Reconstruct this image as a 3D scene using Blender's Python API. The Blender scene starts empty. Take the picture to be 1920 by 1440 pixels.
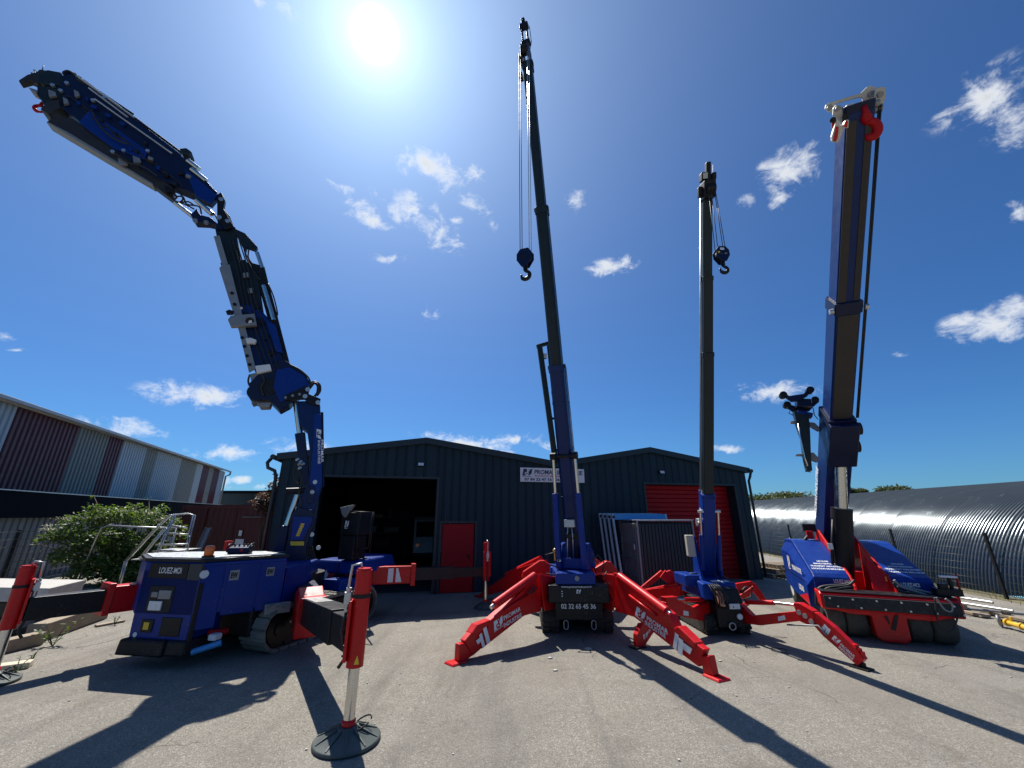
import bpy, bmesh, math, random
from mathutils import Vector, Matrix, Euler
random.seed(7)
V = Vector
SC = bpy.context.scene
COL = SC.collection

# ------------------------------------------------------------------ camera
FPX, TILT, EYE = 750.0, math.radians(18.1), 2.2
cam_data = bpy.data.cameras.new('camera'); cam = bpy.data.objects.new('camera', cam_data); COL.objects.link(cam)
cam.location = (0, 0, EYE); cam.rotation_euler = (math.radians(90) + TILT, 0, 0)
cam_data.sensor_fit = 'HORIZONTAL'; cam_data.sensor_width = 36; cam_data.lens = FPX / 1920 * 36
cam_data.clip_start = 0.05; cam_data.clip_end = 3000
SC.camera = cam

# helpers that turn surveyed sight lines (1920x1440) into points of the yard
CT, ST = math.cos(TILT), math.sin(TILT)
def ray(px, py):
    u = (px - 960) / FPX; v = (720 - py) / FPX
    return V((u, CT - ST * v, ST + CT * v))
def at(px, py, y):
    d = ray(px, py); return V((0, 0, EYE)) + d * (y / d.y)
def gr(px, py, z=0.0):
    d = ray(px, py); return V((0, 0, EYE)) + d * ((z - EYE) / d.z)
def onp(px, py, p0, t):
    """point of a sight line on the vertical plane through p0 that runs along t"""
    n = V((-t[1], t[0], 0)); d = ray(px, py)
    k = (p0[0] * n.x + p0[1] * n.y) / (d.x * n.x + d.y * n.y)
    return V((0, 0, EYE)) + d * k

# ------------------------------------------------------------------ sun, sky, exposure
SUN = ray(703, 66).normalized()
SUN_EL = math.asin(SUN.z); SUN_AZ = math.atan2(SUN.x, SUN.y)
sd = bpy.data.lights.new('sun', 'SUN'); sd.energy = 5.0; sd.angle = math.radians(0.53); sd.color = (1.0, 0.95, 0.87)
so = bpy.data.objects.new('sun', sd); COL.objects.link(so); so.rotation_euler = SUN.to_track_quat('Z', 'Y').to_euler(); so.location = SUN * 60

world = bpy.data.worlds.new('World'); SC.world = world; world.use_nodes = True
wt = world.node_tree; wt.nodes.clear()
def wn(t, **k):
    n = wt.nodes.new(t)
    for a, b in k.items(): setattr(n, a, b)
    return n
def wl(a, b): wt.links.new(a, b)
def wmath(op, a, b=None, c=None, clamp=False):
    n = wn('ShaderNodeMath', operation=op, use_clamp=clamp)
    for i, x in enumerate((a, b, c)):
        if x is None: continue
        if isinstance(x, (int, float)): n.inputs[i].default_value = x
        else: wl(x, n.inputs[i])
    return n.outputs[0]
sky = wn('ShaderNodeTexSky', sky_type='NISHITA', sun_disc=False)
sky.sun_elevation = SUN_EL; sky.sun_rotation = SUN_AZ; sky.altitude = 100; sky.air_density = 1.0; sky.dust_density = 0.25; sky.ozone_density = 2.0
tc = wn('ShaderNodeTexCoord'); DIR = tc.outputs['Generated']
hs = wn('ShaderNodeVectorMath', operation='MULTIPLY'); wl(sky.outputs[0], hs.inputs[0]); hs.inputs[1].default_value = (.30, .68, 1.13)   # deep polarised blue
# the disc of the sun and the aureole around it
dt = wn('ShaderNodeVectorMath', operation='DOT_PRODUCT'); wl(DIR, dt.inputs[0]); dt.inputs[1].default_value = SUN
ang = wmath('ARCCOSINE', wmath('MINIMUM', dt.outputs['Value'], 1.0))
disc = wn('ShaderNodeMapRange', interpolation_type='SMOOTHSTEP'); wl(ang, disc.inputs[0])
disc.inputs[1].default_value = math.radians(2.7); disc.inputs[2].default_value = math.radians(.5); disc.inputs[3].default_value = 0; disc.inputs[4].default_value = 30
g1 = wmath('MULTIPLY', wmath('EXPONENT', wmath('MULTIPLY', ang, -1 / math.radians(2.8))), 11.0)
g2 = wmath('MULTIPLY', wmath('EXPONENT', wmath('MULTIPLY', ang, -1 / math.radians(16.0))), 11.0)
glow = wmath('ADD', wmath('ADD', g1, g2), disc.outputs[0])
gc = wn('ShaderNodeMix', data_type='RGBA', blend_type='ADD'); gc.inputs[0].default_value = 1.0
gcol = wn('ShaderNodeVectorMath', operation='SCALE'); gcol.inputs[0].default_value = (0.72, 0.86, 1.0); wl(glow, gcol.inputs['Scale'])
wl(hs.outputs[0], gc.inputs[6]); wl(gcol.outputs[0], gc.inputs[7])
# fair weather clouds: each one a patch of sky broken up by noise
CLOUDS = [(755, 297, 20, 14, 0, .8), (795, 306, 56, 34, -10, 1.0), (843, 340, 46, 28, -40, .95), (880, 374, 44, 24, -30, .95), (886, 330, 30, 24, -45, .7), (922, 421, 15, 14, -45, .8), (855, 412, 14, 9, 0, .7),
          (757, 386, 62, 34, -15, 1.0), (803, 425, 74, 32, -30, 1.0), (848, 450, 34, 18, -10, .95), (641, 350, 38, 18, -20, .75), (664, 385, 44, 24, -15, .8), (703, 416, 36, 16, -20, .85),
          (385, 741, 104, 28, -4, 1.05), (330, 735, 60, 18, 6, .8), (218, 806, 88, 26, -8, 1.05), (436, 849, 76, 16, -2, 1.0), (562, 838, 78, 20, 2, 1.0),
          (872, 836, 112, 22, -5, 1.05), (965, 824, 58, 13, 3, .9), (1042, 832, 34, 12, 0, .8), (1478, 322, 62, 50, 30, 1.0), (1505, 290, 36, 30, 40, .95), (1463, 372, 24, 26, 60, .9),
          (1396, 374, 26, 22, 30, .5), (1080, 376, 22, 26, 40, .55), (1143, 502, 46, 18, 6, .85), (1178, 490, 26, 14, 20, .7), (797, 594, 32, 22, 30, .6),
          (1443, 735, 92, 20, 2, 1.05), (1862, 175, 120, 58, 34, 1.05), (1900, 225, 60, 60, 50, 1.0), (1855, 610, 105, 36, 12, 1.05), (1895, 585, 50, 32, 20, 1.0), (1908, 396, 30, 28, 40, .9),
          (1352, 842, 42, 9, 0, .9), (535, 15, 34, 22, -40, .75), (490, 8, 18, 12, -30, .5), (10, 631, 34, 9, 0, .8), (730, 484, 38, 12, 0, .5),
          (455, 900, 24, 8, 0, .9), (492, 913, 18, 7, 0, .9), (540, 902, 40, 10, 10, .8), (415, 908, 20, 16, 40, .9), (1690, 665, 18, 7, 0, .45), (1800, 782, 24, 7, 0, .45), (30, 657, 26, 5, 0, .7), (930, 850, 60, 12, 0, .9)]
cover = None
for (cx, cy, w, h, tilt, dens) in CLOUDS:
    c = ray(cx, cy).normalized()
    e1 = (ray(cx + w, cy).normalized() - c); e2 = (ray(cx, cy - h).normalized() - c)
    sw, sh = e1.length * 1.3, e2.length * 1.3
    ex = (e1 - c * e1.dot(c)).normalized(); ez = ex.cross(c).normalized()
    if ez.dot(e2) < 0: ez = -ez
    a = math.radians(tilt)
    x2 = ex * math.cos(a) + ez * math.sin(a); z2 = ez * math.cos(a) - ex * math.sin(a); y2 = z2.cross(x2)
    R = Matrix((x2, y2, z2)).transposed()
    mp = wn('ShaderNodeMapping', vector_type='TEXTURE'); wl(DIR, mp.inputs[0])
    mp.inputs[1].default_value = c; mp.inputs[2].default_value = R.to_euler(); mp.inputs[3].default_value = (sw, 0.8, sh)
    ln = wn('ShaderNodeVectorMath', operation='LENGTH'); wl(mp.outputs[0], ln.inputs[0])
    d = wmath('MULTIPLY', wmath('SUBTRACT', 1.0, ln.outputs['Value'], clamp=True), dens)
    cover = d if cover is None else wmath('MAXIMUM', cover, d)
wv = wn('ShaderNodeMapping'); wl(DIR, wv.inputs[0]); wv.inputs[3].default_value = (1.0, 1.0, 1.5)
no1 = wn('ShaderNodeTexNoise'); wl(wv.outputs[0], no1.inputs['Vector']); no1.inputs['Scale'].default_value = 17; no1.inputs['Detail'].default_value = 8; no1.inputs['Roughness'].default_value = .66; no1.inputs['Distortion'].default_value = .5
no2 = wn('ShaderNodeTexNoise'); wl(wv.outputs[0], no2.inputs['Vector']); no2.inputs['Scale'].default_value = 60; no2.inputs['Detail'].default_value = 5; no2.inputs['Roughness'].default_value = .6; no2.inputs['Distortion'].default_value = .8
nz = wmath('ADD', wmath('MULTIPLY', no1.outputs[0], .8), wmath('MULTIPLY', no2.outputs[0], .2))
den = wmath('ADD', cover, wmath('MULTIPLY', wmath('SUBTRACT', nz, 0.5), 3.9))
al = wn('ShaderNodeMapRange', interpolation_type='SMOOTHSTEP'); wl(den, al.inputs[0]); al.inputs[1].default_value = .2; al.inputs[2].default_value = 1.3
gate = wn('ShaderNodeMapRange', interpolation_type='SMOOTHSTEP'); wl(cover, gate.inputs[0]); gate.inputs[1].default_value = 0.0; gate.inputs[2].default_value = .3
alpha = wmath('MULTIPLY', al.outputs[0], gate.outputs[0])
# thick middles of the clouds are a little greyer than their lit rims
thick = wn('ShaderNodeMapRange'); wl(den, thick.inputs[0]); thick.inputs[1].default_value = .6; thick.inputs[2].default_value = 1.5; thick.inputs[3].default_value = 1.0; thick.inputs[4].default_value = .74
ccol = wn('ShaderNodeVectorMath', operation='SCALE'); ccol.inputs[0].default_value = (11.5, 12.0, 12.6); wl(thick.outputs[0], ccol.inputs['Scale'])
cm = wn('ShaderNodeMix', data_type='RGBA'); wl(wmath('MULTIPLY', alpha, .94), cm.inputs[0]); wl(gc.outputs[2], cm.inputs[6]); wl(ccol.outputs[0], cm.inputs[7])
bg = wn('ShaderNodeBackground'); bg.inputs[1].default_value = 0.06; wl(cm.outputs[2], bg.inputs[0])
wo = wn('ShaderNodeOutputWorld'); wl(bg.outputs[0], wo.inputs[0])

world.cycles.sampling_method = 'MANUAL'; world.cycles.sample_map_resolution = 256
SC.view_settings.view_transform = 'Standard'; SC.view_settings.look = 'None'
SC.view_settings.exposure = 0.5; SC.view_settings.gamma = 1.0; SC.view_settings.use_curve_mapping = False

# ------------------------------------------------------------------ materials
MATS = {}
def mat(name, col, rough=.5, metal=0.0, coat=0.0, var=.12, scale=6.0, bump=0.0, bscale=60.0, dirt=0.0, dcol=(.16, .14, .12), spec=.5, chips=0.0):
    if name in MATS: return MATS[name]
    m = bpy.data.materials.new(name); m.use_nodes = True; nt = m.node_tree; b = nt.nodes['Principled BSDF']
    def N(t, **k):
        n = nt.nodes.new(t)
        for a, q in k.items(): setattr(n, a, q)
        return n
    L = nt.links.new
    t = N('ShaderNodeTexCoord')
    n1 = N('ShaderNodeTexNoise'); n1.inputs['Scale'].default_value = scale; n1.inputs['Detail'].default_value = 6; n1.inputs['Roughness'].default_value = .6; L(t.outputs['Object'], n1.inputs['Vector'])
    oi = N('ShaderNodeObjectInfo'); ad = N('ShaderNodeMath', operation='MULTIPLY_ADD'); L(oi.outputs['Random'], ad.inputs[0]); ad.inputs[1].default_value = .3; L(n1.outputs[0], ad.inputs[2])
    mr = N('ShaderNodeMapRange'); L(ad.outputs[0], mr.inputs[0]); mr.inputs[1].default_value = .35; mr.inputs[2].default_value = .95; mr.inputs[3].default_value = 1 - var; mr.inputs[4].default_value = 1 + var
    sc = N('ShaderNodeVectorMath', operation='SCALE'); sc.inputs[0].default_value = col[:3]; L(mr.outputs[0], sc.inputs['Scale'])
    colout = sc.outputs[0]
    if dirt:
        n2 = N('ShaderNodeTexNoise'); n2.inputs['Scale'].default_value = scale * 2.3; n2.inputs['Detail'].default_value = 9; n2.inputs['Roughness'].default_value = .72; L(t.outputs['Object'], n2.inputs['Vector'])
        dr = N('ShaderNodeMapRange'); L(n2.outputs[0], dr.inputs[0]); dr.inputs[1].default_value = .48; dr.inputs[2].default_value = .72; dr.inputs[3].default_value = 0; dr.inputs[4].default_value = dirt
        mx = N('ShaderNodeMix', data_type='RGBA'); L(dr.outputs[0], mx.inputs[0]); L(colout, mx.inputs[6]); mx.inputs[7].default_value = (*dcol, 1); colout = mx.outputs[2]
    if chips:
        n4 = N('ShaderNodeTexNoise'); n4.inputs['Scale'].default_value = 26; n4.inputs['Detail'].default_value = 7; n4.inputs['Roughness'].default_value = .7; L(t.outputs['Object'], n4.inputs['Vector'])
        n5 = N('ShaderNodeTexNoise'); n5.inputs['Scale'].default_value = 1.7; n5.inputs['Detail'].default_value = 4; L(t.outputs['Object'], n5.inputs['Vector'])
        sm_ = N('ShaderNodeMath', operation='MULTIPLY_ADD'); L(n5.outputs[0], sm_.inputs[0]); sm_.inputs[1].default_value = .35; L(n4.outputs[0], sm_.inputs[2])
        cr_ = N('ShaderNodeMapRange'); L(sm_.outputs[0], cr_.inputs[0]); cr_.inputs[1].default_value = .80; cr_.inputs[2].default_value = .88; cr_.inputs[3].default_value = 0; cr_.inputs[4].default_value = chips
        mc = N('ShaderNodeMix', data_type='RGBA'); L(cr_.outputs[0], mc.inputs[0]); L(colout, mc.inputs[6]); mc.inputs[7].default_value = (.2, .19, .18, 1); colout = mc.outputs[2]
    L(colout, b.inputs['Base Color'])
    rr = N('ShaderNodeMapRange'); L(n1.outputs[0], rr.inputs[0]); rr.inputs[1].default_value = .3; rr.inputs[2].default_value = .7; rr.inputs[3].default_value = max(.03, rough - .08); rr.inputs[4].default_value = min(1, rough + .1); L(rr.outputs[0], b.inputs['Roughness'])
    b.inputs['Metallic'].default_value = metal; b.inputs['Coat Weight'].default_value = coat; b.inputs['Coat Roughness'].default_value = .08; b.inputs['Specular IOR Level'].default_value = spec
    if bump:
        n3 = N('ShaderNodeTexNoise'); n3.inputs['Scale'].default_value = bscale; n3.inputs['Detail'].default_value = 5; L(t.outputs['Object'], n3.inputs['Vector'])
        bp = N('ShaderNodeBump'); bp.inputs['Strength'].default_value = bump; bp.inputs['Distance'].default_value = .01; L(n3.outputs[0], bp.inputs['Height']); L(bp.outputs[0], b.inputs['Normal'])
    MATS[name] = m
    return m

BLUE = mat('blue_paint', (.002, .030, .215), .4, coat=.08, var=.12, dirt=.22, dcol=(.02, .034, .11), spec=.2, chips=.5)
BOOMBLUE = mat('dark_blue_boom_paint', (.003, .019, .10), .4, coat=.06, var=.15, dirt=.12, dcol=(.012, .02, .06), spec=.25)
NAVY = mat('navy_paint', (.004, .010, .045), .42, coat=.05, var=.15, dirt=.12, dcol=(.02, .022, .035), spec=.28)
DARKBOOM = mat('dark_boom_paint', (.012, .022, .027), .42, coat=.0, var=.25, dirt=.2, dcol=(.03, .036, .036), spec=.28)
RED = mat('red_paint', (.56, .007, .009), .38, coat=.12, var=.14, dirt=.3, dcol=(.2, .02, .018), spec=.25, chips=.55)
BLACK = mat('black_paint', (.009, .009, .011), .45, coat=.0, var=.25, dirt=.25, dcol=(.035, .033, .03), spec=.28, chips=.4)
RUBBER = mat('black_rubber', (.022, .021, .020), .8, var=.25, dirt=.35, dcol=(.11, .1, .088), bump=.3, bscale=40)
TYRE = mat('dusty_tyre_rubber', (.06, .057, .046), .82, var=.2, dirt=.5, dcol=(.10, .095, .072), bump=.35, bscale=50)
HOSE = mat('hose_rubber', (.016, .016, .016), .55, var=.2)
CHROME = mat('chrome', (.62, .62, .6), .22, metal=1.0, var=.05)
STEEL = mat('galvanised_steel', (.52, .53, .53), .42, metal=.85, var=.15, scale=12)
GREYST = mat('grey_steel', (.26, .265, .27), .5, metal=.4, var=.15, dirt=.2)
OLIVE = mat('worn_boom_steel', (.03, .026, .024), .5, metal=.2, var=.25, scale=4, dirt=.25, dcol=(.075, .06, .05))
SHOE = mat('worn_track_steel', (.19, .18, .155), .68, metal=.1, var=.25, scale=9, dirt=.5, dcol=(.2, .19, .16), bump=.3)
WHITE = mat('white_vinyl', (.78, .78, .77), .45, var=.04)
WHITEPAINT = mat('white_paint', (.72, .73, .72), .4, coat=.2, var=.08, dirt=.15, dcol=(.4, .38, .34))
YELLOW = mat('yellow_sticker', (.75, .5, .03), .45, var=.06)
YELLOWP = mat('yellow_paint', (.72, .42, .02), .4, coat=.3, var=.1, dirt=.2)
ORANGE = mat('amber_lens', (.85, .16, .01), .25, coat=.5, var=.05)
SKYBLUE = mat('light_blue_paint', (.06, .3, .62), .35, coat=.4, var=.1)
CHEQ = mat('chequer_plate', (.3, .31, .31), .4, metal=.8, var=.12, scale=14, bump=.5, bscale=90)
TIMBER = mat('weathered_timber', (.30, .24, .17), .8, var=.3, scale=5, dirt=.3, dcol=(.2, .18, .15), bump=.4, bscale=30)
PALETIMBER = mat('pale_sawn_timber', (.52, .45, .33), .75, var=.18, scale=5, bump=.3, bscale=30)
CONCRETE = mat('concrete', (.46, .44, .40), .9, var=.15, scale=5, bump=.4, bscale=60, dirt=.3, dcol=(.28, .26, .23))
CLAD = mat('dark_green_cladding', (.015, .034, .046), .5, coat=.0, var=.2, scale=3, dirt=.2, dcol=(.022, .036, .042), spec=.22)
CLADTRIM = mat('dark_trim', (.012, .024, .03), .45, var=.12)
REDDOOR = mat('red_door_paint', (.38, .005, .010), .5, coat=.0, var=.08, dirt=.1, dcol=(.2, .01, .012), spec=.22)
OXRED = mat('oxide_red_cladding', (.10, .018, .026), .5, var=.15, dirt=.2, dcol=(.08, .03, .03))
PALECLAD = mat('pale_grey_cladding', (.42, .47, .5), .45, var=.1, dirt=.15, dcol=(.3, .3, .28))
OLIVECLAD = mat('weathered_grey_cladding', (.25, .26, .235), .6, var=.18, dirt=.35, dcol=(.16, .17, .13))
GREYWALL = mat('grey_wall_sheet', (.13, .15, .17), .55, var=.15, dirt=.2)
CONTRED = mat('container_red', (.105, .026, .024), .6, var=.2, dirt=.3, dcol=(.08, .03, .025), bump=.2)
ROOFDARK = mat('dark_roof_sheet', (.009, .013, .019), .95, var=.15, spec=.03)
QUON = mat('arched_sheet_steel', (.075, .093, .106), .22, metal=.5, var=.04, scale=1.5)
GLASSM = mat('dark_glass', (.02, .03, .035), .06, coat=.8, var=.05, spec=.8)
CARPAINT = mat('teal_car_paint', (.05, .17, .18), .25, metal=.3, coat=.8, var=.05)
BARK = mat('bark', (.09, .065, .045), .9, var=.3, bump=.6, bscale=30)
def leafmat(name, col, tr=.35):
    m = mat(name, col, .5, var=.45, scale=2.2)
    nt = m.node_tree; b = nt.nodes['Principled BSDF']; out = nt.nodes['Material Output']
    t = nt.nodes.new('ShaderNodeBsdfTranslucent'); t.inputs[0].default_value = (col[0] * 2.2, col[1] * 2.0, col[2] * .8, 1)
    mx = nt.nodes.new('ShaderNodeMixShader'); mx.inputs[0].default_value = tr
    nt.links.new(b.outputs[0], mx.inputs[1]); nt.links.new(t.outputs[0], mx.inputs[2]); nt.links.new(mx.outputs[0], out.inputs[0])
    return m
LEAF = leafmat('elder_leaf', (.065, .115, .028), .38)
PLUM = leafmat('plum_leaf', (.075, .04, .035), .25)
FARLEAF = leafmat('far_tree_leaf', (.06, .085, .028), .2)
GRASSM = leafmat('grass_blade', (.11, .13, .04), .3)
FLOWER = mat('cream_flower', (.7, .68, .5), .7, var=.1)

# the yard surface
def asphalt():
    m = bpy.data.materials.new('bleached_asphalt'); m.use_nodes = True; nt = m.node_tree; b = nt.nodes['Principled BSDF']; L = nt.links.new
    def N(t, **k):
        n = nt.nodes.new(t)
        for a, q in k.items(): setattr(n, a, q)
        return n
    def noise(s, d=6, r=.6, dist=0):
        n = N('ShaderNodeTexNoise'); n.inputs['Scale'].default_value = s; n.inputs['Detail'].default_value = d; n.inputs['Roughness'].default_value = r; n.inputs['Distortion'].default_value = dist
        L(t.outputs['Object'], n.inputs['Vector']); return n.outputs[0]
    def ramp(x, a, b2, lo, hi):
        q = N('ShaderNodeMapRange'); L(x, q.inputs[0]); q.inputs[1].default_value = a; q.inputs[2].default_value = b2; q.inputs[3].default_value = lo; q.inputs[4].default_value = hi; return q.outputs[0]
    def mix(f, a, b2):
        q = N('ShaderNodeMix', data_type='RGBA')
        if isinstance(f, float): q.inputs[0].default_value = f
        else: L(f, q.inputs[0])
        for i, x in ((6, a), (7, b2)):
            if isinstance(x, tuple): q.inputs[i].default_value = (*x, 1)
            else: L(x, q.inputs[i])
        return q.outputs[2]
    t = N('ShaderNodeTexCoord')
    v = N('ShaderNodeTexVoronoi'); v.inputs['Scale'].default_value = 130; L(t.outputs['Object'], v.inputs['Vector'])
    v2 = N('ShaderNodeTexVoronoi'); v2.inputs['Scale'].default_value = 75; L(t.outputs['Object'], v2.inputs['Vector'])
    sep = N('ShaderNodeSeparateColor'); L(v.outputs['Color'], sep.inputs[0])
    sep2 = N('ShaderNodeSeparateColor'); L(v2.outputs['Color'], sep2.inputs[0])
    c = mix(ramp(sep.outputs[0], .15, 1, 0, 1), (.19, .173, .142), (.385, .355, .296))
    c = mix(ramp(sep2.outputs[1], .88, .95, 0, .6), c, (.52, .5, .46))
    c = mix(ramp(sep2.outputs[2], .88, .95, 0, .35), c, (.09, .083, .075))
    c = mix(ramp(noise(.55, 5, .6, .4), .42, .7, 0, .5), c, (.175, .160, .138))
    c = mix(ramp(noise(.23, 6, .65, 1.0), .55, .72, 0, .55), c, (.30, .25, .19))
    c = mix(ramp(noise(1.7, 8, .7, .6), .56, .72, 0, .55), c, (.17, .13, .09))
    c = mix(ramp(noise(2.6, 9, .72, 1.4), .63, .73, 0, .65), c, (.07, .066, .062))
    mpx = N('ShaderNodeMapping'); L(t.outputs['Object'], mpx.inputs[0]); mpx.inputs[2].default_value = (0, 0, .35); mpx.inputs[3].default_value = (1.6, .16, 1)
    lane = N('ShaderNodeTexNoise'); lane.inputs['Scale'].default_value = 1.1; lane.inputs['Detail'].default_value = 7; lane.inputs['Roughness'].default_value = .6; L(mpx.outputs[0], lane.inputs['Vector'])
    c = mix(ramp(lane.outputs[0], .5, .66, 0, .5), c, (.135, .125, .112))
    c = mix(ramp(noise(.8, 3, .5, .2), .6, .68, 0, .22), c, (.34, .32, .285))
    wob = N('ShaderNodeTexNoise'); wob.inputs['Scale'].default_value = 1.3; wob.inputs['Detail'].default_value = 6; L(t.outputs['Object'], wob.inputs['Vector'])
    wv2 = N('ShaderNodeVectorMath', operation='MULTIPLY_ADD'); L(wob.outputs['Color'], wv2.inputs[0]); wv2.inputs[1].default_value = (.9, .9, 0); L(t.outputs['Object'], wv2.inputs[2])
    ck = N('ShaderNodeTexVoronoi', feature='DISTANCE_TO_EDGE'); ck.inputs['Scale'].default_value = .33; L(wv2.outputs[0], ck.inputs['Vector'])
    cr = N('ShaderNodeMath', operation='MULTIPLY'); L(ramp(ck.outputs['Distance'], .0, .0045, .75, 0), cr.inputs[0]); L(ramp(noise(.7, 3), .5, .6, 0, 1), cr.inputs[1])
    c = mix(cr.outputs[0], c, (.05, .046, .04))
    L(c, b.inputs['Base Color'])
    b.inputs['Roughness'].default_value = .82; b.inputs['Specular IOR Level'].default_value = .35
    hsum = N('ShaderNodeMath', operation='ADD'); L(v.outputs['Distance'], hsum.inputs[0]); L(noise(180, 3), hsum.inputs[1])
    bp = N('ShaderNodeBump'); bp.inputs['Strength'].default_value = .8; bp.inputs['Distance'].default_value = .012; L(hsum.outputs[0], bp.inputs['Height'])
    bp2 = N('ShaderNodeBump'); bp2.inputs['Strength'].default_value = .4; bp2.inputs['Distance'].default_value = .06; L(noise(2.2, 4), bp2.inputs['Height']); L(bp.outputs[0], bp2.inputs['Normal'])
    L(bp2.outputs[0], b.inputs['Normal'])
    return m
ASPHALT = asphalt()
EARTH = mat('dry_grass_earth', (.11, .095, .05), .95, var=.4, scale=1.5, bump=.8, bscale=12)

# ------------------------------------------------------------------ mesh building
WLOC = {}
class Fr:
    def __init__(s, o, x, y, z): s.o, s.x, s.y, s.z = V(o), V(x), V(y), V(z)
    def __call__(s, a, b, c): return s.o + s.x * a + s.y * b + s.z * c
WORLD = Fr((0, 0, 0), (1, 0, 0), (0, 1, 0), (0, 0, 1))
class MB:
    def __init__(s): s.v, s.f, s.sm = [], [], []
    def add(s, vs, fs, smooth=False):
        k = len(s.v); s.v += [V(p) for p in vs]
        for f in fs: s.f.append([i + k for i in f]); s.sm.append(smooth)
        return s
    def hexa(s, p):
        return s.add(p, [(0, 1, 2, 3), (7, 6, 5, 4), (0, 4, 5, 1), (1, 5, 6, 2), (2, 6, 7, 3), (3, 7, 4, 0)])
    def box(s, f, x0, x1, y0, y1, z0, z1):
        return s.hexa([f(x0, y0, z0), f(x1, y0, z0), f(x1, y1, z0), f(x0, y1, z0), f(x0, y0, z1), f(x1, y0, z1), f(x1, y1, z1), f(x0, y1, z1)])
    def slab(s, pts, ext, centre=True):
        ext = V(ext); n = len(pts); o = ext * (-.5 if centre else 0)
        a = [V(p) + o for p in pts]; b = [p + ext for p in a]
        return s.add(a + b, [list(range(n))[::-1], list(range(n, 2 * n))] + [(i, (i + 1) % n, n + (i + 1) % n, n + i) for i in range(n)])
    def prof(s, f, pts, x0, x1):
        """profile in the (y, z) plane of frame f, swept from x0 to x1"""
        return s.slab([f(x0, a, b) for a, b in pts], f.x * (x1 - x0), False)
    def cyl(s, p0, p1, r0, r1=None, n=16, caps=True):
        p0, p1 = V(p0), V(p1); r1 = r0 if r1 is None else r1; d = (p1 - p0).normalized()
        u = d.orthogonal().normalized(); w = d.cross(u); vs = []
        for p, r in ((p0, r0), (p1, r1)):
            for i in range(n):
                a = 2 * math.pi * i / n; vs.append(p + u * (r * math.cos(a)) + w * (r * math.sin(a)))
        k = len(s.v); s.v += vs; kc_ = len(s.v); s.v += vs if caps else []
        for i in range(n): s.f.append([k + i, k + (i + 1) % n, k + n + (i + 1) % n, k + n + i]); s.sm.append(True)
        if caps:
            s.f.append([kc_ + i for i in range(n)][::-1]); s.sm.append(False); s.f.append([kc_ + n + i for i in range(n)]); s.sm.append(False)
        return s
    def tube(s, pts, r, n=8):
        pts = [V(p) for p in pts]; rs = r if isinstance(r, (list, tuple)) else [r] * len(pts)
        u = None; k = len(s.v); m = len(pts)
        for i, p in enumerate(pts):
            d = (pts[min(i + 1, m - 1)] - pts[max(i - 1, 0)]).normalized()
            u = d.orthogonal().normalized() if u is None else (u - d * u.dot(d)).normalized()
            w = d.cross(u)
            for j in range(n):
                a = 2 * math.pi * j / n; s.v.append(p + u * (rs[i] * math.cos(a)) + w * (rs[i] * math.sin(a)))
        for i in range(m - 1):
            for j in range(n):
                s.f.append([k + i * n + j, k + i * n + (j + 1) % n, k + (i + 1) * n + (j + 1) % n, k + (i + 1) * n + j]); s.sm.append(True)
        s.f.append([k + j for j in range(n)][::-1]); s.sm.append(False); s.f.append([k + (m - 1) * n + j for j in range(n)]); s.sm.append(False)
        return s
    def lathe(s, prof, p, axis, n=24):
        axis = V(axis).normalized(); u = axis.orthogonal().normalized(); w = axis.cross(u); k = len(s.v); m = len(prof)
        for r, z in prof:
            for j in range(n):
                a = 2 * math.pi * j / n; s.v.append(V(p) + axis * z + u * (r * math.cos(a)) + w * (r * math.sin(a)))
        for i in range(m - 1):
            for j in range(n):
                s.f.append([k + i * n + j, k + i * n + (j + 1) % n, k + (i + 1) * n + (j + 1) % n, k + (i + 1) * n + j]); s.sm.append(True)
        s.f.append([k + j for j in range(n)][::-1]); s.sm.append(False); s.f.append([k + (m - 1) * n + j for j in range(n)]); s.sm.append(False)
        return s
    def build(s, name, m, parent=None, bevel=0.0, recalc=True):
        lo = V((min(p.x for p in s.v), min(p.y for p in s.v), min(p.z for p in s.v))); hi = V((max(p.x for p in s.v), max(p.y for p in s.v), max(p.z for p in s.v)))
        c = V(((lo.x + hi.x) / 2, (lo.y + hi.y) / 2, lo.z))
        me = bpy.data.meshes.new(name); me.from_pydata([p - c for p in s.v], [], s.f)
        me.polygons.foreach_set('use_smooth', s.sm)
        if recalc:
            bm = bmesh.new(); bm.from_mesh(me); bmesh.ops.recalc_face_normals(bm, faces=bm.faces); bm.to_mesh(me); bm.free()
        me.materials.append(m)
        o = bpy.data.objects.new(name, me); COL.objects.link(o); place(o, c, parent)
        if bevel:
            b = o.modifiers.new('bevel', 'BEVEL'); b.width = bevel; b.segments = 2; b.limit_method = 'ANGLE'; b.angle_limit = math.radians(40)
        return o
def place(o, c, parent):
    c = V(c)
    if parent is not None: o.parent = parent; o.location = c - WLOC[parent.name]
    else: o.location = c
    WLOC[o.name] = c
def thing(name, label, cat, loc, group=None):
    o = bpy.data.objects.new(name, None); COL.objects.link(o); o.empty_display_size = .2; place(o, loc, None)
    return tag(o, label, cat, group)
def tag(o, label=None, cat=None, group=None, kind=None):
    for k, x in (('label', label), ('category', cat), ('group', group), ('kind', kind)):
        if x: o[k] = x
    return o
def inst(name, me, M, parent):
    """one more piece that shares the mesh me, placed by the rigid matrix M"""
    o = bpy.data.objects.new(name, me); COL.objects.link(o)
    q = M.copy(); c = M.translation.copy()
    if parent is not None: o.parent = parent; q.translation = c - WLOC[parent.name]
    o.matrix_local = q; WLOC[o.name] = c
    return o
def mesh_of(mb, name, m):
    o = mb.build(name, m); me = o.data; off = o.location.copy(); me.transform(Matrix.Translation(off)); bpy.data.objects.remove(o); return me
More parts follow.
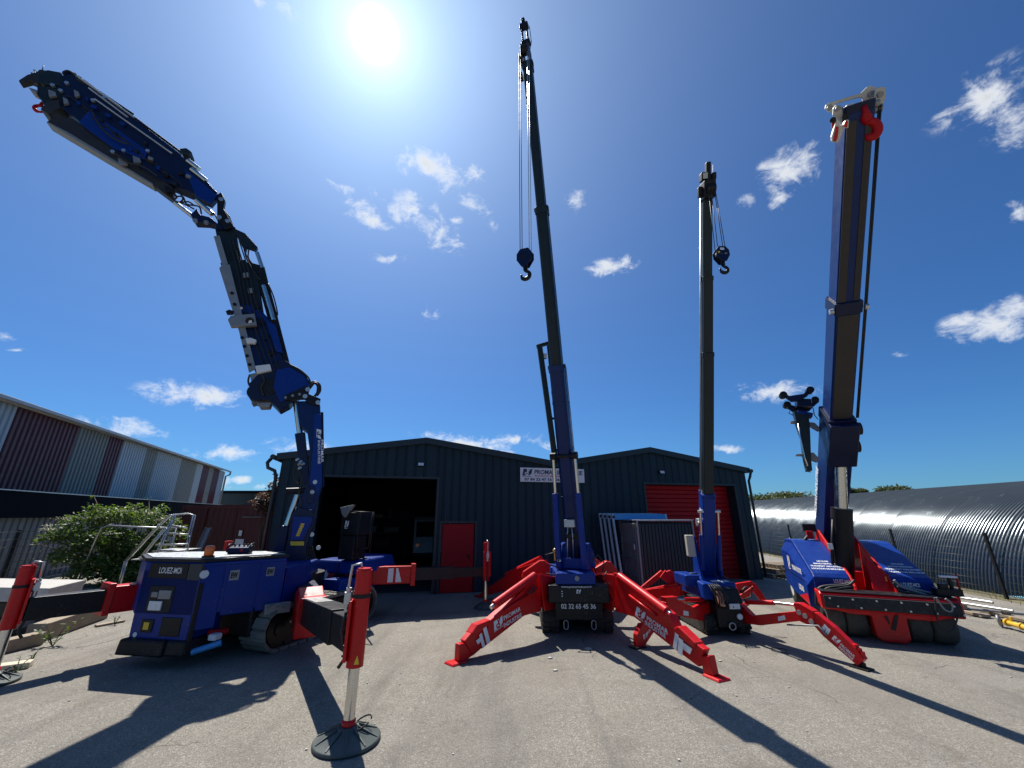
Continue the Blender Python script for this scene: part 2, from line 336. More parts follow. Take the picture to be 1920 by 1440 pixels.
def fmat(f):
    M = Matrix((f.x, f.y, f.z)).transposed().to_4x4(); M.translation = f.o; return M

def text(parent, body, o, ex, ey, w, h, m, name='lettering', bold=.018, shear=0.0, proud=.004):
    cu = bpy.data.curves.new('t', 'FONT'); cu.body = body; cu.offset = bold; cu.shear = shear; cu.resolution_u = 3
    to = bpy.data.objects.new('t', cu); COL.objects.link(to)
    me = bpy.data.meshes.new_from_object(to); bpy.data.objects.remove(to); bpy.data.curves.remove(cu)
    xs = [v.co.x for v in me.vertices]; ys = [v.co.y for v in me.vertices]
    x0, x1, y0, y1 = min(xs), max(xs), min(ys), max(ys); ex = V(ex).normalized(); ey = V(ey).normalized(); n = ex.cross(ey)
    mb = MB(); vs = [V(o) + ex * ((v.co.x - x0) / (x1 - x0) * w) + ey * ((v.co.y - y0) / (y1 - y0) * h) + n * proud for v in me.vertices]
    mb.add(vs, [list(p.vertices) for p in me.polygons])
    bpy.data.meshes.remove(me)
    return mb.build(name, m, parent, recalc=False)
def emblem(parent, o, ex, ey, w, h, m, back, proud=.004):
    """slanted block with a rounded hook and a small upright, as on the firm's stickers"""
    ex = V(ex).normalized(); ey = V(ey).normalized(); n = ex.cross(ey); P = lambda a, b, k=1: V(o) + ex * (a * w) + ey * (b * h) + n * proud * k
    mb = MB()
    for poly in ([(.02, .12), (.14, 1), (.44, 1), (.50, .68), (.42, .58), (.28, .54), (.25, .34), (.34, .17), (.30, .12)], [(.60, .58), (.80, .97), (1, 1), (.90, .36), (.74, .24), (.62, .42)],
                 [(.35, .42), (.48, .47), (.55, .36), (.46, .28), (.36, .31)], [(.57, .24), (.66, .36), (.76, .2), (.62, .14)], [(0, 0), (.84, 0), (.85, .065), (.01, .065)], [(.55, .82), (.60, .80), (.63, .95), (.57, .98)]):
        mb.add([P(*q) for q in poly], [list(range(len(poly)))])
    e = mb.build('emblem', m, parent, recalc=False); e['kind'] = 'stuff'
    return e
def quad(parent, name, m, p):
    mb = MB(); mb.add(p, [(0, 1, 2, 3)]); return mb.build(name, m, parent, recalc=False)
def arc(c, x, y, r, a0, a1, n):
    return [V(c) + V(x) * (r * math.cos(math.radians(a0 + (a1 - a0) * i / n))) + V(y) * (r * math.sin(math.radians(a0 + (a1 - a0) * i / n))) for i in range(n + 1)]
def sag(p0, p1, d, n=10, side=None):
    p0, p1 = V(p0), V(p1); s = V((0, 0, -1)) if side is None else V(side)
    return [p0.lerp(p1, i / n) + s * (d * 4 * (i / n) * (1 - i / n)) for i in range(n + 1)]
Z = V((0, 0, 1))

# ================================================================== SETTING
qa = math.radians(6); QA = V((math.sin(qa), math.cos(qa), 0)); QR = V((math.cos(qa), -math.sin(qa), 0))
FB = V((13.4, 12.1, 0))                       # foot of a right hand fence post
g = MB(); g.add([(-700, -200, -.9), (900, -200, -.9), (900, 1500, -.9), (-700, 1500, -.9)], [(0, 1, 2, 3)])
tag(g.build('ground', EARTH), kind='structure')
y0 = FB - QA * 40 + QR * .1; y1 = FB + QA * 60 + QR * .1
g = MB()
nx, ny = 60, 60
edge = lambda t: y0.lerp(y1, t)
top = [(-90, -28, 0), (y0.x, y0.y, 0), (y1.x, y1.y, 0), (-90, 72, 0)]
g.slab(top, (0, 0, -.88), False)
yard = tag(g.build('yard', ASPHALT), kind='structure')
g = MB()
pts = []
for i in range(81):
    p = y0.lerp(y1, i / 80)
    for k, (o, z) in enumerate(((-.25, .006), (.05, .03), (.4, -.2), (.8, -.6), (1.3, -.86), (2.2, -.895))):
        q = p + QR * (o + random.uniform(-.12, .12)); pts.append(V((q.x, q.y, z + (random.uniform(0, .05) if k in (1, 2, 3) else 0))))
g.add(pts, [(i * 6 + k, i * 6 + k + 1, (i + 1) * 6 + k + 1, (i + 1) * 6 + k) for i in range(80) for k in range(5)], True)
tag(g.build('grass_bank', EARTH), kind='structure')

# ------------------------------------------------------------------ dark hangar
HX = V((.9711, .2387, 0)); HY = V((-.2387, .9711, 0)); HO = V((-6.77, 11.88, 0)); H = Fr(HO, HX, HY, Z)
EAVE, APX = 3.83, 4.46
A1, VAL, A2, END = 4.13, 8.55, 12.15, 16.25
def roofz(s):
    for a, b, za, zb in ((0, A1, EAVE, APX), (A1, VAL, APX, EAVE), (VAL, A2, EAVE, APX), (A2, END, APX, EAVE)):
        if s <= b + 1e-6: return za + (zb - za) * (s - a) / (b - a)
    return EAVE
DD = (1.17, 4.54, 3.27); PD = (4.76, 5.78, 1.95); RD = (11.86, 15.62, 3.24)
hang = thing('metal_hangar', 'dark green ribbed metal hangar with two low gables and red doors', 'building', HO)
segs = [(0, DD[0], 0), (DD[0], DD[1], DD[2]), (DD[1], PD[0], 0), (PD[0], PD[1], PD[2]), (PD[1], VAL, 0), (VAL, RD[0], 0), (RD[0], RD[1], RD[2]), (RD[1], END, 0)]
w = MB()
for a, b, zb in segs:
    cuts = [a] + [c for c in (A1, A2) if a < c < b] + [b]
    for p, q in zip(cuts, cuts[1:]):
        w.hexa([H(p, .03, zb), H(q, .03, zb), H(q, .12, zb), H(p, .12, zb), H(p, .03, roofz(p + 1e-4) + .04), H(q, .03, roofz(q) + .04), H(q, .12, roofz(q) + .04), H(p, .12, roofz(p + 1e-4) + .04)])
w.build('front_wall', CLAD, hang)
for a, b, zb in segs:
    cuts = [a] + [c for c in (A1, A2) if a < c < b] + [b]
    for p, q in zip(cuts, cuts[1:]):
        n = max(1, round((q - p) / .29)); st = (q - p) / n
        for i in range(n):
            s0 = p + st * i + .016; s1 = p + st * (i + 1) - .016; z0 = zb if zb else .04
            m = MB(); e = .028
            za, zc = roofz(s0) - .05, roofz(s1) - .05
            m.add([H(s0, .03, z0), H(s0 + e, 0, z0), H(s1 - e, 0, z0), H(s1, .03, z0), H(s0, .03, za), H(s0 + e, 0, za), H(s1 - e, 0, zc), H(s1, .03, zc)],
                  [(0, 1, 5, 4), (1, 2, 6, 5), (2, 3, 7, 6), (0, 3, 2, 1), (4, 5, 6, 7)])
            m.build('cladding_panel', CLAD, hang)
DEP = 13.0
for s in (0.0, END):
    m = MB(); q = .12 if s == 0 else -.12
    m.hexa([H(s, .12, 0), H(s + q, .12, 0), H(s + q, DEP, 0), H(s, DEP, 0), H(s, .12, EAVE + .04), H(s + q, .12, EAVE + .04), H(s + q, DEP, EAVE + .04), H(s, DEP, EAVE + .04)])
    m.build('side_wall', CLAD, hang)
m = MB(); m.slab([H(.12, DEP, 0), H(END - .12, DEP, 0), H(END - .12, DEP, EAVE + .04), H(A2, DEP, APX + .04), H(VAL, DEP, EAVE + .04), H(A1, DEP, APX + .04), H(.12, DEP, EAVE + .04)], HY * .1, False); m.build('rear_wall', CLAD, hang)
m = MB(); m.hexa([H(VAL - .05, .13, 0), H(VAL + .05, .13, 0), H(VAL + .05, DEP, 0), H(VAL - .05, DEP, 0), H(VAL - .05, .13, EAVE), H(VAL + .05, .13, EAVE), H(VAL + .05, DEP, EAVE), H(VAL - .05, DEP, EAVE)]); m.build('dividing_wall', CLADTRIM, hang)
for a, b in ((-.12, A1), (VAL, A1), (VAL, A2), (END + .12, A2)):
    za = EAVE - .02 if a not in (VAL,) else EAVE
    m = MB(); m.hexa([H(a, -.1, za + .01), H(b, -.1, APX + .01), H(b, DEP + .2, APX + .01), H(a, DEP + .2, za + .01), H(a, -.1, za + .09), H(b, -.1, APX + .09), H(b, DEP + .2, APX + .09), H(a, DEP + .2, za + .09)])
    r = m.build('roof', ROOFDARK, hang)
    m = MB(); m.hexa([H(a, -.135, za - .09), H(b, -.135, APX - .09), H(b, -.102, APX - .09), H(a, -.102, za - .09), H(a, -.135, za + .10), H(b, -.135, APX + .10), H(b, -.102, APX + .10), H(a, -.102, za + .10)])
    m.build('verge_trim', CLADTRIM, r)
for s in (-.2, END + .13):
    m = MB(); m.tube([H(s, -.2, EAVE - .03), H(s, DEP, EAVE - .03)], .07, 10); gt = m.build('gutter', CLADTRIM, hang)
m = MB(); m.tube([H(-.24, -.12, EAVE - .06), H(-.33, -.12, EAVE - .2), H(-.3, -.1, EAVE - .34), H(-.12, -.06, EAVE - .42), H(-.06, -.06, EAVE - .6), H(-.06, -.06, .1)], .05, 10); m.build('downpipe', CLADTRIM, hang)
m = MB(); m.tube([H(END + .16, -.12, EAVE - .05), H(END + .13, -.06, EAVE - .25), H(END + .05, -.05, EAVE - .4), H(END + .05, -.05, .1)], .045, 10); m.build('downpipe', CLADTRIM, hang)
for a, b, z in (DD, PD, RD):                   # reveals and frames
    for s0, s1 in ((a - .07, a), (b, b + .07)):
        m = MB(); m.box(H, s0, s1, -.03, .0 if z < 3 else .0, 0, z + .07); m.build('door_frame', CLADTRIM, hang)
    m = MB(); m.box(H, a, b, -.03, 0, z, z + .07); m.build('door_frame', CLADTRIM, hang)
for a, b, z, d in ((*RD, .42), (*DD, .3)):
    for s0, s1 in ((a - .03, a), (b, b + .03)):
        m = MB(); m.box(H, s0, s1, .125, d + .1, 0, z); m.build('jamb', CLADTRIM, hang)
    m = MB(); m.box(H, a, b, .125, d + .1, z, z + .03); m.build('jamb', CLADTRIM, hang)
# roller door made of slats, and the small door
n = 21; st = RD[2] / n
rdoor = None
for i in range(n):
    m = MB(); m.prof(Fr(H(0, .42, 0), HX, HY, Z), [(0, i * st + .003), (-.02, i * st + .02), (-.02, (i + 1) * st - .022), (0, (i + 1) * st - .003), (.02, (i + 1) * st - .003), (.02, i * st + .003)], RD[0], RD[1]); m.build('door_slat', REDDOOR, hang)
m = MB(); m.box(H, PD[0] + .02, PD[1] - .02, .01, .06, .015, PD[2] - .02); d = m.build('door', REDDOOR, hang, .006)
m = MB(); m.box(H, PD[1] - .17, PD[1] - .13, -.02, .008, .9, 1.06); m.cyl(H(PD[1] - .15, -.05, 1.0), H(PD[1] - .15, .0, 1.0), .012, n=8); m.tube([H(PD[1] - .15, -.05, 1.0), H(PD[1] - .28, -.055, 1.0)], .011, 8); m.build('door_handle', BLACK, d)
for s, z in ((4.0, 3.70), (12.55, 3.66)):
    m = MB(); m.hexa([H(s - .1, -.14, z - .05), H(s + .1, -.14, z - .05), H(s + .1, -.03, z - .05), H(s - .1, -.03, z - .05), H(s - .1, -.09, z + .07), H(s + .1, -.09, z + .07), H(s + .1, -.03, z + .07), H(s - .1, -.03, z + .07)])
    fl = m.build('floodlight', BLACK, hang, .006)
    quad(fl, 'lens', WHITEPAINT, [H(s - .085, -.139, z - .035), H(s + .085, -.139, z - .035), H(s + .085, -.102, z + .055), H(s - .085, -.102, z + .055)])
# firm's sign
sx0, sx1, sz0, sz1 = 7.24, 9.52, 3.24, 3.70
sign = thing('sign_board', 'long white company sign with phone numbers high on the dark hangar wall', 'sign', H(sx0, -.05, sz0))
m = MB(); m.box(H, sx0, sx1, -.07, -.035, sz0, sz1); m.build('panel', WHITE, sign, .004)
INK = mat('sign_ink', (.03, .04, .08), .5, var=.05); REDINK = mat('sign_red_ink', (.55, .02, .03), .5, var=.05)
emblem(sign, H(sx0 + .06, -.071, sz0 + .17), HX, Z, .36, .25, INK, WHITE)
text(sign, 'PROMAR INDUSTRIE', H(sx0 + .48, -.071, sz0 + .25), HX, Z, 1.74, .15, INK, bold=.028, shear=.12)
text(sign, 'MANUTENTION, MAINTENANCE ET TRANSFERT', H(sx0 + .5, -.071, sz0 + .165), HX, Z, 1.5, .055, REDINK, bold=.02)
text(sign, '07 84 22 47 16 / 06 7', H(sx0 + .14, -.071, sz0 + .035), HX, Z, 1.36, .095, INK, bold=.035)

# things in the dark behind the open doorway
m = MB(); m.box(H, .13, VAL - .06, .5, DEP - .02, .006, .012); m.build('interior_floor', mat('shade_darkened_concrete', (.06, .058, .055), .8, var=.25), hang)  # floor sheet coloured dark to paint in the shade of the interior
van = thing('parked_van', 'white van parked in the dark inside the open hangar doorway', 'van', H(4.75, 6.6, 0))
VF = Fr(H(4.95, 7.6, 0), HX, HY, Z)
m = MB(); m.prof(VF, [(0, .35), (0, .9), (.15, 1.15), (.75, 1.95), (1.1, 2.1), (4.2, 2.1), (4.25, .35)], -.9, .9); m.build('body', WHITEPAINT, van, .05)
m = MB(); m.prof(VF, [(.18, 1.2), (.70, 1.88), (.72, 1.88), (.2, 1.18)], -.8, .8); mo = m.build('windscreen', GLASSM, van); mo.location += V(HY * -.02)
for x in (-.82, .82):
    for y in (.8, 3.4):
        m = MB(); m.cyl(VF(x - .1, y, .33), VF(x + .1, y, .33), .33, n=20); m.build('wheel', RUBBER, van)
    m = MB(); m.box(VF, x * .8 - .12, x * .8 + .12, -.02, .05, .75, .92); m.build('headlight', GLASSM, van, .01)
m = MB(); m.box(VF, -.9, .9, -.08, .1, .3, .5); m.build('bumper', BLACK, van, .02)
rack = thing('storage_rack', 'steel storage rack with boxes deep inside the dark hangar', 'rack', H(2.4, 9.6, 0))
for z in (.6, 1.3, 2.0):
    m = MB(); m.box(H, 1.3, 3.7, 9.2, 10.0, z, z + .06); m.build('shelf', BLACK, rack)  # rack steel coloured black, so the murk inside is put into its colour
for s in (1.3, 3.66):
    for y in (9.2, 9.96):
        m = MB(); m.box(H, s, s + .05, y, y + .05, 0, 2.5); m.build('upright', BLACK, rack)
for i, (s, z, w_, h_) in enumerate(((1.5, 2.06, .3, .25), (2.0, 2.06, .5, .18), (2.7, 2.06, .25, .45), (1.6, 1.36, .6, .3), (2.6, 1.36, .7, .25), (2.0, .66, .9, .4))):
    o = MB(); o.box(H, s, s + w_, 9.3, 9.75, z + .004, z + h_); o = o.build('stored_box', [GREYST, TIMBER, BLACK][i % 3], None, .01)
    tag(o, ['small grey box', 'flat wooden box', 'tall black box', 'grey box on the middle shelf', 'wide wooden box on the middle shelf', 'low wide black box on the bottom shelf'][i] + ' on the rack inside the dark hangar', 'box', 'boxes on the storage rack')

# ------------------------------------------------------------------ striped building on the left
LN = gr(0, 745, 7.0); LFAR = gr(430, 885, 7.0); LT = V((LFAR.x - LN.x, LFAR.y - LN.y, 0)); LLEN = LT.length; LT.normalize(); LR = V((LT.y, -LT.x, 0))   # LR points to the yard
LO = V((LN.x, LN.y, 0)); LF = Fr(LO, LT, -LR, Z)
def ls(px):
    p = onp(px, 745 + .3256 * px, LO, LT); return (p - LO).dot(LT)
lb = thing('striped_warehouse', 'tall warehouse clad in dark red, pale and grey metal stripes', 'building', LO)
cuts = [-60, 0, 155, 640, 870, 980, 1160, 1245, 1430, 1550, 1595, 1645, 1680, 1725, 1765]
cols = [OXRED, PALECLAD, OXRED, OLIVECLAD, OXRED, PALECLAD, OLIVECLAD, PALECLAD, OLIVECLAD, PALECLAD, OXRED, OLIVECLAD, OXRED, PALECLAD]
ss = [-9.0, -3.0] + [ls(c / 4.174) for c in cuts[2:]]
ss[1] = -2.2
LZ0, LZ1 = 2.6, 6.85
for i, cmat in enumerate(cols):
    a, b = ss[i], ss[i + 1]
    if b - a < .3: continue
    pitch = max(.33, (b - a) / 40); n = max(2, round((b - a) / pitch)); st = (b - a) / n; m = MB(); prof = []
    for k in range(n):
        s0 = a + st * k; prof += [(s0, .05), (s0 + st * .25, .05), (s0 + st * .36, -.01), (s0 + st * .85, -.01)]
    prof.append((b, .05))
    vs = []
    for s_, d in prof: vs += [LF(s_, d, LZ0), LF(s_, d, LZ1)]
    m.add(vs, [(2 * k, 2 * k + 2, 2 * k + 3, 2 * k + 1) for k in range(len(prof) - 1)]); m.build('cladding_sheet', cmat, lb, recalc=False)
SE = ss[-1]
m = MB(); m.box(LF, -9, SE, .07, .3, 0, 6.9); m.build('wall', GREYST, lb)
for s_, mt_ in ((SE - .25, PALECLAD), (-9, OXRED)): m = MB(); m.box(LF, s_, s_ + .25, .3, 16, 0, 6.9); m.build('end_wall', mt_, lb)
m = MB(); m.hexa([LF(-9, -.35, 6.95), LF(SE + .3, -.35, 6.95), LF(SE + .3, 9, 8.3), LF(-9, 9, 8.3), LF(-9, -.35, 7.05), LF(SE + .3, -.35, 7.05), LF(SE + .3, 9, 8.4), LF(-9, 9, 8.4)]); m.build('roof', OLIVECLAD, lb)
m = MB(); m.box(LF, -9, SE + .4, -.5, -.352, 6.86, 7.02); m.build('gutter', PALECLAD, lb, .02)
m = MB(); m.tube([LF(SE + .4, -.42, 6.9), LF(SE + .4, -.4, 6.6), LF(SE + .12, -.1, 6.4), LF(SE + .1, -.1, 0)], .09, 8); m.build('downpipe', GREYST, lb)
# low grey shed in front of it
shed = thing('low_shed', 'low grey ribbed shed with a dark sloping roof below the striped warehouse', 'shed', LF(0, -4.3, 0))
SH = 2.15; sh_y = -4.3
m = MB(); m.hexa([LF(-9, sh_y - .2, SH), LF(19, sh_y - .2, SH), LF(19, -.05, 2.9), LF(-9, -.05, 2.9), LF(-9, sh_y - .2, SH + .1), LF(19, sh_y - .2, SH + .1), LF(19, -.05, 3.0), LF(-9, -.05, 3.0)]); m.build('roof', ROOFDARK, shed)
m = MB(); m.box(LF, -9, 19.1, sh_y - .26, sh_y - .215, 2.1, 2.93); m.build('fascia', ROOFDARK, shed)
m = MB(); m.box(LF, -9, 19.1, sh_y - .3, sh_y - .1, 2.935, 2.965); m.build('flashing', STEEL, shed)
m = MB(); m.box(LF, -9, 18.9, sh_y + .05, sh_y + .15, 0, SH - .01); m.build('wall', GREYWALL, shed)
for s_ in (-8.95, 18.75): m = MB(); m.slab([LF(s_, sh_y + .16, 0), LF(s_, -.06, 0), LF(s_, -.06, 2.86), LF(s_, sh_y + .16, SH + .02)], LT * .08); m.build('end_wall', GREYWALL, shed)
for i in range(93):
    s0 = -9 + i * .3
    m = MB(); m.add([LF(s0 + .01, sh_y + .05, .02), LF(s0 + .05, sh_y, .02), LF(s0 + .24, sh_y, .02), LF(s0 + .29, sh_y + .05, .02), LF(s0 + .01, sh_y + .05, SH - .02), LF(s0 + .05, sh_y, SH - .02), LF(s0 + .24, sh_y, SH - .02), LF(s0 + .29, sh_y + .05, SH - .02)], [(0, 1, 5, 4), (1, 2, 6, 5), (2, 3, 7, 6), (4, 5, 6, 7)])
    m.build('wall_sheet', GREYWALL, shed)
# dark building far behind
fb = thing('dark_shed', 'dark flat-roofed building seen between the warehouse and the hangar', 'building', at(470, 950, 50))
p = at(405, 925, 50); q = at(640, 925, 50); zt = p.z
m = MB(); m.hexa([(p.x, 50, -.9), (q.x, 50, -.9), (q.x, 62, -.9), (p.x, 62, -.9), (p.x, 50, zt), (q.x, 50, zt), (q.x, 62, zt), (p.x, 62, zt)]); m.build('wall', CLAD, fb)
m = MB(); m.hexa([(p.x - .2, 49.7, zt + .01), (q.x + .2, 49.7, zt + .01), (q.x + .2, 62.2, zt + .01), (p.x - .2, 62.2, zt + .01), (p.x - .2, 49.7, zt + .3), (q.x + .2, 49.7, zt + .3), (q.x + .2, 62.2, zt + .3), (p.x - .2, 62.2, zt + .3)]); m.build('roof', ROOFDARK, fb)

# ------------------------------------------------------------------ red shipping container
c0 = at(345, 947, 17.5); c1 = at(512, 952, 16.2); CTp = V((c1.x - c0.x, c1.y - c0.y, 0)); cl = CTp.length; CTp.normalize(); CN = V((-CTp.y, CTp.x, 0))
CF = Fr((c0.x, c0.y, 0), CTp, CN, Z); CH = 2.55
cont = thing('shipping_container', 'rust red corrugated shipping container behind the blue tracked crane', 'container', CF(cl / 2, 0, 0))
m = MB(); vs = []; prof = []
n = int(cl / .28); st = cl / n
for k in range(n):
    s0 = k * st; prof += [(s0, 0), (s0 + st * .3, 0), (s0 + st * .45, .04), (s0 + st * .85, .04)]
prof.append((cl, 0))
for s_, d in prof: vs += [CF(s_, d, .15), CF(s_, d, CH - .12)]
m.add(vs, [(2 * k, 2 * k + 2, 2 * k + 3, 2 * k + 1) for k in range(len(prof) - 1)]); m.build('side_sheet', CONTRED, cont, recalc=False)
m = MB(); m.box(CF, 0.05, cl - .05, .05, 2.4, .1, CH - .1); m.build('box_body', CONTRED, cont)
for s in (-.02, cl - .1, cl * .28, cl * .62):
    m = MB(); m.box(CF, s, s + (.12 if s in (-.02, cl - .1) else .06), -.03, .045, .0, CH); m.build('post', CONTRED, cont, .01)
for z in (.0, CH - .12):
    m = MB(); m.box(CF, .1, cl - .1, -.02, .048, z + .003, z + .117); m.build('rail', CONTRED, cont, .008)
m = MB(); m.box(CF, -.02, cl + .02, -.025, 2.44, CH + .002, CH + .03); m.build('roof', CONTRED, cont)
for s, z, a, b in ((cl * .70, 1.42, .16, .2), (cl * .68, 1.05, .42, .26)):
    quad(cont, 'placard', WHITE, [CF(s, -.045, z), CF(s + a, -.045, z), CF(s + a, -.045, z + b), CF(s, -.045, z + b)])
m = MB(); m.box(CF, cl * .7, cl * .92, -.04, -.02, 2.1, 2.13); m.build('grab_bar', GREYST, cont)
chan = MB(); p0 = at(372, 1036, 15.5); p1 = at(392, 990, 15.9)
cf = (p1 - p0).normalized(); cside = V((1, 0, 0)); cn_ = cf.cross(cside).normalized()
CFm = Fr(p0, cside, cn_, cf); L_ = (p1 - p0).length
chan.box(CFm, -.11, .11, 0, .03, -.9, L_); chan.box(CFm, -.11, -.09, -.07, 0, -.9, L_); chan.box(CFm, .09, .11, -.07, 0, -.9, L_)
tag(chan.build('steel_channel', GREYST, None, .004), 'grey steel channel leaning against the red container', 'steel beam')

# ------------------------------------------------------------------ arched hut on the right
QX0 = V((21.4, 15, -.88)); QH, QW = 4.38, 4.9
hut = thing('arched_hut', 'long dark arched hut of shiny corrugated steel behind the fence', 'building', QX0)
NB = 17; BL = 2.6; NT = 46
for b in range(NB):
    m = MB(); t0 = -11 + b * BL; nc = 20; rows = nc * 4 + 1; vs = []
    for i in range(rows):
        t = t0 + BL * i / (rows - 1); ph = 2 * math.pi * i / 4; d = .045 * math.sin(ph)
        if i in (0, rows - 1): d = -.045
        for j in range(NT + 1):
            th = math.pi * (1 - j / NT); ca, sa = math.cos(th), math.sin(th)
            vs.append(QX0 + QA * t + QR * ((QW + d) * ca) + Z * ((QH + d) * sa))
    m.add(vs, [(i * (NT + 1) + j, (i + 1) * (NT + 1) + j, (i + 1) * (NT + 1) + j + 1, i * (NT + 1) + j + 1) for i in range(rows - 1) for j in range(NT)], True)
    m.build('roof_sheet', QUON, hut, recalc=False)
for t in (-11, -11 + NB * BL):
    m = MB(); m.slab([QX0 + QA * t + QR * ((QW - .08) * math.cos(math.pi * j / 24)) + Z * ((QH - .08) * math.sin(math.pi * j / 24)) for j in range(25)], QA * .08); m.build('end_wall', GREYWALL, hut)

# ------------------------------------------------------------------ mesh fences
MESHW = mat('green_black_wire', (.015, .02, .02), .45, var=.1)
def fence(name, label, p0, t, k0, k1, step, hgt, spacing=.2, zb=0.0, vstep=.2, wr=.005):
    f = thing(name, label, 'fence', V(p0) + t * k0)
    nrm = V((-t.y, t.x, 0))
    for i in range(k1 - k0 + 1):
        p = V(p0) + t * (k0 + i * step)
        m = MB(); ff = Fr(p, t, nrm, Z); m.box(ff, -.035, .035, -.03, .03, zb, hgt); m.build('post', BLACK, f, .004)
        if i < k1 - k0:
            m = MB(); q = p + t * step
            nw = int((hgt - .1) / spacing)
            for k in range(nw + 1):
                z = zb + .06 + (hgt - .12) * k / nw; m.tube([p + Z * z - nrm * .033, q + Z * z - nrm * .033], wr, 5)
            nv = int(step / vstep)
            for k in range(1, nv): m.tube([p + t * (step * k / nv) + Z * (zb + .05) - nrm * .04, p + t * (step * k / nv) + Z * (hgt - .03) - nrm * .04], .0025, 4)
            m.build('wire_panel', MESHW, f, recalc=False)
    return f
def fence2(name, label, p0, t, a, n, step, hgt): return fence(name, label, V(p0) + t * a, t, 0, n, step, hgt, wr=.008 if 'shed' in label else .005)
fence2('mesh_fence', 'dark wire mesh fence with slim posts before the arched hut', FB, QA, -6.8, 7, 3.4, 1.72)
LP = gr(140, 1085)
fence2('mesh_fence', 'dark wire mesh fence in front of the low grey shed', LP, LT, -7.0, 4, 3.5, 1.78)

# ================================================================== KNUCKLE BOOM CRAWLER CRANE (left)
az = math.radians(20.5); AA = V((math.sin(az), math.cos(az), 0)); AR = V((math.cos(az), -math.sin(az), 0))
TW = V((-4.62, 9.25, 0))                                     # tower foot
kc = thing('knuckle_boom_crane', 'dark blue tracked crane with a folded knuckle boom reaching up and left', 'crane', TW)
AF = Fr(TW, AR, AA, Z)                                       # x right, y away, z up
def aloc(p): d = V(p) - TW; return (d.dot(AR), d.dot(AA))
# --- engine body: plan outline from the front end back to the tower
FL, FRt = gr(233, 1217, .22), gr(345, 1224, .22)
plan = [V((FL.x, FL.y, 0)), V((FRt.x, FRt.y, 0)), V((-4.72, 7.24, 0)), V((-4.0, 8.5, 0)), V((-4.15, 9.3, 0)), V((-5.2, 9.75, 0)), V((-6.5, 9.1, 0)), V((-6.95, 8.15, 0))]
TOPZ, BOTZ = 1.47, .70
dplan = plan[:3] + [V((-4.03, 7.8, 0)), V((-4.7, 8.35, 0)), V((-6.25, 8.2, 0)), V((-6.68, 7.85, 0))]
m = MB(); m.slab([p + Z * BOTZ for p in dplan], Z * (TOPZ - BOTZ), False); body = m.build('engine_body', BLUE, kc, .02)
m = MB(); m.slab([p + Z * BOTZ + AA * .02 for p in (dplan[3], plan[3], plan[4], plan[5], plan[6], dplan[5], dplan[4])], Z * .6, False); m.build('tank_body', BLUE, kc, .02)
fc = (plan[0] + plan[1]) / 2; fx = (plan[1] - plan[0]).normalized(); fn = V((fx.y, -fx.x, 0)); fw = (plan[1] - plan[0]).length
FFr = Fr(plan[0], fx, -fn, Z)                                # x along the face, y into the machine
m = MB(); m.hexa([FFr(.02, .0, .3), FFr(fw - .02, 0, .3), FFr(fw - .02, .6, .3), FFr(.02, .6, .3), FFr(-.02, .0, TOPZ - .12), FFr(fw + .02, 0, TOPZ - .12), FFr(fw, .6, TOPZ - .12), FFr(0, .6, TOPZ - .12)]); face = m.build('end_panel', BLUE, kc, .015)
m = MB(); m.slab([p + Z * (TOPZ + .002) + (p - fc - AA * .6).normalized() * .03 for p in dplan], Z * .05, False); m.build('deck_edge', BLACK, kc, .008)
m = MB(); m.slab([p + Z * (TOPZ + .054) - (p - fc - AA * .6).normalized() * .06 for p in dplan], Z * .012, False); m.build('chequer_deck', CHEQ, kc)
m = MB(); m.box(FFr, .1, fw - .25, -.014, .1, TOPZ - .24, TOPZ - .02); hd = m.build('header_panel', BLACK, face, .006)
text(face, 'LOUEZ-MOI', FFr(.30, -.015, TOPZ - .17), fx, Z, .42, .09, WHITE, bold=.012)
m = MB(); m.box(FFr, fw - .24, fw + .0, -.012, .1, TOPZ - .26, TOPZ - .02); m.build('corner_panel', mat('dark_grey_paint', (.05, .052, .055), .5, var=.15, spec=.3), face, .006)
m = MB(); m.box(FFr, .2, .66, -.010, .05, .74, 1.12); op = m.build('battery_recess', BLACK, face, .01)
m = MB(); m.box(FFr, .27, .5, -.03, .0, .77, .9); m.box(FFr, .33, .42, -.034, -.028, .79, .86); m.build('charger', WHITEPAINT, op, .01)
m = MB(); m.box(FFr, .40, .63, -.03, 0, .93, 1.06); m.box(FFr, .26, .38, -.024, 0, .95, 1.03); m.build('control_unit', GREYST, op, .01)
m = MB(); m.box(FFr, .20, .42, -.016, .05, .46, .64); lv = m.build('latch_plate', BLACK, face, .01)
quad(lv, 'sticker', YELLOW, [FFr(.26, -.02, .50), FFr(.36, -.02, .50), FFr(.36, -.02, .60), FFr(.26, -.02, .60)])
m = MB(); m.box(FFr, .56, .92, -.013, .05, .42, .68); m.build('grille', BLACK, face, .01)
m = MB(); m.cyl(FFr(.13, -.008, .42), FFr(.13, .02, .42), .035, n=20); m.build('round_sticker', WHITE, face)
quad(face, 'maker_label', WHITE, [FFr(.15, -.008, .33), FFr(.25, -.008, .33), FFr(.25, -.008, .355), FFr(.15, -.008, .355)])
m = MB(); m.hexa([FFr(-.06, -.1, .16), FFr(fw * .72, -.1, .16), FFr(fw * .72, .45, .16), FFr(-.06, .45, .16), FFr(-.03, -.09, .38), FFr(fw * .72, -.09, .38), FFr(fw * .72, .45, .38), FFr(-.03, .45, .38)]); m.build('bumper', BLACK, kc, .03)
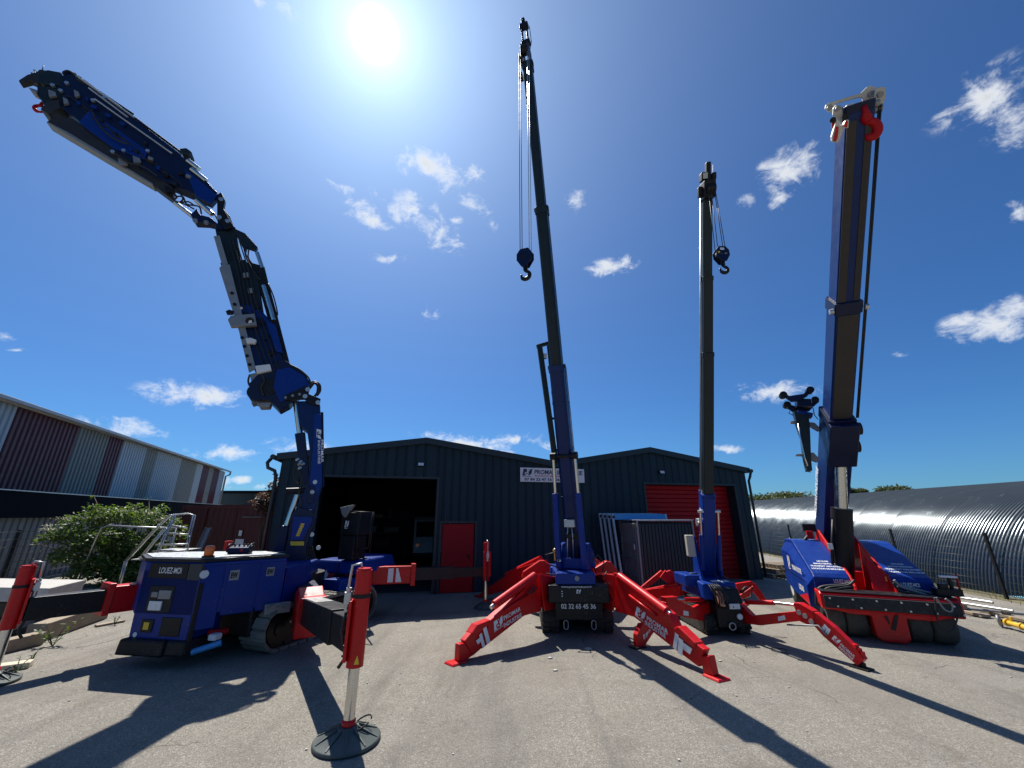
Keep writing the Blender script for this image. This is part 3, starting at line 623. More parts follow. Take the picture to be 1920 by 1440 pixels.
m = MB(); m.hexa([FFr(fw * .73, -.08, .17), FFr(fw + .03, -.05, .17), FFr(fw + .1, .5, .17), FFr(fw * .73, .5, .17), FFr(fw * .73, -.06, .38), FFr(fw + .02, -.04, .38), FFr(fw + .1, .5, .38), FFr(fw * .73, .5, .38)]); m.build('bumper', BLACK, kc, .03)
# side skirts and flank panels
sd0, sd1 = dplan[2], dplan[3]; sx = (sd1 - sd0).normalized(); sn = V((sx.y, -sx.x, 0)); sw = (sd1 - sd0).length; SFr = Fr(sd0, sx, -sn, Z)
cx_ = (plan[2] - plan[1]).normalized(); cw = (plan[2] - plan[1]).length; CFr = Fr(plan[1], cx_, -V((cx_.y, -cx_.x, 0)), Z)
m = MB(); m.box(CFr, .02, cw - .02, -.012, .02, .5, TOPZ - .05); m.build('flank_panel', BLUE, kc, .01)
m = MB(); m.box(SFr, .03, sw * .55, -.012, .02, .66, TOPZ - .05); m.build('flank_panel', BLUE, kc, .01)
m = MB(); m.box(SFr, sw * .58, sw - .03, -.012, .02, .66, TOPZ - .05); m.build('flank_panel', BLUE, kc, .01)
m = MB(); m.box(CFr, .0, .06, -.03, .03, .36, TOPZ - .3); m.build('corner_guard', BLACK, kc, .01)
def decal(parent, f, x, z, w_, h_):
    q = quad(parent, 'sticker', GREYST, [f(x, -.016, z), f(x + w_, -.016, z), f(x + w_, -.016, z + h_), f(x, -.016, z + h_)])
    text(q, 'EW', f(x + .12 * w_, -.018, z + h_ * .2), f.x, Z, w_ * .76, h_ * .6, BLACK, name='pictogram', bold=.05)
decal(kc, SFr, .06, TOPZ - .3, .13, .15); decal(kc, SFr, sw - .3, TOPZ - .28, .12, .14)
m = MB(); lp = CFr(.03, -.05, TOPZ - .17); m.cyl(lp, lp - V((cx_.y, -cx_.x, 0)) * .04, .062, .045, n=20); wl_ = m.build('work_lamp', WHITEPAINT, kc)
m = MB(); m.tube([lp + Z * .05, lp + Z * .14 - fx * .06, lp + Z * .2 - fx * .02], .01, 6); m.build('lamp_cable', HOSE, kc)
bp_ = FFr(fw - .06, .12, TOPZ + .07)
m = MB(); m.cyl(bp_, bp_ + Z * .02, .09, n=20); bb = m.build('beacon_base', BLACK, kc)
m = MB(); m.lathe([(.066, 0), (.07, .03), (.07, .12), (.06, .15), (.02, .155)], bp_ + Z * .021, Z, 20); m.build('beacon_lens', ORANGE, bb)
m = MB(); m.cyl(FFr(fw + .12, .25, .42), FFr(fw + .22, .5, .40), .05, n=12); m.build('coupling', REDDOOR, kc); m = MB(); m.cyl(FFr(fw + .03, .1, .2), FFr(fw + .34, .3, .29), .045, n=12); m.build('coupling', SKYBLUE, kc)
m = MB(); m.box(FFr, fw + .16, fw + .3, .2, .34, .33, .42); m.build('filter_cup', WHITEPAINT, kc, .02)
# valve block on the flank
vb = SFr(sw * .78, -.08, .7)
m = MB()
for i in range(7): m.cyl(vb + sx * (i * .045) + Z * random.uniform(-.03, .05), vb + sx * (i * .045) + sn * .08 + Z * random.uniform(-.02, .05), .018, n=8)
m.box(Fr(vb, sx, sn, Z), -.05, .34, -.06, .03, -.1, .06); m.build('valve_block', GREYST, kc, .003)
# chassis and slewing base
m = MB(); m.box(AF, -.85, .85, -1.5, 1.7, .28, .7); m.build('chassis', BLACK, kc, .02)
m = MB(); m.cyl(AF(0, 0, .7), AF(0, 0, 1.05), .62, n=32); m.build('slewing_ring', BLACK, kc)
m = MB(); m.hexa([AF(-.2, .75, .95), AF(1.05, .75, .95), AF(1.05, 2.15, .95), AF(-.2, 2.15, .95), AF(-.15, .8, 1.22), AF(1.0, .8, 1.22), AF(.95, 2.1, 1.26), AF(-.15, 2.1, 1.26)]); m.build('rear_cover', BLUE, kc, .04)
m = MB(); m.hexa([AF(.45, .35, .6), AF(.98, .35, .6), AF(.98, 1.5, .6), AF(.45, 1.5, .6), AF(.5, .35, .9), AF(.93, .4, .9), AF(.93, 1.45, .86), AF(.5, 1.45, .86)]); m.build('outrigger_housing', BLUE, kc, .03)
# --- crawler tracks: every shoe a plate of its own
shoe = MB()
shoe.hexa([V(q) for q in ((-.275, -.088, 0), (.275, -.088, 0), (.275, .088, 0), (-.275, .088, 0), (-.27, -.075, .05), (.27, -.075, .05), (.27, .075, .05), (-.27, .075, .05))]); shoe.box(WORLD, -.26, -.02, -.055, -.02, .05, .064); shoe.box(WORLD, .02, .26, -.055, -.02, .05, .064)
SHOE_ME = mesh_of(shoe, 'track_shoe', SHOE)
def crawler(xo, ya, yb, rad):
    y_c = lambda s: s
    L = yb - ya - 2 * rad; per = 2 * L + 2 * math.pi * rad; n = int(per / .195)
    m = MB(); pts = []
    for k in range(13): a = math.radians(90 + 180 * k / 12); pts.append((ya + rad + (rad - .05) * math.cos(a), rad + (rad - .05) * math.sin(a)))
    for k in range(13): a = math.radians(-90 + 180 * k / 12); pts.append((yb - rad + (rad - .05) * math.cos(a), rad + (rad - .05) * math.sin(a)))
    m.prof(AF, pts, xo - .2, xo + .2); belt = m.build('track_frame', BLACK, kc)
    for sgn in (1,):
        for yc in (ya + rad, yb - rad):
            m = MB(); m.cyl(AF(xo + .19, yc, rad), AF(xo + .24, yc, rad), rad * .72, n=28); m.cyl(AF(xo + .24, yc, rad), AF(xo + .265, yc, rad), rad * .3, n=20); m.build('idler_wheel', BLACK, belt, .008)
        for k in range(5):
            yc = ya + rad + L * (k + .5) / 5; m = MB(); m.cyl(AF(xo + .19, yc, .14), AF(xo + .24, yc, .14), .085, n=18); m.build('roller', BLACK, belt)
    m = MB(); m.box(AF, xo + .202, xo + .235, ya + rad * 1.5, yb - rad * 1.5, .22, rad * 1.75); gp = m.build('side_guard', BLACK, belt, .01)
    text(gp, 'www.promarindustrie.fr', AF(xo + .237, ya + rad * 1.55, .37), AA, Z, 1.2, .07, WHITE, bold=.01)
    for k in range(n):
        d = per * k / n
        if d < L: y, z, ny, nz = ya + rad + d, 2 * rad, 0, 1
        elif d < L + math.pi * rad: a = math.pi / 2 - (d - L) / rad; y, z, ny, nz = yb - rad + rad * math.cos(a), rad + rad * math.sin(a), math.cos(a), math.sin(a)
        elif d < 2 * L + math.pi * rad: y, z, ny, nz = yb - rad - (d - L - math.pi * rad), 0, 0, -1
        else: a = -math.pi / 2 - (d - 2 * L - math.pi * rad) / rad; y, z, ny, nz = ya + rad + rad * math.cos(a), rad + rad * math.sin(a), math.cos(a), math.sin(a)
        up = AA * ny + Z * nz; fwd = AR.cross(up) * -1
        f = Fr(AF(xo, y - ny * .045, z - nz * .045 + .012), AR, up.cross(AR), up)
        inst('track_shoe', SHOE_ME, fmat(f), kc)
ttf = aloc(gr(492, 1233))
crawler(ttf[0] - .28, ttf[1] - .05, ttf[1] + 2.8, .335)
crawler(ttf[0] - 2.1, ttf[1] - .05, ttf[1] + 2.8, .335)
# --- outriggers
def jack(foot, top, r, pad_r=.33, tubez=.66):
    foot = V(foot); f = Fr((foot.x, foot.y, 0), (1, 0, 0), (0, 1, 0), Z)
    m = MB(); m.cyl(f(0, 0, tubez), f(0, 0, top), r, n=28); m.cyl(f(0, 0, top), f(0, 0, top + .02), r * .85, n=28); t = m.build('jack_tube', RED, kc, .006)
    m = MB(); m.cyl(f(0, 0, top - .28), f(0, 0, top - .24), r + .008, n=28); m.build('clamp_band', BLACK, t)
    m = MB(); m.cyl(f(0, 0, .18), f(0, 0, tubez - .001), r * .64, n=24); m.build('jack_rod', CHROME, t)
    m = MB(); m.lathe([(r * .72, .12), (r * .78, .14), (r * .78, .19), (r * .6, .2)], f.o, Z, 20); m.build('foot_collar', RED, t)
    m = MB(); m.lathe([(pad_r, .006), (pad_r, .03), (pad_r * .96, .04), (pad_r * .35, .11), (.1, .14)], f.o, Z, 32)
    for k in range(10):
        a = 2 * math.pi * k / 10; d = V((math.cos(a), math.sin(a), 0)); e = V((-d.y, d.x, 0))
        m.slab([f.o + d * .08 + Z * .15, f.o + d * (pad_r * .93) + Z * .05, f.o + d * (pad_r * .93) + Z * .03, f.o + d * .08 + Z * .03], e * .014)
    pd = m.build('foot_pad', mat('grey_green_pad', (.075, .09, .085), .6, metal=.2, var=.2, dirt=.3), t)
    m = MB(); m.tube(arc(f(.12, .05, .14), (1, .2, .35), (0, .9, .3), .09, 0, 330, 14), .008, 6); m.build('pad_handle', BLACK, pd)
    return t, f
def hose_set(t, f, d, r, top):
    d = V(d).normalized(); e = V((-d.y, d.x, 0))
    m = MB(); m.tube([f.o + d * (r * .3) + Z * (top + .02), f.o + d * (r * .5) + Z * (top + .07), f.o + d * (r + .05) + Z * (top + .05), f.o + d * (r + .07) + Z * (top - .2)], .014, 8); m.build('hydraulic_pipe', STEEL, t)
    m = MB(); m.cyl(f.o + d * (r + .06) + Z * (top - .42), f.o + d * (r + .06) + Z * (top - .18), .03, n=10); m.box(Fr(f.o + d * (r + .06) + Z * (top - .34), d, e, Z), -.035, .035, -.035, .035, 0, .12); m.build('check_valve', STEEL, t, .004)
    m = MB(); m.tube([f.o + d * (r + .06) + Z * (top - .42), f.o + d * (r + .09) + Z * (top - .6), f.o + d * (r + .02) + Z * (top - .86), f.o + d * (r + .08) + Z * (top - .95)], .018, 8); m.build('hydraulic_hose', HOSE, t)
    m = MB(); m.box(Fr(f.o + d * (r + .012), d, e, Z), -.02, .012, -.1, .1, .72, 1.3); m.build('mounting_flange', RED, t, .004)
    m = MB()
    for k in range(6): m.cyl(f.o + d * (r + .02) + e * .085 + Z * (.78 + .09 * k), f.o + d * (r + .04) + e * .085 + Z * (.78 + .09 * k), .012, n=6)
    for k in range(6): m.cyl(f.o + d * (r + .02) - e * .085 + Z * (.78 + .09 * k), f.o + d * (r + .04) - e * .085 + Z * (.78 + .09 * k), .012, n=6)
    tag(m.build('bolts', BLACK, t), kind='stuff')
def beam(p, q, w, h, name, mt, bev=.008):
    p, q = V(p), V(q); d = (q - p).normalized(); e = V((d.y, -d.x, 0)).normalized(); u = e.cross(d); f = Fr(p, e, d, u)
    m = MB(); m.box(f, -w / 2, w / 2, 0, (q - p).length, -h / 2, h / 2); return m.build(name, mt, kc, bev), f
PN = gr(650, 1391); root = V((-3.05, 7.35, .93))
t, f = jack(PN, 1.60, .088); hose_set(t, f, (-.8, -.1, 0), .088, 1.6)
RA = V((-3.62, 7.95, .63)); RE = V((PN.x, PN.y, .96)); d3 = (RE - RA).normalized(); dirn = V((d3.x, d3.y, 0)).normalized()
beam(RA, RE - d3 * .13, .25, .33, 'outrigger_beam', BLACK)
b2, bf = beam(RA + d3 * .2, RE - d3 * .8, .29, .38, 'outrigger_beam', BLACK)
quad(b2, 'worn_top', mat('scuffed_steel', (.3, .31, .31), .45, metal=.6, var=.5, scale=14, dirt=.6, dcol=(.03, .03, .03)), [bf(-.12, .3, .194), bf(-.12, 1.3, .194), bf(.12, 1.3, .194), bf(.12, .3, .194)][::-1])
m = MB(); rf = Fr(RA, V((dirn.y, -dirn.x, 0)), dirn, Z)
m.prof(rf, [(-.1, -.3), (.3, -.32), (.42, -.1), (.42, .22), (.3, .26), (.1, .36), (-.2, .26), (-.35, .05)], -.2, .2); m.build('outrigger_bracket', RED, kc, .02)
m = MB(); m.prof(rf, [(.26, -.36), (.46, -.36), (.48, .24), (.28, .25)], -.22, .22); m.build('bracket_collar', RED, kc, .02)
beam(V((-4.2, 8.9, .78)), V((-3.55, 7.9, .72)), .36, .38, 'outrigger_arm', NAVY, .02)
quad(t, 'warning_sticker', YELLOW, [f(.02, -.094, .70), f(.07, -.08, .70), f(.05, -.088, .78), f(.045, -.088, .78)])
# beam that runs off to the right
PF = gr(910, 1140); t, f = jack(PF, 1.5, .08, .28, .62); hose_set(t, f, (.3, -.95, 0), .08, 1.5)
q0 = V((-4.2, 10.05, .86)); q1 = V((PF.x, PF.y, .83)); dn = (q1 - q0).normalized(); LB = (q1 - q0).length
k1 = onp(776, 1090, q0, dn); r_end = (k1 - q0).dot(dn)
bm_, rf2 = beam(q0, q0 + dn * r_end, .3, .38, 'outrigger_housing', RED, .012)
beam(q0 + dn * (r_end - .3), q0 + dn * (r_end + (LB - r_end) * .55), .24, .27, 'outrigger_beam', BLACK); beam(q0 + dn * (r_end - .3), q1 - dn * .1, .19, .21, 'outrigger_beam', BLACK)
m = MB(); m.box(rf2, -.19, .19, r_end - .1, r_end + .01, -.24, .24); m.build('housing_collar', RED, bm_, .012)
# near face of the housing is x = +/-; the camera looks at its +x side
def onface(s, z): return rf2(.153, s, z)
for a, b in ((r_end - .62, r_end - .5), (r_end - .44, r_end - .3)):
    quad(bm_, 'stripe', WHITE, [onface(a, -.15), onface(b, -.15), onface(b - .1 if a > r_end - .5 else b, .15), onface(a, .15)])
quad(bm_, 'stripe', WHITE, [onface(r_end - 2.03, -.12), onface(r_end - 1.97, -.12), onface(r_end - 1.9, .15), onface(r_end - 1.98, .15)])
m = MB(); c_ = rf2(.16, r_end - 1.25, .02); m.slab(arc(c_, dn, Z, .3, 180, 360, 16) + arc(c_, dn, Z, .17, 360, 180, 16), rf2.x * .01); m.build('curved_trim', BLACK, bm_)
for k in range(2): m = MB(); m.cyl(rf2(.14, .25 + k * .55, -.02), rf2(.17, .25 + k * .55, -.02), .13, n=24); m.build('access_hole', BLACK, bm_)
# left hand outriggers
PL_ = gr(-22, 1283); t, f = jack(PL_, 1.47, .088, .3); hose_set(t, f, (.6, .6, 0), .088, 1.47)
q0 = V((-6.05, 8.35, .86)); q1 = V((PL_.x, PL_.y, .9)); dn = (q1 - q0).normalized(); LB = (q1 - q0).length
k1 = onp(188, 1135, q0, dn); r_end = (k1 - q0).dot(dn)
hb, rf3 = beam(q0, q0 + dn * r_end, .3, .4, 'outrigger_housing', RED, .012)
m = MB(); m.box(rf3, -.18, .18, r_end - .08, r_end + .01, -.22, .25); m.build('housing_collar', RED, hb, .01)
beam(q0 + dn * (r_end - .3), q1 - dn * .1, .24, .31, 'outrigger_beam', BLACK)
q1 = V((-8.3, 12.6, .84)); q0 = V((-5.6, 10.2, .86)); beam(q0, q0.lerp(q1, .5), .3, .38, 'outrigger_housing', RED, .012); beam(q0.lerp(q1, .45), q1, .24, .29, 'outrigger_beam', BLACK); jack(q1, 1.45, .11, .28)

# --- tower, boom sections: outlines lie in the slewing plane
SL = V((-.91, -.41, 0)).normalized(); SN = V((-SL.y, SL.x, 0))
if SN.dot(V((0, 0, 0)) - TW) < 0: SN = -SN                   # SN points to the yard side (towards the viewer)
def S(px, py, off=0.0): return onp(px, py, TW + SN * off, SL)
def c4(x, y, off=0): return S(460 + x / 3.43, 680 + y / 3.43, off)
def c3(x, y, off=0): return S(360 + x / 3.273, 360 + y / 3.273, off)
def c2(x, y, off=0): return S(20 + x / 4.364, 110 + y / 4.364, off)
def arm(name, mt, pts, th, cv, off=0.0, parent=None, bev=.012):
    m = MB(); m.slab([cv(x, y, off) for x, y in pts], SN * th); return m.build(name, mt, parent or kc, bev)
def rod(name, mt, p, q, r, cv, off=0.0, parent=None, n=14):
    m = MB(); m.cyl(cv(*p, off), cv(*q, off), r, n=n); return m.build(name, mt, parent or kc)
def pins(cv, pts, r, off, parent=None, mt=None):
    for x, y in pts:
        m = MB(); p = cv(x, y, off); m.cyl(p - SN * .03, p + SN * .02, r, n=18); m.build('pin', mt or GREYST, parent or kc, .004)
def hose(cv, pts, r, off, parent=None, name='hydraulic_hose', mt=None):
    m = MB(); ps = [cv(x, y, off + random.uniform(-.02, .02)) for x, y in pts]
    sm = []
    for i in range(len(ps) - 1):
        a, b = ps[max(i - 1, 0)], ps[i]; c, d = ps[i + 1], ps[min(i + 2, len(ps) - 1)]
        for k in range(4):
            t_ = k / 4; sm.append(.5 * ((2 * b) + (c - a) * t_ + (2 * a - 5 * b + 4 * c - d) * t_ ** 2 + (3 * b - a - 3 * c + d) * t_ ** 3))
    sm.append(ps[-1]); m.tube(sm, r, 7); return m.build(name, mt or HOSE, parent or kc)
twr = arm('tower', NAVY, [(300, 975), (345, 930), (430, 950), (455, 1000), (395, 1180), (385, 1350), (265, 1350), (275, 1160)], .62, c4)
arm('tower_plate', BLUE, [(310, 990), (420, 990), (435, 1010), (370, 1140), (290, 1140)], .03, c4, .335, twr, .006)
q = MB(); 
for k in range(6):
    z0 = k * 14
    quad(twr, 'warning_sticker', YELLOW, [c4(360 - k * 6 - 6, 1046 + z0, .354), c4(384 - k * 6 - 6, 1046 + z0, .354), c4(386 - k * 6 - 6, 1034 + z0, .354), c4(364 - k * 6 - 6, 1034 + z0, .354)])
quad(twr, 'warning_sticker', YELLOW, [c4(290, 1176, .316), c4(376, 1176, .316), c4(378, 1150, .316), c4(290, 1150, .316)])
mb_ = arm('main_boom', BOOMBLUE, [(330, 262), (430, 258), (482, 285), (490, 500), (495, 800), (470, 880), (440, 965), (395, 975), (350, 960), (352, 880), (400, 790), (425, 650), (400, 450), (360, 420)], .42, c4)
arm('boom_cheek', BLUE, [(440, 330), (488, 330), (493, 780), (430, 930), (412, 900), (420, 700), (435, 560)], .03, c4, .228, mb_, .006)
rod('boom_tube', NAVY, (492, 320), (499, 800), .035, c4, -.1, mb_)
arm('lift_cylinder', NAVY, [(318, 460), (385, 450), (420, 790), (372, 775), (340, 610)], .2, c4, .06, kc, .02)
rod('lift_rod', CHROME, (322, 240), (352, 460), .062, c4, .06)
rod('lift_rod', CHROME, (335, 850), (265, 1050), .066, c4, .12)
arm('lift_cylinder', NAVY, [(235, 1045), (290, 1050), (255, 1215), (180, 1215), (205, 1130)], .2, c4, .12, kc, .03)
m = MB(); m.cyl(c4(262, 826, .1), c4(415, 820, .1), .065, n=16); m.build('cross_pin', BLACK, kc, .01)
arm('link_plate', NAVY, [(395, 800), (440, 790), (455, 850), (430, 910), (400, 905)], .06, c4, .26)
pins(c4, [(448, 768), (430, 832), (415, 957), (428, 1105), (470, 1190)], .045, .27, mb_, STEEL)
m = MB(); 
for x, y in ((330, 625), (350, 640), (345, 680), (365, 655), (340, 655)): m.cyl(c4(x, y, .18), c4(x + 10, y - 6, .25), .03, n=8)
tag(m.build('hydraulic_fittings', STEEL, kc), kind='stuff')
hose(c4, [(335, 640), (315, 690), (320, 760), (360, 800)], .018, .2); hose(c4, [(350, 690), (360, 760), (345, 830), (360, 900), (330, 990)], .018, .24)
# lettering up the boom
o0 = c4(466, 650, .246); o1 = c4(458, 500, .246); upv = (o1 - o0).normalized(); rt = SN.cross(upv) * -1
for body_, xx, a, b in (('PROMAR', 486, 496, 640), ('INDUSTRIE', 466, 500, 648)):
    p = c4(xx, a, .246); e = (c4(xx, b) - c4(xx, a)); text(mb_, body_, p - rt * 0, e, e.normalized().cross(SN) * -1, e.length, .055 if body_ == 'PROMAR' else .05, WHITE, bold=.02)
p = c4(458, 425, .246); e = c4(456, 492) - c4(458, 425); emblem(mb_, p, e, e.normalized().cross(SN) * -1, e.length, .10, WHITE, BLUE)
# head knuckle
hd_ = arm('knuckle_head', NAVY, [(360, 1195), (440, 1110), (560, 1045), (600, 1068), (690, 1125), (728, 1190), (690, 1240), (640, 1275), (600, 1320), (540, 1352), (502, 1312), (480, 1292), (368, 1290)], .5, c3)
arm('head_cover', BLUE, [(520, 1090), (600, 1075), (690, 1130), (722, 1185), (640, 1250), (540, 1290), (500, 1200)], .03, c3, .268, hd_, .01)
m = MB(); m.cyl(c3(398, 1240) - SN * .22, c3(398, 1240) + SN * .2, .17, n=32); m.build('slew_motor', DARKBOOM, hd_, .02)
m = MB(); m.cyl(c3(475, 1215) - SN * .26, c3(475, 1215) + SN * .27, .19, n=32); m.build('winch_drum', BLACK, hd_, .02)
arm('motor_bracket', GREYST, [(370, 1295), (490, 1300), (480, 1328), (420, 1330), (400, 1300), (372, 1312)], .3, c3, .1, hd_)
arm('link_plate', BLACK, [(560, 1255), (700, 1190), (725, 1200), (715, 1240), (790, 1270), (780, 1312), (740, 1305), (690, 1275), (575, 1280)], .05, c3, .3)
arm('link_plate', BLACK, [(560, 1255), (700, 1190), (725, 1200), (715, 1240), (790, 1270), (780, 1312), (740, 1305), (690, 1275), (575, 1280)], .05, c3, -.3)
pins(c3, [(710, 1212), (694, 1254), (773, 1292)], .05, .33, hd_, STEEL); pins(c3, [(575, 1262), (618, 1250), (660, 1242)], .03, .33, hd_)
hose(c3, [(720, 1190), (745, 1165), (780, 1180), (785, 1220), (765, 1250)], .03, .1); hose(c3, [(722, 1205), (750, 1172), (772, 1190), (770, 1230), (752, 1255)], .03, .2)
hose(c3, [(600, 1060), (660, 1090), (715, 1140), (730, 1190)], .02, .28); hose(c3, [(430, 1120), (445, 1160), (425, 1200), (440, 1250)], .02, .32); hose(c3, [(355, 1120), (345, 1160), (360, 1195), (400, 1180)], .02, .2)
# second arm
a2 = arm('outer_arm', BOOMBLUE, [(285, 722), (400, 710), (500, 820), (562, 1055), (500, 1105), (385, 1100)], .32, c3)
arm('telescopic_section', DARKBOOM, [(180, 452), (330, 432), (405, 520), (440, 740), (292, 740)], .27, c3, 0, a2)
arm('telescopic_section', DARKBOOM, [(148, 242), (270, 230), (305, 440), (190, 455)], .22, c3, 0, a2)
arm('arm_shroud', BLUE, [(300, 715), (395, 708), (480, 815), (440, 830), (390, 770), (300, 750)], .36, c3, 0, a2)
arm('arm_shroud', BLUE, [(455, 800), (515, 830), (560, 1000), (520, 990)], .3, c3, .1, a2)
arm('knuckle_link', DARKBOOM, [(255, 228), (330, 262), (405, 345), (395, 365), (340, 345), (330, 375), (290, 300)], .12, c3, .05)
arm('cylinder_rail', BLACK, [(330, 372), (360, 445), (448, 470), (470, 560), (527, 770), (597, 1042), (560, 1048), (470, 800), (415, 600), (370, 500)], .22, c3, 0, kc)
rod('chrome_rod', CHROME, (400, 372), (432, 468), .05, c3, .1); rod('chrome_rod', CHROME, (438, 575), (500, 788), .055, c3, .13)
hose(c3, [(465, 560), (500, 640), (525, 750), (505, 760)], .016, .15); hose(c3, [(350, 345), (345, 400), (370, 440), (352, 420)], .016, .1); hose(c3, [(320, 350), (340, 420), (385, 500), (420, 540)], .018, .2)
rail = arm('ladder_strip', GREYST, [(168, 470), (188, 448), (232, 448), (392, 1085), (350, 1108), (290, 860)], .05, c3, .24, None, .004)
pins(c3, [(246, 622), (262, 690), (308, 895), (322, 948), (338, 1006), (354, 1060)], .036, .268, rail, BLACK)  # holes of the strip, their darkness painted as black discs, not real pins
arm('ladder_strip', GREYST, [(134, 275), (170, 270), (222, 445), (185, 450)], .05, c3, .2, None, .004)
box1 = arm('valve_box', GREYST, [(222, 790), (240, 765), (385, 752), (400, 822), (240, 832)], .12, c3, .3, None, .012)
m = MB(); m.cyl(c3(355, 792, .355), c3(355, 792, .375), .085, n=24); m.build('box_emblem', BLACK, box1)
quad(box1, 'box_mark', WHITE, [c3(345, 806, .38), c3(368, 802, .38), c3(366, 780, .38), c3(350, 784, .38)])
arm('valve_box', WHITEPAINT, [(330, 903), (360, 898), (398, 912), (390, 932), (338, 932)], .1, c3, .28, None, .008)
arm('valve_box', WHITEPAINT, [(390, 1072), (480, 1062), (490, 1098), (400, 1118)], .14, c3, .28, None, .008)
arm('camera_unit', BLACK, [(208, 735), (230, 725), (260, 735), (250, 752), (215, 752)], .08, c3, .26, None, .006)
m = MB(); m.cyl(c3(300, 712, .24), c3(302, 712, .27), .03, n=10); m.build('lamp', STEEL, kc)
arm('bracket', GREYST, [(355, 1120), (400, 1110), (430, 1140), (400, 1180), (370, 1190)], .08, c3, .2)
# elbow and third arm
arm('elbow_link', NAVY, [(1480, 1300), (1530, 1250), (1560, 1300), (1640, 1320), (1700, 1370), (1700, 1300), (1720, 1250), (1690, 1140), (1730, 1115), (1755, 1160), (1740, 1240), (1800, 1310), (1835, 1400), (1800, 1440), (1690, 1440), (1690, 1380), (1620, 1365), (1520, 1360)], .22, c2)
arm('link_plate', BLACK, [(1690, 1130), (1730, 1112), (1755, 1160), (1742, 1230), (1830, 1380), (1760, 1400), (1690, 1290)], .05, c2, .2)
pins(c2, [(1722, 1152), (1708, 1300), (1775, 1330)], .05, .23, None, STEEL); pins(c2, [(1510, 1325), (1600, 1340)], .05, .14)
rod('chrome_rod', CHROME, (1345, 1180), (1500, 1300), .05, c2, .05); rod('chrome_rod', CHROME, (1520, 1160), (1650, 1275), .06, c2, .1)
for a in (([(1310, 1080), (1360, 1130), (1340, 1160), (1420, 1190), (1500, 1230)]), ([(1380, 1090), (1410, 1150), (1380, 1180), (1450, 1170), (1500, 1200)]), ([(1350, 1130), (1410, 1130), (1440, 1190), (1540, 1210), (1560, 1270)]), ([(1560, 1180), (1620, 1230), (1660, 1260), (1700, 1330)])): hose(c2, a, .018, .1)
a3 = arm('jib_arm', NAVY, [(430, 190), (520, 175), (640, 240), (1000, 505), (1390, 810), (1590, 1010), (1700, 1125), (1640, 1195), (1520, 1140), (1180, 1000), (830, 760), (560, 530), (430, 440)], .3, c2)
arm('jib_cover', BLUE, [(560, 520), (640, 430), (900, 600), (1120, 760), (1100, 830), (850, 740), (640, 590)], .03, c2, .17, a3, .01)
arm('jib_cover', BLUE, [(1420, 900), (1560, 1010), (1690, 1120), (1640, 1190), (1520, 1130)], .03, c2, .17, a3, .01)
arm('jib_head', DARKBOOM, [(250, 175), (330, 140), (440, 160), (470, 230), (430, 265), (300, 260), (245, 235)], .3, c2, 0, None, .02); arm('jib_head', DARKBOOM, [(245, 262), (300, 275), (460, 275), (470, 450), (400, 455), (300, 420), (250, 330)], .3, c2, 0, None, .02); arm('jib_head', NAVY, [(440, 140), (510, 132), (600, 185), (560, 215), (470, 190)], .2, c2, 0, None, .01)
arm('folded_jib', OLIVE, [(312, 550), (370, 505), (520, 515), (780, 690), (1340, 1075), (1345, 1185), (1180, 1060), (780, 830)], .2, c2, .02, None, .012)
arm('folded_jib_plate', GREYST, [(330, 552), (500, 640), (900, 880), (1180, 1050), (1180, 1065), (780, 832), (318, 556)], .24, c2, .02, None, .008)
arm('jib_end', OLIVE, [(275, 460), (330, 400), (420, 380), (440, 440), (340, 500)], .3, c2, .02)
arm('jib_end', GREYST, [(160, 258), (235, 280), (230, 315), (190, 295)], .16, c2, .1)
arm('cable_guide', DARKBOOM, [(1395, 775), (1450, 768), (1495, 800), (1470, 822), (1420, 815)], .3, c2, 0)
rod('chrome_rod', CHROME, (1450, 835), (1540, 905), .06, c2, .12, a3); rod('chrome_rod', CHROME, (1480, 905), (1600, 1000), .06, c2, .14, a3)
for a, b, o in (((540, 140), (1010, 480), .18), ((690, 330), (1320, 775), .26), ((1010, 500), (1400, 790), .1), ((600, 175), (980, 460), .05), ((640, 240), (960, 480), .26)): rod('hydraulic_pipe', STEEL, a, b, .02, c2, o, a3, 8)
rod('hydraulic_pipe', BLACK, (560, 160), (1000, 455), .03, c2, -.05, a3, 8); rod('hydraulic_pipe', BLACK, (1010, 485), (1400, 775), .04, c2, 0, a3, 8)
hose(c2, [(440, 135), (430, 115), (470, 100), (520, 130), (560, 180), (620, 210), (700, 260)], .022, .15, a3); hose(c2, [(490, 120), (530, 125), (570, 170), (680, 245), (800, 330), (1010, 485)], .02, .0, a3)
hose(c2, [(660, 420), (740, 560), (840, 650), (960, 700)], .02, .27, a3); hose(c2, [(860, 780), (960, 850), (1080, 880), (1200, 960)], .02, .25, a3)
pins(c2, [(460, 200), (345, 218), (675, 342), (768, 318), (925, 752), (1122, 755), (835, 762), (410, 262)], .04, .19, a3, STEEL)
for x, y, w_ in ((310, 260, 60), (520, 260, 40), (880, 820, 70), (1260, 1040, 50), (1000, 800, 60), (430, 320, 40)):
    arm('valve_block', GREYST if x % 3 else BLACK, [(x, y), (x + w_, y + 20), (x + w_ + 10, y + 50), (x + 10, y + 60)], .06, c2, .19, a3, .006)
arm('hook_bracket', OLIVE, [(80, 200), (150, 155), (230, 130), (250, 110), (310, 120), (330, 140), (240, 230), (170, 200), (90, 222)], .14, c2, .05)
for a in (((205, 130), (190, 90), (215, 110)), ((235, 115), (262, 85), (268, 55)), ((175, 130), (170, 115), (200, 130))): hose(c2, a, .01, .08)
m = MB(); hc = c2(238, 410); m.tube(arc(hc, SL, Z, .085, 110, -150, 18), [.03] * 6 + [.036] * 8 + [.022] * 5, 10); m.cyl(c2(262, 360), c2(240, 385), .03, n=10); m.build('hook', REDDOOR, kc)
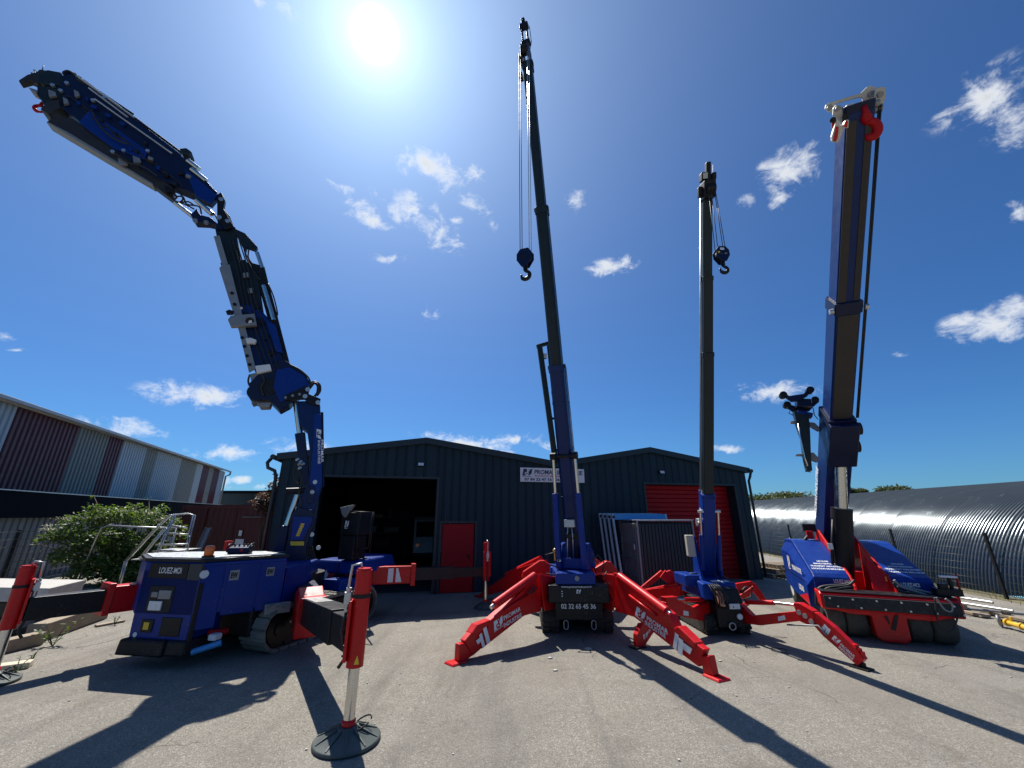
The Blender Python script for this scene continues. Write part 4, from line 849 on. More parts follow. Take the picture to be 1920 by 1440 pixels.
rnd = random.Random(3)
for k in range(16):
    x = 560 + 58 * k + rnd.uniform(-20, 20); y = 330 + (x - 560) * .74 + rnd.uniform(-70, 110); w_ = rnd.uniform(18, 46)
    arm('jib_fitting', rnd.choice([BLACK, DARKBOOM, GREYST, BLUE]), [(x, y), (x + w_, y + 16), (x + w_ - 8, y + 34), (x - 6, y + 22)], .06, c2, .19, a3, .004)
for k in range(7):
    x = 460 + 120 * k; y = 300 + 95 * k; hose(c2, [(x, y), (x + 60, y + rnd.uniform(20, 70)), (x + 150, y + 110 + rnd.uniform(-10, 30)), (x + 230, y + 175)], .014, .18, a3)
for k in range(6):
    x = 300 + 40 * k + rnd.uniform(-30, 30); y = 500 + 95 * k; arm('arm_fitting', rnd.choice([BLACK, GREYST, NAVY]), [(x, y), (x + 34, y - 4), (x + 36, y + 24), (x + 4, y + 28)], .06, c3, .2, a2, .004)
for k in range(4): hose(c3, [(230 + 20 * k, 300), (280 + 22 * k, 480), (320 + 26 * k, 700), (400 + 30 * k, 960), (450 + 28 * k, 1100)], .014, .2 + .02 * k, a2)
# operator stand behind the tower
opx = V((1, 0, 0)); OPF = Fr((-4.55 + .62, 9.9, 0), (.95, -.3, 0), (.3, .95, 0), Z)
m = MB(); m.box(OPF, .02, .5, -.12, .45, 1.75, 2.25); cab = m.build('control_cabinet', BLACK, kc, .02)
m = MB(); m.box(OPF, .06, .46, -.15, .3, 1.25, 1.74); m.build('control_cabinet', BLACK, kc, .02)
m = MB(); m.slab([OPF(-.02, -.13, 2.36), OPF(.34, -.13, 2.42), OPF(.14, -.13, 2.14), OPF(.06, -.13, 2.2)], OPF.y * .1); m.build('sun_hood', GREYST, kc, .01)
for a, b in (((.5, -.1, 2.27), (.5, -.1, 1.3)), ((.5, .4, 2.27), (.5, .4, 1.3)), ((.1, -.16, 1.2), (.12, -.16, .9)), ((.1, -.12, 2.27), (.85, -.12, 2.25)), ((.85, -.12, 2.25), (.82, -.12, 1.5)), ((.82, -.12, 1.5), (.5, -.12, 1.45))):
    m = MB(); m.tube([OPF(*a), OPF(*b)], .016, 8); m.build('guard_rail', BLACK, kc)
emblem(cab, OPF(.13, -.122, 1.9), OPF.x, Z, .11, .17, WHITE, BLACK)
for k in range(5): hose(c4, [(370 + k * 14, 1180), (390 + k * 16, 1240 + 10 * k), (420 + k * 10, 1310), (380 + k * 20, 1370)], .018, .3 - .05 * k)
hose(c4, [(690, 1360), (760, 1260), (800, 1290), (815, 1370), (790, 1420)], .02, -.2); hose(c4, [(700, 1370), (770, 1280), (790, 1300), (800, 1380)], .02, -.25)
# remote control unit lying on the deck
rc = thing('remote_control', 'dark blue remote control box with joysticks lying on the crane deck', 'remote control', at(448, 1045, 7.75))
rp = at(448, 1046, 7.75); rp.z = TOPZ + .066; RF = Fr(rp, (.97, .2, 0), (-.2, .97, 0), Z)
place(rc, rp, None)
m = MB(); m.prof(RF, [(-.1, 0), (-.12, .06), (-.09, .11), (.1, .14), (.12, .05), (.1, 0)], -.17, .17); m.build('case', NAVY, rc, .015)
for x in (-.1, -.03, .05, .11): m = MB(); m.cyl(RF(x, 0, .12), RF(x, -.005, .165), .014, n=10); m.build('joystick', BLACK, rc)
for x in (-.18, .18): m = MB(); m.tube([RF(x, -.09, .04), RF(x, -.13, .1), RF(x, -.05, .16), RF(x, .06, .17), RF(x, .1, .1)], .014, 8); m.build('guard_bar', BLACK, rc)
m = MB(); m.cyl(RF(.06, -.118, .06), RF(.06, -.128, .06), .022, n=14); m.build('stop_button', REDDOOR, rc)

# ================================================================== SPIDER CRANES (middle)
def conv(x0, y0, s): return lambda x, y: (x0 + x / s, y0 + y / s)
k1c = conv(840, 990, 3.556); k4c = conv(1160, 900, 3.79)
def hook_block(parent, c, right, toward, s=1.0, mt=None):
    """sheave housing with cheek plates, swivel and open hook"""
    right = V(right).normalized(); toward = V(toward).normalized(); f = Fr(c, right, toward, Z); mt = mt or NAVY
    out = [(-.10, .30), (.10, .30), (.19, .17), (.19, .0), (.07, -.2), (-.07, -.2), (-.19, .0), (-.19, .17)]
    hb = None
    for y in (-.1, .1):
        m = MB(); m.slab([f(a * s, y * s, b * s) for a, b in out], toward * (.03 * s)); o = m.build('hook_block', mt, parent, .008) if hb is None else m.build('cheek_plate', mt, hb, .008)
        hb = hb or o
    m = MB(); m.cyl(f(0, -.07 * s, .06 * s), f(0, .07 * s, .06 * s), .16 * s, n=24); m.cyl(f(0, -.13 * s, .06 * s), f(0, .13 * s, .06 * s), .04 * s, n=14); m.build('sheave', BLACK, hb)
    m = MB(); m.cyl(f(0, 0, -.27 * s), f(0, 0, -.12 * s), .055 * s, n=14); m.build('swivel', BLACK, hb)
    m = MB(); pts = [f(.0, 0, -.25 * s), f(.0, 0, -.30 * s)] + arc(f(-.0, 0, -.42 * s), right, Z, .105 * s, 80, -200, 20)
    rs = [.04 * s] * 2 + [(.036 + .014 * math.sin(math.pi * i / 20)) * s * (1 if i < 17 else .7) for i in range(21)]
    m.tube(pts, rs, 10); m.build('hook', BLACK, hb)
    quad(hb, 'sticker', WHITEPAINT, [f(-.07 * s, -.118 * s, .16 * s), f(.05 * s, -.118 * s, .16 * s), f(.05 * s, -.118 * s, .24 * s), f(-.07 * s, -.118 * s, .24 * s)])
    quad(hb, 'sticker', YELLOW, [f(-.15 * s, -.118 * s, .06 * s), f(-.09 * s, -.118 * s, .06 * s), f(-.09 * s, -.118 * s, .12 * s), f(-.15 * s, -.118 * s, .12 * s)])
    quad(hb, 'sticker', GREYST, [f(-.05 * s, -.118 * s, .02 * s), f(.11 * s, -.118 * s, .02 * s), f(.11 * s, -.118 * s, .07 * s), f(-.05 * s, -.118 * s, .07 * s)])
    return hb
def leg_decal(parent, P, nrm, th, spots):
    """lettering on the web of a leg; P maps picture marks to the leg plane, nrm points to the viewer"""
    off = nrm * (th / 2 + .002)
    for kind, body_, a, b, h in spots:
        p, q = P(*a) + off, P(*b) + off; e = q - p; up = nrm.cross(e).normalized()
        if up.z < 0: up = -up; p, q = q, p; e = q - p
        if kind == 't': text(parent, body_, p, e, up, e.length, h, WHITE, bold=.02)
        elif kind == 'e': emblem(parent, p, e, up, e.length, h, WHITE, RED)
        elif kind == 'q': quad(parent, body_, WHITE, [p, q, q + up * h, p + up * h])
def rubber_track(parent, x0, x1, f, ya, yb, hgt):
    rad = hgt / 2; pts = []
    for k in range(13): a = math.radians(90 + 180 * k / 12); pts.append((ya + rad + rad * math.cos(a), rad + .012 + (rad - .012) * math.sin(a)))
    for k in range(13): a = math.radians(-90 + 180 * k / 12); pts.append((yb - rad + rad * math.cos(a), rad + .012 + (rad - .012) * math.sin(a)))
    m = MB(); m.prof(f, pts, x0, x1); t = m.build('rubber_track', RUBBER, parent, .015)
    m = MB(); L = yb - ya - 2 * rad; per = 2 * L + 2 * math.pi * rad; n = int(per / .11)
    for k in range(n):
        d = per * k / n
        if d < L: y, z, ny, nz = ya + rad + d, 2 * rad, 0, 1
        elif d < L + math.pi * rad: a = math.pi / 2 - (d - L) / rad; y, z, ny, nz = yb - rad + rad * math.cos(a), rad + rad * math.sin(a), math.cos(a), math.sin(a)
        elif d < 2 * L + math.pi * rad: y, z, ny, nz = yb - rad - (d - L - math.pi * rad), .024, 0, -1
        else: a = -math.pi / 2 - (d - 2 * L - math.pi * rad) / rad; y, z, ny, nz = ya + rad + rad * math.cos(a), rad + rad * math.sin(a), math.cos(a), math.sin(a)
        up = f.y * ny + f.z * nz; g_ = Fr(f((x0 + x1) / 2, y, z), f.x, up.cross(f.x), up); hw = (x1 - x0) / 2
        m.box(g_, -hw + .005, -.02, -.03 + .02 * (k % 2), .02 + .02 * (k % 2), -.015, .022); m.box(g_, .02, hw - .005, -.02 - .02 * (k % 2), .03 - .02 * (k % 2), -.015, .022)
    tag(m.build('tread_lugs', RUBBER, t), kind='stuff')
    for yc in (ya + rad, yb - rad):
        for x, e in ((x0, -.015), (x1, .015)):
            m = MB(); m.cyl(f(x, yc, rad), f(x + e, yc, rad), rad * .62, n=24); m.build('track_wheel', BLACK, t, .005)
    return t

# ------------------------------------------------------------------ larger spider crane
sb = thing('spider_crane', 'blue spider crane with long red outriggers and phone number plate', 'crane', (1.28, 9.4, 0))
BF = Fr((1.28, 8.78, 0), (1, -.02, 0), (.02, 1, 0), Z)
rubber_track(sb, -.69, -.36, BF, 0.02, 2.3, .5); rubber_track(sb, .36, .69, BF, 0.02, 2.3, .5)
m = MB(); m.box(BF, -.345, .345, .1, 2.2, .22, .62); m.build('chassis', BLACK, sb, .02)
m = MB(); m.hexa([BF(-.42, -.2, .30), BF(.42, -.2, .30), BF(.42, .3, .30), BF(-.42, .3, .30), BF(-.46, -.22, .60), BF(.46, -.22, .60), BF(.46, .3, .62), BF(-.46, .3, .62)]); pl = m.build('phone_plate', BLACK, sb, .015)
text(pl, '02 32 65 45 36', BF(-.34, -.222, .50), BF.x, Z, .66, .085, WHITE, bold=.02)
m = MB(); m.box(BF, -.58, .58, -.3, .25, .605, .915); bx_ = m.build('ballast_box', BLACK, sb, .02)
text(bx_, 'www.promarindustrie.fr', BF(-.33, -.302, .86), BF.x, Z, .58, .05, WHITE, bold=.008)
emblem(bx_, BF(-.05, -.302, .775), BF.x, Z, .09, .07, WHITE, BLACK)
for z in (.73, .77, .81): m = MB(); m.cyl(BF(-.32, -.306, z), BF(-.32, -.29, z), .011, n=10); m.build('indicator', WHITE, bx_)
for x in (-.26, .26):
    m = MB(); m.tube(arc(BF(x, -.24, .27), BF.x, Z, .04, 0, 180, 8) + arc(BF(x, -.24, .2), BF.x, Z, .04, 180, 360, 8) + [BF(x + .04, -.24, .27)], .011, 8); m.build('towing_eye', GREYST, sb)
m = MB(); m.box(BF, -.42, .34, -.26, .9, .918, 1.12); bs = m.build('slew_base', BLUE, sb, .015)
m = MB(); m.cyl(BF(-.02, -.262, 1.03), BF(-.02, -.275, 1.03), .045, n=18); m.build('badge', GREYST, bs)
m = MB(); m.hexa([BF(.12, .5, 1.12), BF(.5, .5, 1.12), BF(.5, 1.9, 1.12), BF(.12, 1.9, 1.12), BF(.14, .5, 1.52), BF(.46, .5, 1.50), BF(.46, 1.8, 1.4), BF(.14, 1.8, 1.4)]); m.build('engine_hood', BLUE, sb, .04)
m = MB(); m.hexa([BF(-.5, .8, .7), BF(.5, .8, .7), BF(.5, 2.1, .7), BF(-.5, 2.1, .7), BF(-.45, .8, 1.115), BF(.45, .8, 1.115), BF(.45, 2.0, 1.05), BF(-.45, 2.0, 1.05)]); m.build('rear_body', BLUE, sb, .03)
# mast that carries the boom
B0 = at(1079, 1040, 9.35); B1 = at(985, 75, 6.45); bd = (B1 - B0).normalized(); bl = (B1 - B0).length
bh = V((bd.x, bd.y, 0)).normalized(); bx = V((-bh.y, bh.x, 0)); bx = bx if bx.x > 0 else -bx
TB = Fr((B0.x, B0.y, 0), bx, -bh, Z)
m = MB(); m.prof(TB, [(-.35, 1.12), (.35, 1.12), (.3, 1.5), (.1, 1.62), (-.2, 1.6), (-.35, 1.4)], -.31, -.22); m.build('turret_plate', BLUE, sb, .01)
m = MB(); m.prof(TB, [(-.35, 1.12), (.35, 1.12), (.3, 1.5), (.1, 1.62), (-.2, 1.6), (-.35, 1.4)], .22, .31); m.build('turret_plate', BLUE, sb, .01)
m = MB(); m.box(TB, -.22, .22, -.34, -.26, 1.14, 1.34); m.build('turret_crossbar', BLUE, sb, .01)
bt = bd.cross(bx).normalized(); bt = bt if bt.dot(bh) < 0 else -bt            # bt: top side of the boom, away from the viewer
BB = Fr(B0, bx, bt, bd)
def boom_section(parent, name, f, w, t, z0, z1, mt, cham=.18):
    c = w * cham; out = [(-w / 2, t / 2 - c), (-w / 2 + c, t / 2), (w / 2 - c, t / 2), (w / 2, t / 2 - c), (w / 2, -t / 2 + c), (w / 2 - c, -t / 2), (-w / 2 + c, -t / 2), (-w / 2, -t / 2 + c)]
    m = MB(); m.slab([f(a, b, z0) for a, b in out], f.z * (z1 - z0), False); return m.build(name, mt, parent, .005)
def along(px, py, f, L):   # distance along the boom whose picture point is nearest to py
    best = None
    for i in range(400):
        s = L * i / 399; p = f(0, 0, s); q = V((p.x, p.y, p.z - EYE)); dep = q.y * CT + q.z * ST; up = -q.y * ST + q.z * CT; e = abs(720 - FPX * up / dep - py)
        if best is None or e < best[0]: best = (e, s)
    return best[1]
z1, z2, z3 = along(0, 690, BB, bl), along(0, 395, BB, bl), along(0, 125, BB, bl)
b1 = boom_section(sb, 'boom_base_section', BB, .31, .36, -.25, z1, BOOMBLUE)
b2_ = boom_section(sb, 'boom_section', BB, .255, .30, z1 - .3, z2, DARKBOOM); b3_ = boom_section(sb, 'boom_section', BB, .205, .25, z2 - .3, z3, DARKBOOM)
for zz, ww, bb_ in ((z1, .345, b1), (z2, .285, b2_), (z3, .24, b3_)):
    boom_section(bb_, 'boom_collar', BB, ww, ww + .05, zz - .12, zz + .03, bb_.data.materials[0])
    for s_ in (-1, 1):
        m = MB(); m.box(BB, s_ * ww / 2 - .02, s_ * ww / 2 + .02, -.09, .02, zz - .04, zz + .05); m.build('wear_pad', BLACK, bb_, .004)
for zz in (z1 * .3, z1 * .55, z1 * .8): boom_section(b1, 'boom_rib', BB, .325, .375, zz, zz + .05, BOOMBLUE)
m = MB(); m.tube([BB(.17, .12, .3), BB(.17, .12, z1)], .012, 6); m.build('hydraulic_pipe', STEEL, b1)
# lift cylinders either side of the boom
zl = along(0, 852, BB, bl); zk = along(0, 925, BB, bl)
for s_ in (-1, 1):
    top = BB(s_ * .235, -.2, zl); bot = TB(s_ * .265, -.42, 1.15); mid = bot.lerp(top, .66)
    ax = (top - bot).normalized(); sy = ax.cross(bx).normalized(); q = Fr(bot, bx, sy, ax); Lc = (top - bot).length
    m = MB(); m.box(q, -.055, .055, -.07, .07, 0, Lc * .66); lc = m.build('lift_cylinder', BLUE, sb, .015)
    m = MB(); m.cyl(q(0, 0, Lc * .66), q(0, 0, Lc), .036, n=16); m.build('lift_rod', CHROME, lc)
    m = MB(); m.cyl(top - bx * .06, top + bx * .06, .08, n=20); m.build('rod_eye', BLACK, lc, .008)
m = MB(); m.cyl(BB(-.29, -.2, zl), BB(.29, -.2, zl), .035, n=14); m.build('cross_pin', BLACK, sb)
for k in range(4):
    x = -.1 + .06 * k; m = MB(); m.tube([TB(x, -.3, 1.3), TB(x + .02, -.4, 1.6 + .1 * k), TB(x * .6, -.36, 2.0), TB(x, -.3, 2.15 - .06 * k)], .014, 7); m.build('hydraulic_hose', HOSE if k % 2 else STEEL, sb)
m = MB(); m.box(TB, -.12, .1, -.46, -.36, 1.95, 2.1); m.build('valve_block', STEEL, sb, .004); m = MB(); m.box(TB, -.1, .16, -.4, -.3, 1.72, 1.82); m.build('name_bar', BLACK, sb, .006)
# boom head with sheaves and hook rope
hp = BB(0, 0, z3)
for s_ in (-.075, .075):
    m = MB(); m.slab([BB(s_, -.12, z3 - .1), BB(s_, .13, z3 - .1), BB(s_, .13, z3 + .35), BB(s_, -.02, z3 + .55), BB(s_, -.26, z3 + .35), BB(s_, -.24, z3 + .1)], bx * .02); m.build('head_plate', BLACK, sb, .006)
m = MB(); m.cyl(BB(-.07, -.13, z3 + .28), BB(.07, -.13, z3 + .28), .11, n=20); m.build('head_sheave', BLACK, sb)
m = MB(); m.cyl(BB(-.17, -.1, z3 + .12), BB(-.1, -.1, z3 + .12), .09, n=20); m.build('head_sheave', BLACK, sb)
m = MB(); m.box(BB, -.09, .11, -.06, .1, z3 + .55, z3 + .62); m.box(BB, -.07, -.045, -.04, .06, z3 + .62, z3 + .95); m.box(BB, .05, .075, -.04, .06, z3 + .62, z3 + .95); m.box(BB, -.1, .1, -.05, .07, z3 + .95, z3 + 1.06); m.box(BB, -.05, .03, -.03, .05, z3 + 1.06, z3 + 1.2); m.build('tip_bracket', BLACK, sb, .004)
m = MB(); m.box(BB, -.2, -.12, -.16, -.02, z3 - .35, z3 - .22); m.build('limit_switch', BLACK, sb, .006)
m = MB(); m.tube([BB(.13, .0, z3 + .95), BB(.14, .0, z3 + .55), BB(.1, .0, z3 + .4)], .008, 6); m.build('cable', HOSE, sb)
hk = BB(-.06, -.3, z3 + .2); hz = at(984, 488, hk.y).z
hkc = V((at(985, 490, hk.y).x, hk.y, hz)); hook_block(sb, hkc, bx, -bt, .76)
for i, (a, b) in enumerate(((-.13, -.1), (-.09, -.06), (.07, .08), (.11, .12))):
    m = MB(); m.tube([BB(a, -.22, z3 + .2), hkc + bx * b + Z * .18], .0075, 6); m.build('hoist_rope', STEEL if i > 1 else HOSE, sb)
m = MB(); m.tube([BB(.06, .2, .3), BB(.05, .2, z3 + .2)], .007, 6); m.build('hoist_rope', HOSE, sb)
# folded jib hung beside the boom
J = lambda px, py, dy=0: at(px, py, B0.y + (B1.y - B0.y) * 0.42 + dy)
jy = lambda py: B0.y - .1 + (B1.y - B0.y) * max(0, (1040 - py)) / (1040 - 75) * .55
def jb(px, py): return at(px, py, jy(py))
def jbar(name, p, q, w, t, mt, parent=sb):
    a, b = jb(*p), jb(*q); d = (b - a).normalized(); e = V((d.y, -d.x, 0)); e = V((1, 0, 0)) - d * d.x; e.normalize(); u = d.cross(e); f = Fr(a, e, u, d)
    m = MB(); m.box(f, -w / 2, w / 2, -t / 2, t / 2, 0, (b - a).length); return m.build(name, mt, parent, .008)
jib = jbar('folded_jib', (1040, 855), (1012, 652), .12, .14, DARKBOOM)
jbar('jib_rail', (1043, 788), (1028, 648), .07, .09, DARKBOOM, jib)
jbar('jib_head', (1006, 650), (1030, 643), .07, .12, DARKBOOM, jib); jbar('jib_bracket', (1034, 785), (1052, 783), .05, .08, DARKBOOM); jbar('jib_bracket', (1033, 700), (1046, 697), .06, .1, DARKBOOM); jbar('jib_bracket', (1034, 737), (1050, 735), .09, .1, DARKBOOM)
m = MB(); c_ = jb(1039, 862); m.cyl(c_ - V((.07, 0, 0)), c_ + V((.09, 0, 0)), .07, n=18); m.box(Fr(c_, (1, 0, 0), (0, 1, 0), Z), -.05, .05, -.03, .03, -.12, .08); m.build('jib_sheave', BLACK, jib)
m = MB(); m.box(Fr(jb(1021, 668), (1, 0, 0), (0, 1, 0), Z), -.03, .05, -.04, .04, -.06, .06); m.build('jib_lamp', WHITEPAINT, jib, .006)
# legs
def leg_plane(root, foot):
    t = V((foot.x - root.x, foot.y - root.y, 0)).normalized(); n = V((-t.y, t.x, 0)); n = n if n.dot(V((0, 0, 0)) - root) > 0 else -n
    return t, n
def lslab(name, P, pts, n, th, mt, parent, bev=.008, off=0):
    m = MB(); m.slab([P(*p) + n * off for p in pts], n * th); return m.build(name, mt, parent, bev)
def big_leg(root, foot, cv, web, cyl0, cyl1, block, link, foot_pts, bracket, decals, inner):
    t, n = leg_plane(root, foot); P = lambda x, y: onp(*cv(x, y), root, t)
    lg = lslab('outrigger_leg', P, web, n, .16, RED, sb, .012)
    lslab('telescopic_leg', P, inner, n, .125, RED, lg, .01)
    m = MB(); m.cyl(P(*cyl0) + n * .03, P(*cyl1) + n * .03, .075, n=20); m.build('leg_cylinder', RED, lg, .005)
    m = MB(); q = P(*cyl1) + (P(*cyl1) - P(*cyl0)).normalized() * .08; m.cyl(P(*cyl1) + n * .03, q + n * .03, .035, n=14); m.build('cylinder_rod', CHROME, lg)
    lslab('leg_cover', P, block, n, .17, RED, lg, .02)
    lslab('ankle_link', P, link, n, .12, RED, lg, .015)
    fp = V((foot.x, foot.y, 0)); F_ = Fr(fp, t, n, Z)
    m = MB(); m.hexa([F_(-.14, -.12, .006), F_(.16, -.12, .006), F_(.16, .12, .006), F_(-.14, .12, .006), F_(-.12, -.1, .03), F_(.14, -.1, .03), F_(.14, .1, .03), F_(-.12, .1, .03)]); m.build('foot_plate', RED, lg, .004)
    for s_ in (-.1, .13): lslab('pivot_bracket', P, bracket, n, .03, RED, lg, .01, s_)
    for x, y in inner[:2]:
        pass
    leg_decal(lg, P, n, .166, decals)
    return lg, P, n
rootL = V((.55, 8.72, 1.0)); footL = gr(856, 1243)
lg, P, n = big_leg(rootL, footL, k1c, [(580, 318), (604, 548), (486, 582), (205, 800), (262, 610), (350, 535)], (570, 318), (300, 512), [(135, 700), (175, 640), (262, 606), (280, 625), (160, 712)], [(62, 770), (100, 762), (150, 845), (95, 888), (55, 892)], None,
    [(575, 300), (720, 330), (720, 520), (610, 545)], [('e', '', (285, 690), (352, 640), .16), ('t', 'PROMAR', (350, 612), (462, 545), .07), ('t', 'INDUSTRIE', (350, 660), (470, 585), .07), ('q', 'stripe', (208, 795), (225, 780), .22), ('q', 'stripe', (238, 770), (260, 750), .26)],
    [(250, 620), (205, 800), (148, 848), (95, 748), (140, 695)])
for a in (((545, 380), (500, 430), (520, 430), (560, 390)), ((620, 300), (680, 310), (700, 260), (640, 240))):
    m = MB(); m.tube([P(*q) + n * .14 for q in a], .013, 7); m.build('hydraulic_hose', HOSE, sb)
m = MB(); m.tube([P(350, 545) + n * .105, P(505, 440) + n * .105], .02, 8); m.build('guide_pipe', RED, lg)
quad(lg, 'safety_sticker', WHITEPAINT, [P(165, 745) + n * .081, P(205, 712) + n * .081, P(215, 735) + n * .081, P(178, 770) + n * .081])
rootR = V((2.06, 8.66, 1.0)); footR = gr(1342, 1271)
lg, P, n = big_leg(rootR, footR, k1c, [(1140, 318), (1350, 460), (1500, 572), (1540, 660), (1570, 830), (1265, 592), (1138, 552)], (1152, 322), (1470, 555), [(1520, 665), (1560, 650), (1680, 765), (1672, 800), (1545, 705)], [(1705, 850), (1760, 848), (1790, 985), (1720, 965)], None,
    [(1000, 320), (1085, 300), (1145, 310), (1142, 550), (1030, 520)], [('e', '', (1272, 578), (1340, 630), .17), ('t', 'PROMAR', (1352, 612), (1495, 708), .075), ('t', 'INDUSTRIE', (1340, 640), (1480, 735), .075), ('q', 'stripe', (1526, 790), (1550, 812), .25), ('q', 'stripe', (1558, 826), (1590, 850), .23)],
    [(1530, 660), (1728, 808), (1690, 922), (1560, 825)])
m = MB(); m.tube([P(1240, 445) + n * .105, P(1420, 580) + n * .105], .02, 8); m.build('guide_pipe', RED, lg)
quad(lg, 'safety_sticker', WHITEPAINT, [P(1572, 790) + n * .081, P(1640, 838) + n * .081, P(1656, 800) + n * .081, P(1590, 755) + n * .081])
for a in (((1060, 290), (1030, 340), (1080, 380), (1100, 330)), ((960, 215), (1000, 180), (1040, 230), (1030, 290)), ((680, 215), (650, 180), (720, 160), (740, 230))):
    m = MB(); m.tube([onp(*k1c(*q), rootR, (1, 0, 0)) for q in a], .013, 7); m.build('hydraulic_hose', HOSE, sb)
# upper knuckles and the rear pair
for pts, d_ in (([(490, 330), (500, 290), (610, 215), (640, 215), (710, 262), (712, 322), (650, 330), (620, 290)], 9.9), ([(975, 265), (1050, 218), (1085, 225), (1150, 310), (1110, 330), (1080, 290), (985, 300)], 9.9)):
    m = MB(); m.slab([at(*k1c(*p), d_) for p in pts], V((0, .18, 0))); m.build('rear_knuckle', RED, sb, .012)
def rear_leg(parent, root, foot, w=.18, h=.3, mt=RED):
    root, foot = V(root), V(foot); t, n = leg_plane(root, foot); d = foot - root; L = V((d.x, d.y, 0)).length; P = lambda a, b: root + t * (a * L) + Z * (b - root.z)
    m = MB(); m.slab([P(0, root.z + h * .4), P(.35, root.z * .86), P(.9, .2), P(.97, .06), P(.85, .1), P(.45, root.z * .38), P(0, root.z - h * .9)], n * w); lg = m.build('outrigger_leg', mt, parent, .012)
    m = MB(); m.cyl(P(.05, root.z + h * .5), P(.55, root.z * .66), w * .35, n=16); m.build('leg_cylinder', mt, lg)
    F_ = Fr((foot.x, foot.y, 0), t, n, Z); m = MB(); m.box(F_, -.14, .14, -.12, .12, .004, .03); m.build('foot_plate', mt, lg, .004)
    return lg
rear_leg(sb, (.78, 10.4, 1.05), (-.9, 12.6, 0)); rear_leg(sb, (1.85, 10.4, 1.05), (3.35, 12.4, 0))
lp = at(1049, 1051, 9.0); m = MB(); m.cyl(lp, lp + V((-.01, -.06, .01)), .05, n=18); wlp = m.build('work_lamp', BLACK, sb); m = MB(); m.lathe([(.045, 0), (.04, .012), (.0, .016)], lp + V((-.012, -.061, .012)), (-.1, -.95, .3), 16); m.build('lamp_lens', CHROME, wlp)
m = MB(); b_ = at(1041, 1036, 9.5); m.lathe([(.03, -.16), (.03, 0), (.045, 0), (.05, .05), (.02, .09)], b_, Z, 14); m.build('beacon', YELLOWP, sb)

# ------------------------------------------------------------------ smaller spider crane
sc_ = thing('mini_spider_crane', 'small blue spider crane with bent red outriggers and a slim dark boom', 'crane', (4.17, 9.3, 0))
CB = Fr((4.17, 8.75, 0), (1, .03, 0), (-.03, 1, 0), Z)
rubber_track(sc_, -.44, -.22, CB, .0, 1.5, .36); rubber_track(sc_, .22, .44, CB, .0, 1.5, .36)
m = MB(); m.box(CB, -.21, .21, .05, 1.4, .16, .5); m.build('chassis', BLACK, sc_, .015)
m = MB(); m.hexa([CB(-.24, -.12, .16), CB(.22, -.12, .16), CB(.22, .25, .16), CB(-.24, .25, .16), CB(-.26, -.14, .55), CB(.24, -.14, .55), CB(.24, .25, .6), CB(-.26, .25, .6)]); fr_ = m.build('front_frame', BLACK, sc_, .02)
m = MB(); m.hexa([CB(-.24, -.16, .56), CB(.28, -.16, .56), CB(.28, .2, .56), CB(-.24, .2, .56), CB(-.22, -.1, .84), CB(.24, -.1, .84), CB(.26, .2, .86), CB(-.24, .2, .86)]); m.build('winch_housing', BLACK, sc_, .04)
m = MB(); m.hexa([CB(-.42, -.02, .62), CB(.3, -.02, .62), CB(.3, 1.0, .62), CB(-.42, 1.0, .62), CB(-.4, .02, .90), CB(.26, .02, .92), CB(.26, .95, 1.0), CB(-.4, .95, 1.0)]); hood = m.build('hood', BLUE, sc_, .03)
quad(hood, 'sticker', WHITEPAINT, [CB(-.16, .06, .922), CB(.18, .06, .926), CB(.18, .2, .94), CB(-.16, .2, .936)])
m = MB(); m.box(CB, -.02, .18, -.18, -.145, .49, .58); m.build('number_plate', WHITEPAINT, sc_, .004); m = MB(); m.slab([CB(.03, -.182, .52), CB(.06, -.182, .515), CB(.05, -.182, .55)], V((0, -.002, 0))); m.build('plate_mark', BLACK, sc_)
m = MB(); m.hexa([CB(-.22, -.22, .55), CB(-.1, -.22, .52), CB(-.1, -.12, .55), CB(-.22, -.12, .55), CB(-.22, -.16, .8), CB(-.12, -.16, .8), CB(-.12, -.08, .8), CB(-.22, -.08, .8)]); m.build('hose_guard', mat('copper_hose_wrap', (.45, .2, .12), .5, var=.25), sc_, .03)
m = MB(); m.cyl(CB(.15, -.18, .36), CB(.15, -.145, .36), .05, n=16); m.build('connector', WHITEPAINT, fr_); m = MB(); m.tube(arc(CB(-.02, -.17, .2), CB.x, Z, .06, 0, 360, 16), .012, 7); m.build('towing_eye', STEEL, fr_)
for k in range(5):
    m = MB(); m.tube([CB(-.3 + .04 * k, -.02, .9), CB(-.36 + .05 * k, -.2, .88), CB(-.3 + .06 * k, -.25, .7), CB(-.25 + .04 * k, -.16, .5)], .012, 7); m.build('hydraulic_hose', HOSE, sc_)
C0 = at(1326, 1062, 9.45); C1 = at(1325, 338, 5.85); cd = (C1 - C0).normalized(); cL = (C1 - C0).length; chh = V((cd.x, cd.y, 0)).normalized(); cxx = V((-chh.y, chh.x, 0)); cxx = cxx if cxx.x > 0 else -cxx
ct = cd.cross(cxx).normalized(); ct = ct if ct.dot(chh) < 0 else -ct
CBm = Fr(C0, cxx, ct, cd); TC = Fr((C0.x, C0.y, 0), cxx, -chh, Z)
cz1, cz2, cz3 = along(0, 925, CBm, cL), along(0, 662, CBm, cL), along(0, 520, CBm, cL)
s1 = boom_section(sc_, 'boom_base_section', CBm, .25, .30, -.2, cz1, BLUE, .06); s2 = boom_section(sc_, 'boom_section', CBm, .2, .24, cz1 - .2, cz2, DARKBOOM, .08); s3 = boom_section(sc_, 'boom_section', CBm, .175, .21, cz2 - .2, cz3, DARKBOOM, .08); s4 = boom_section(sc_, 'boom_section', CBm, .15, .18, cz3 - .2, cL - .2, DARKBOOM, .08)
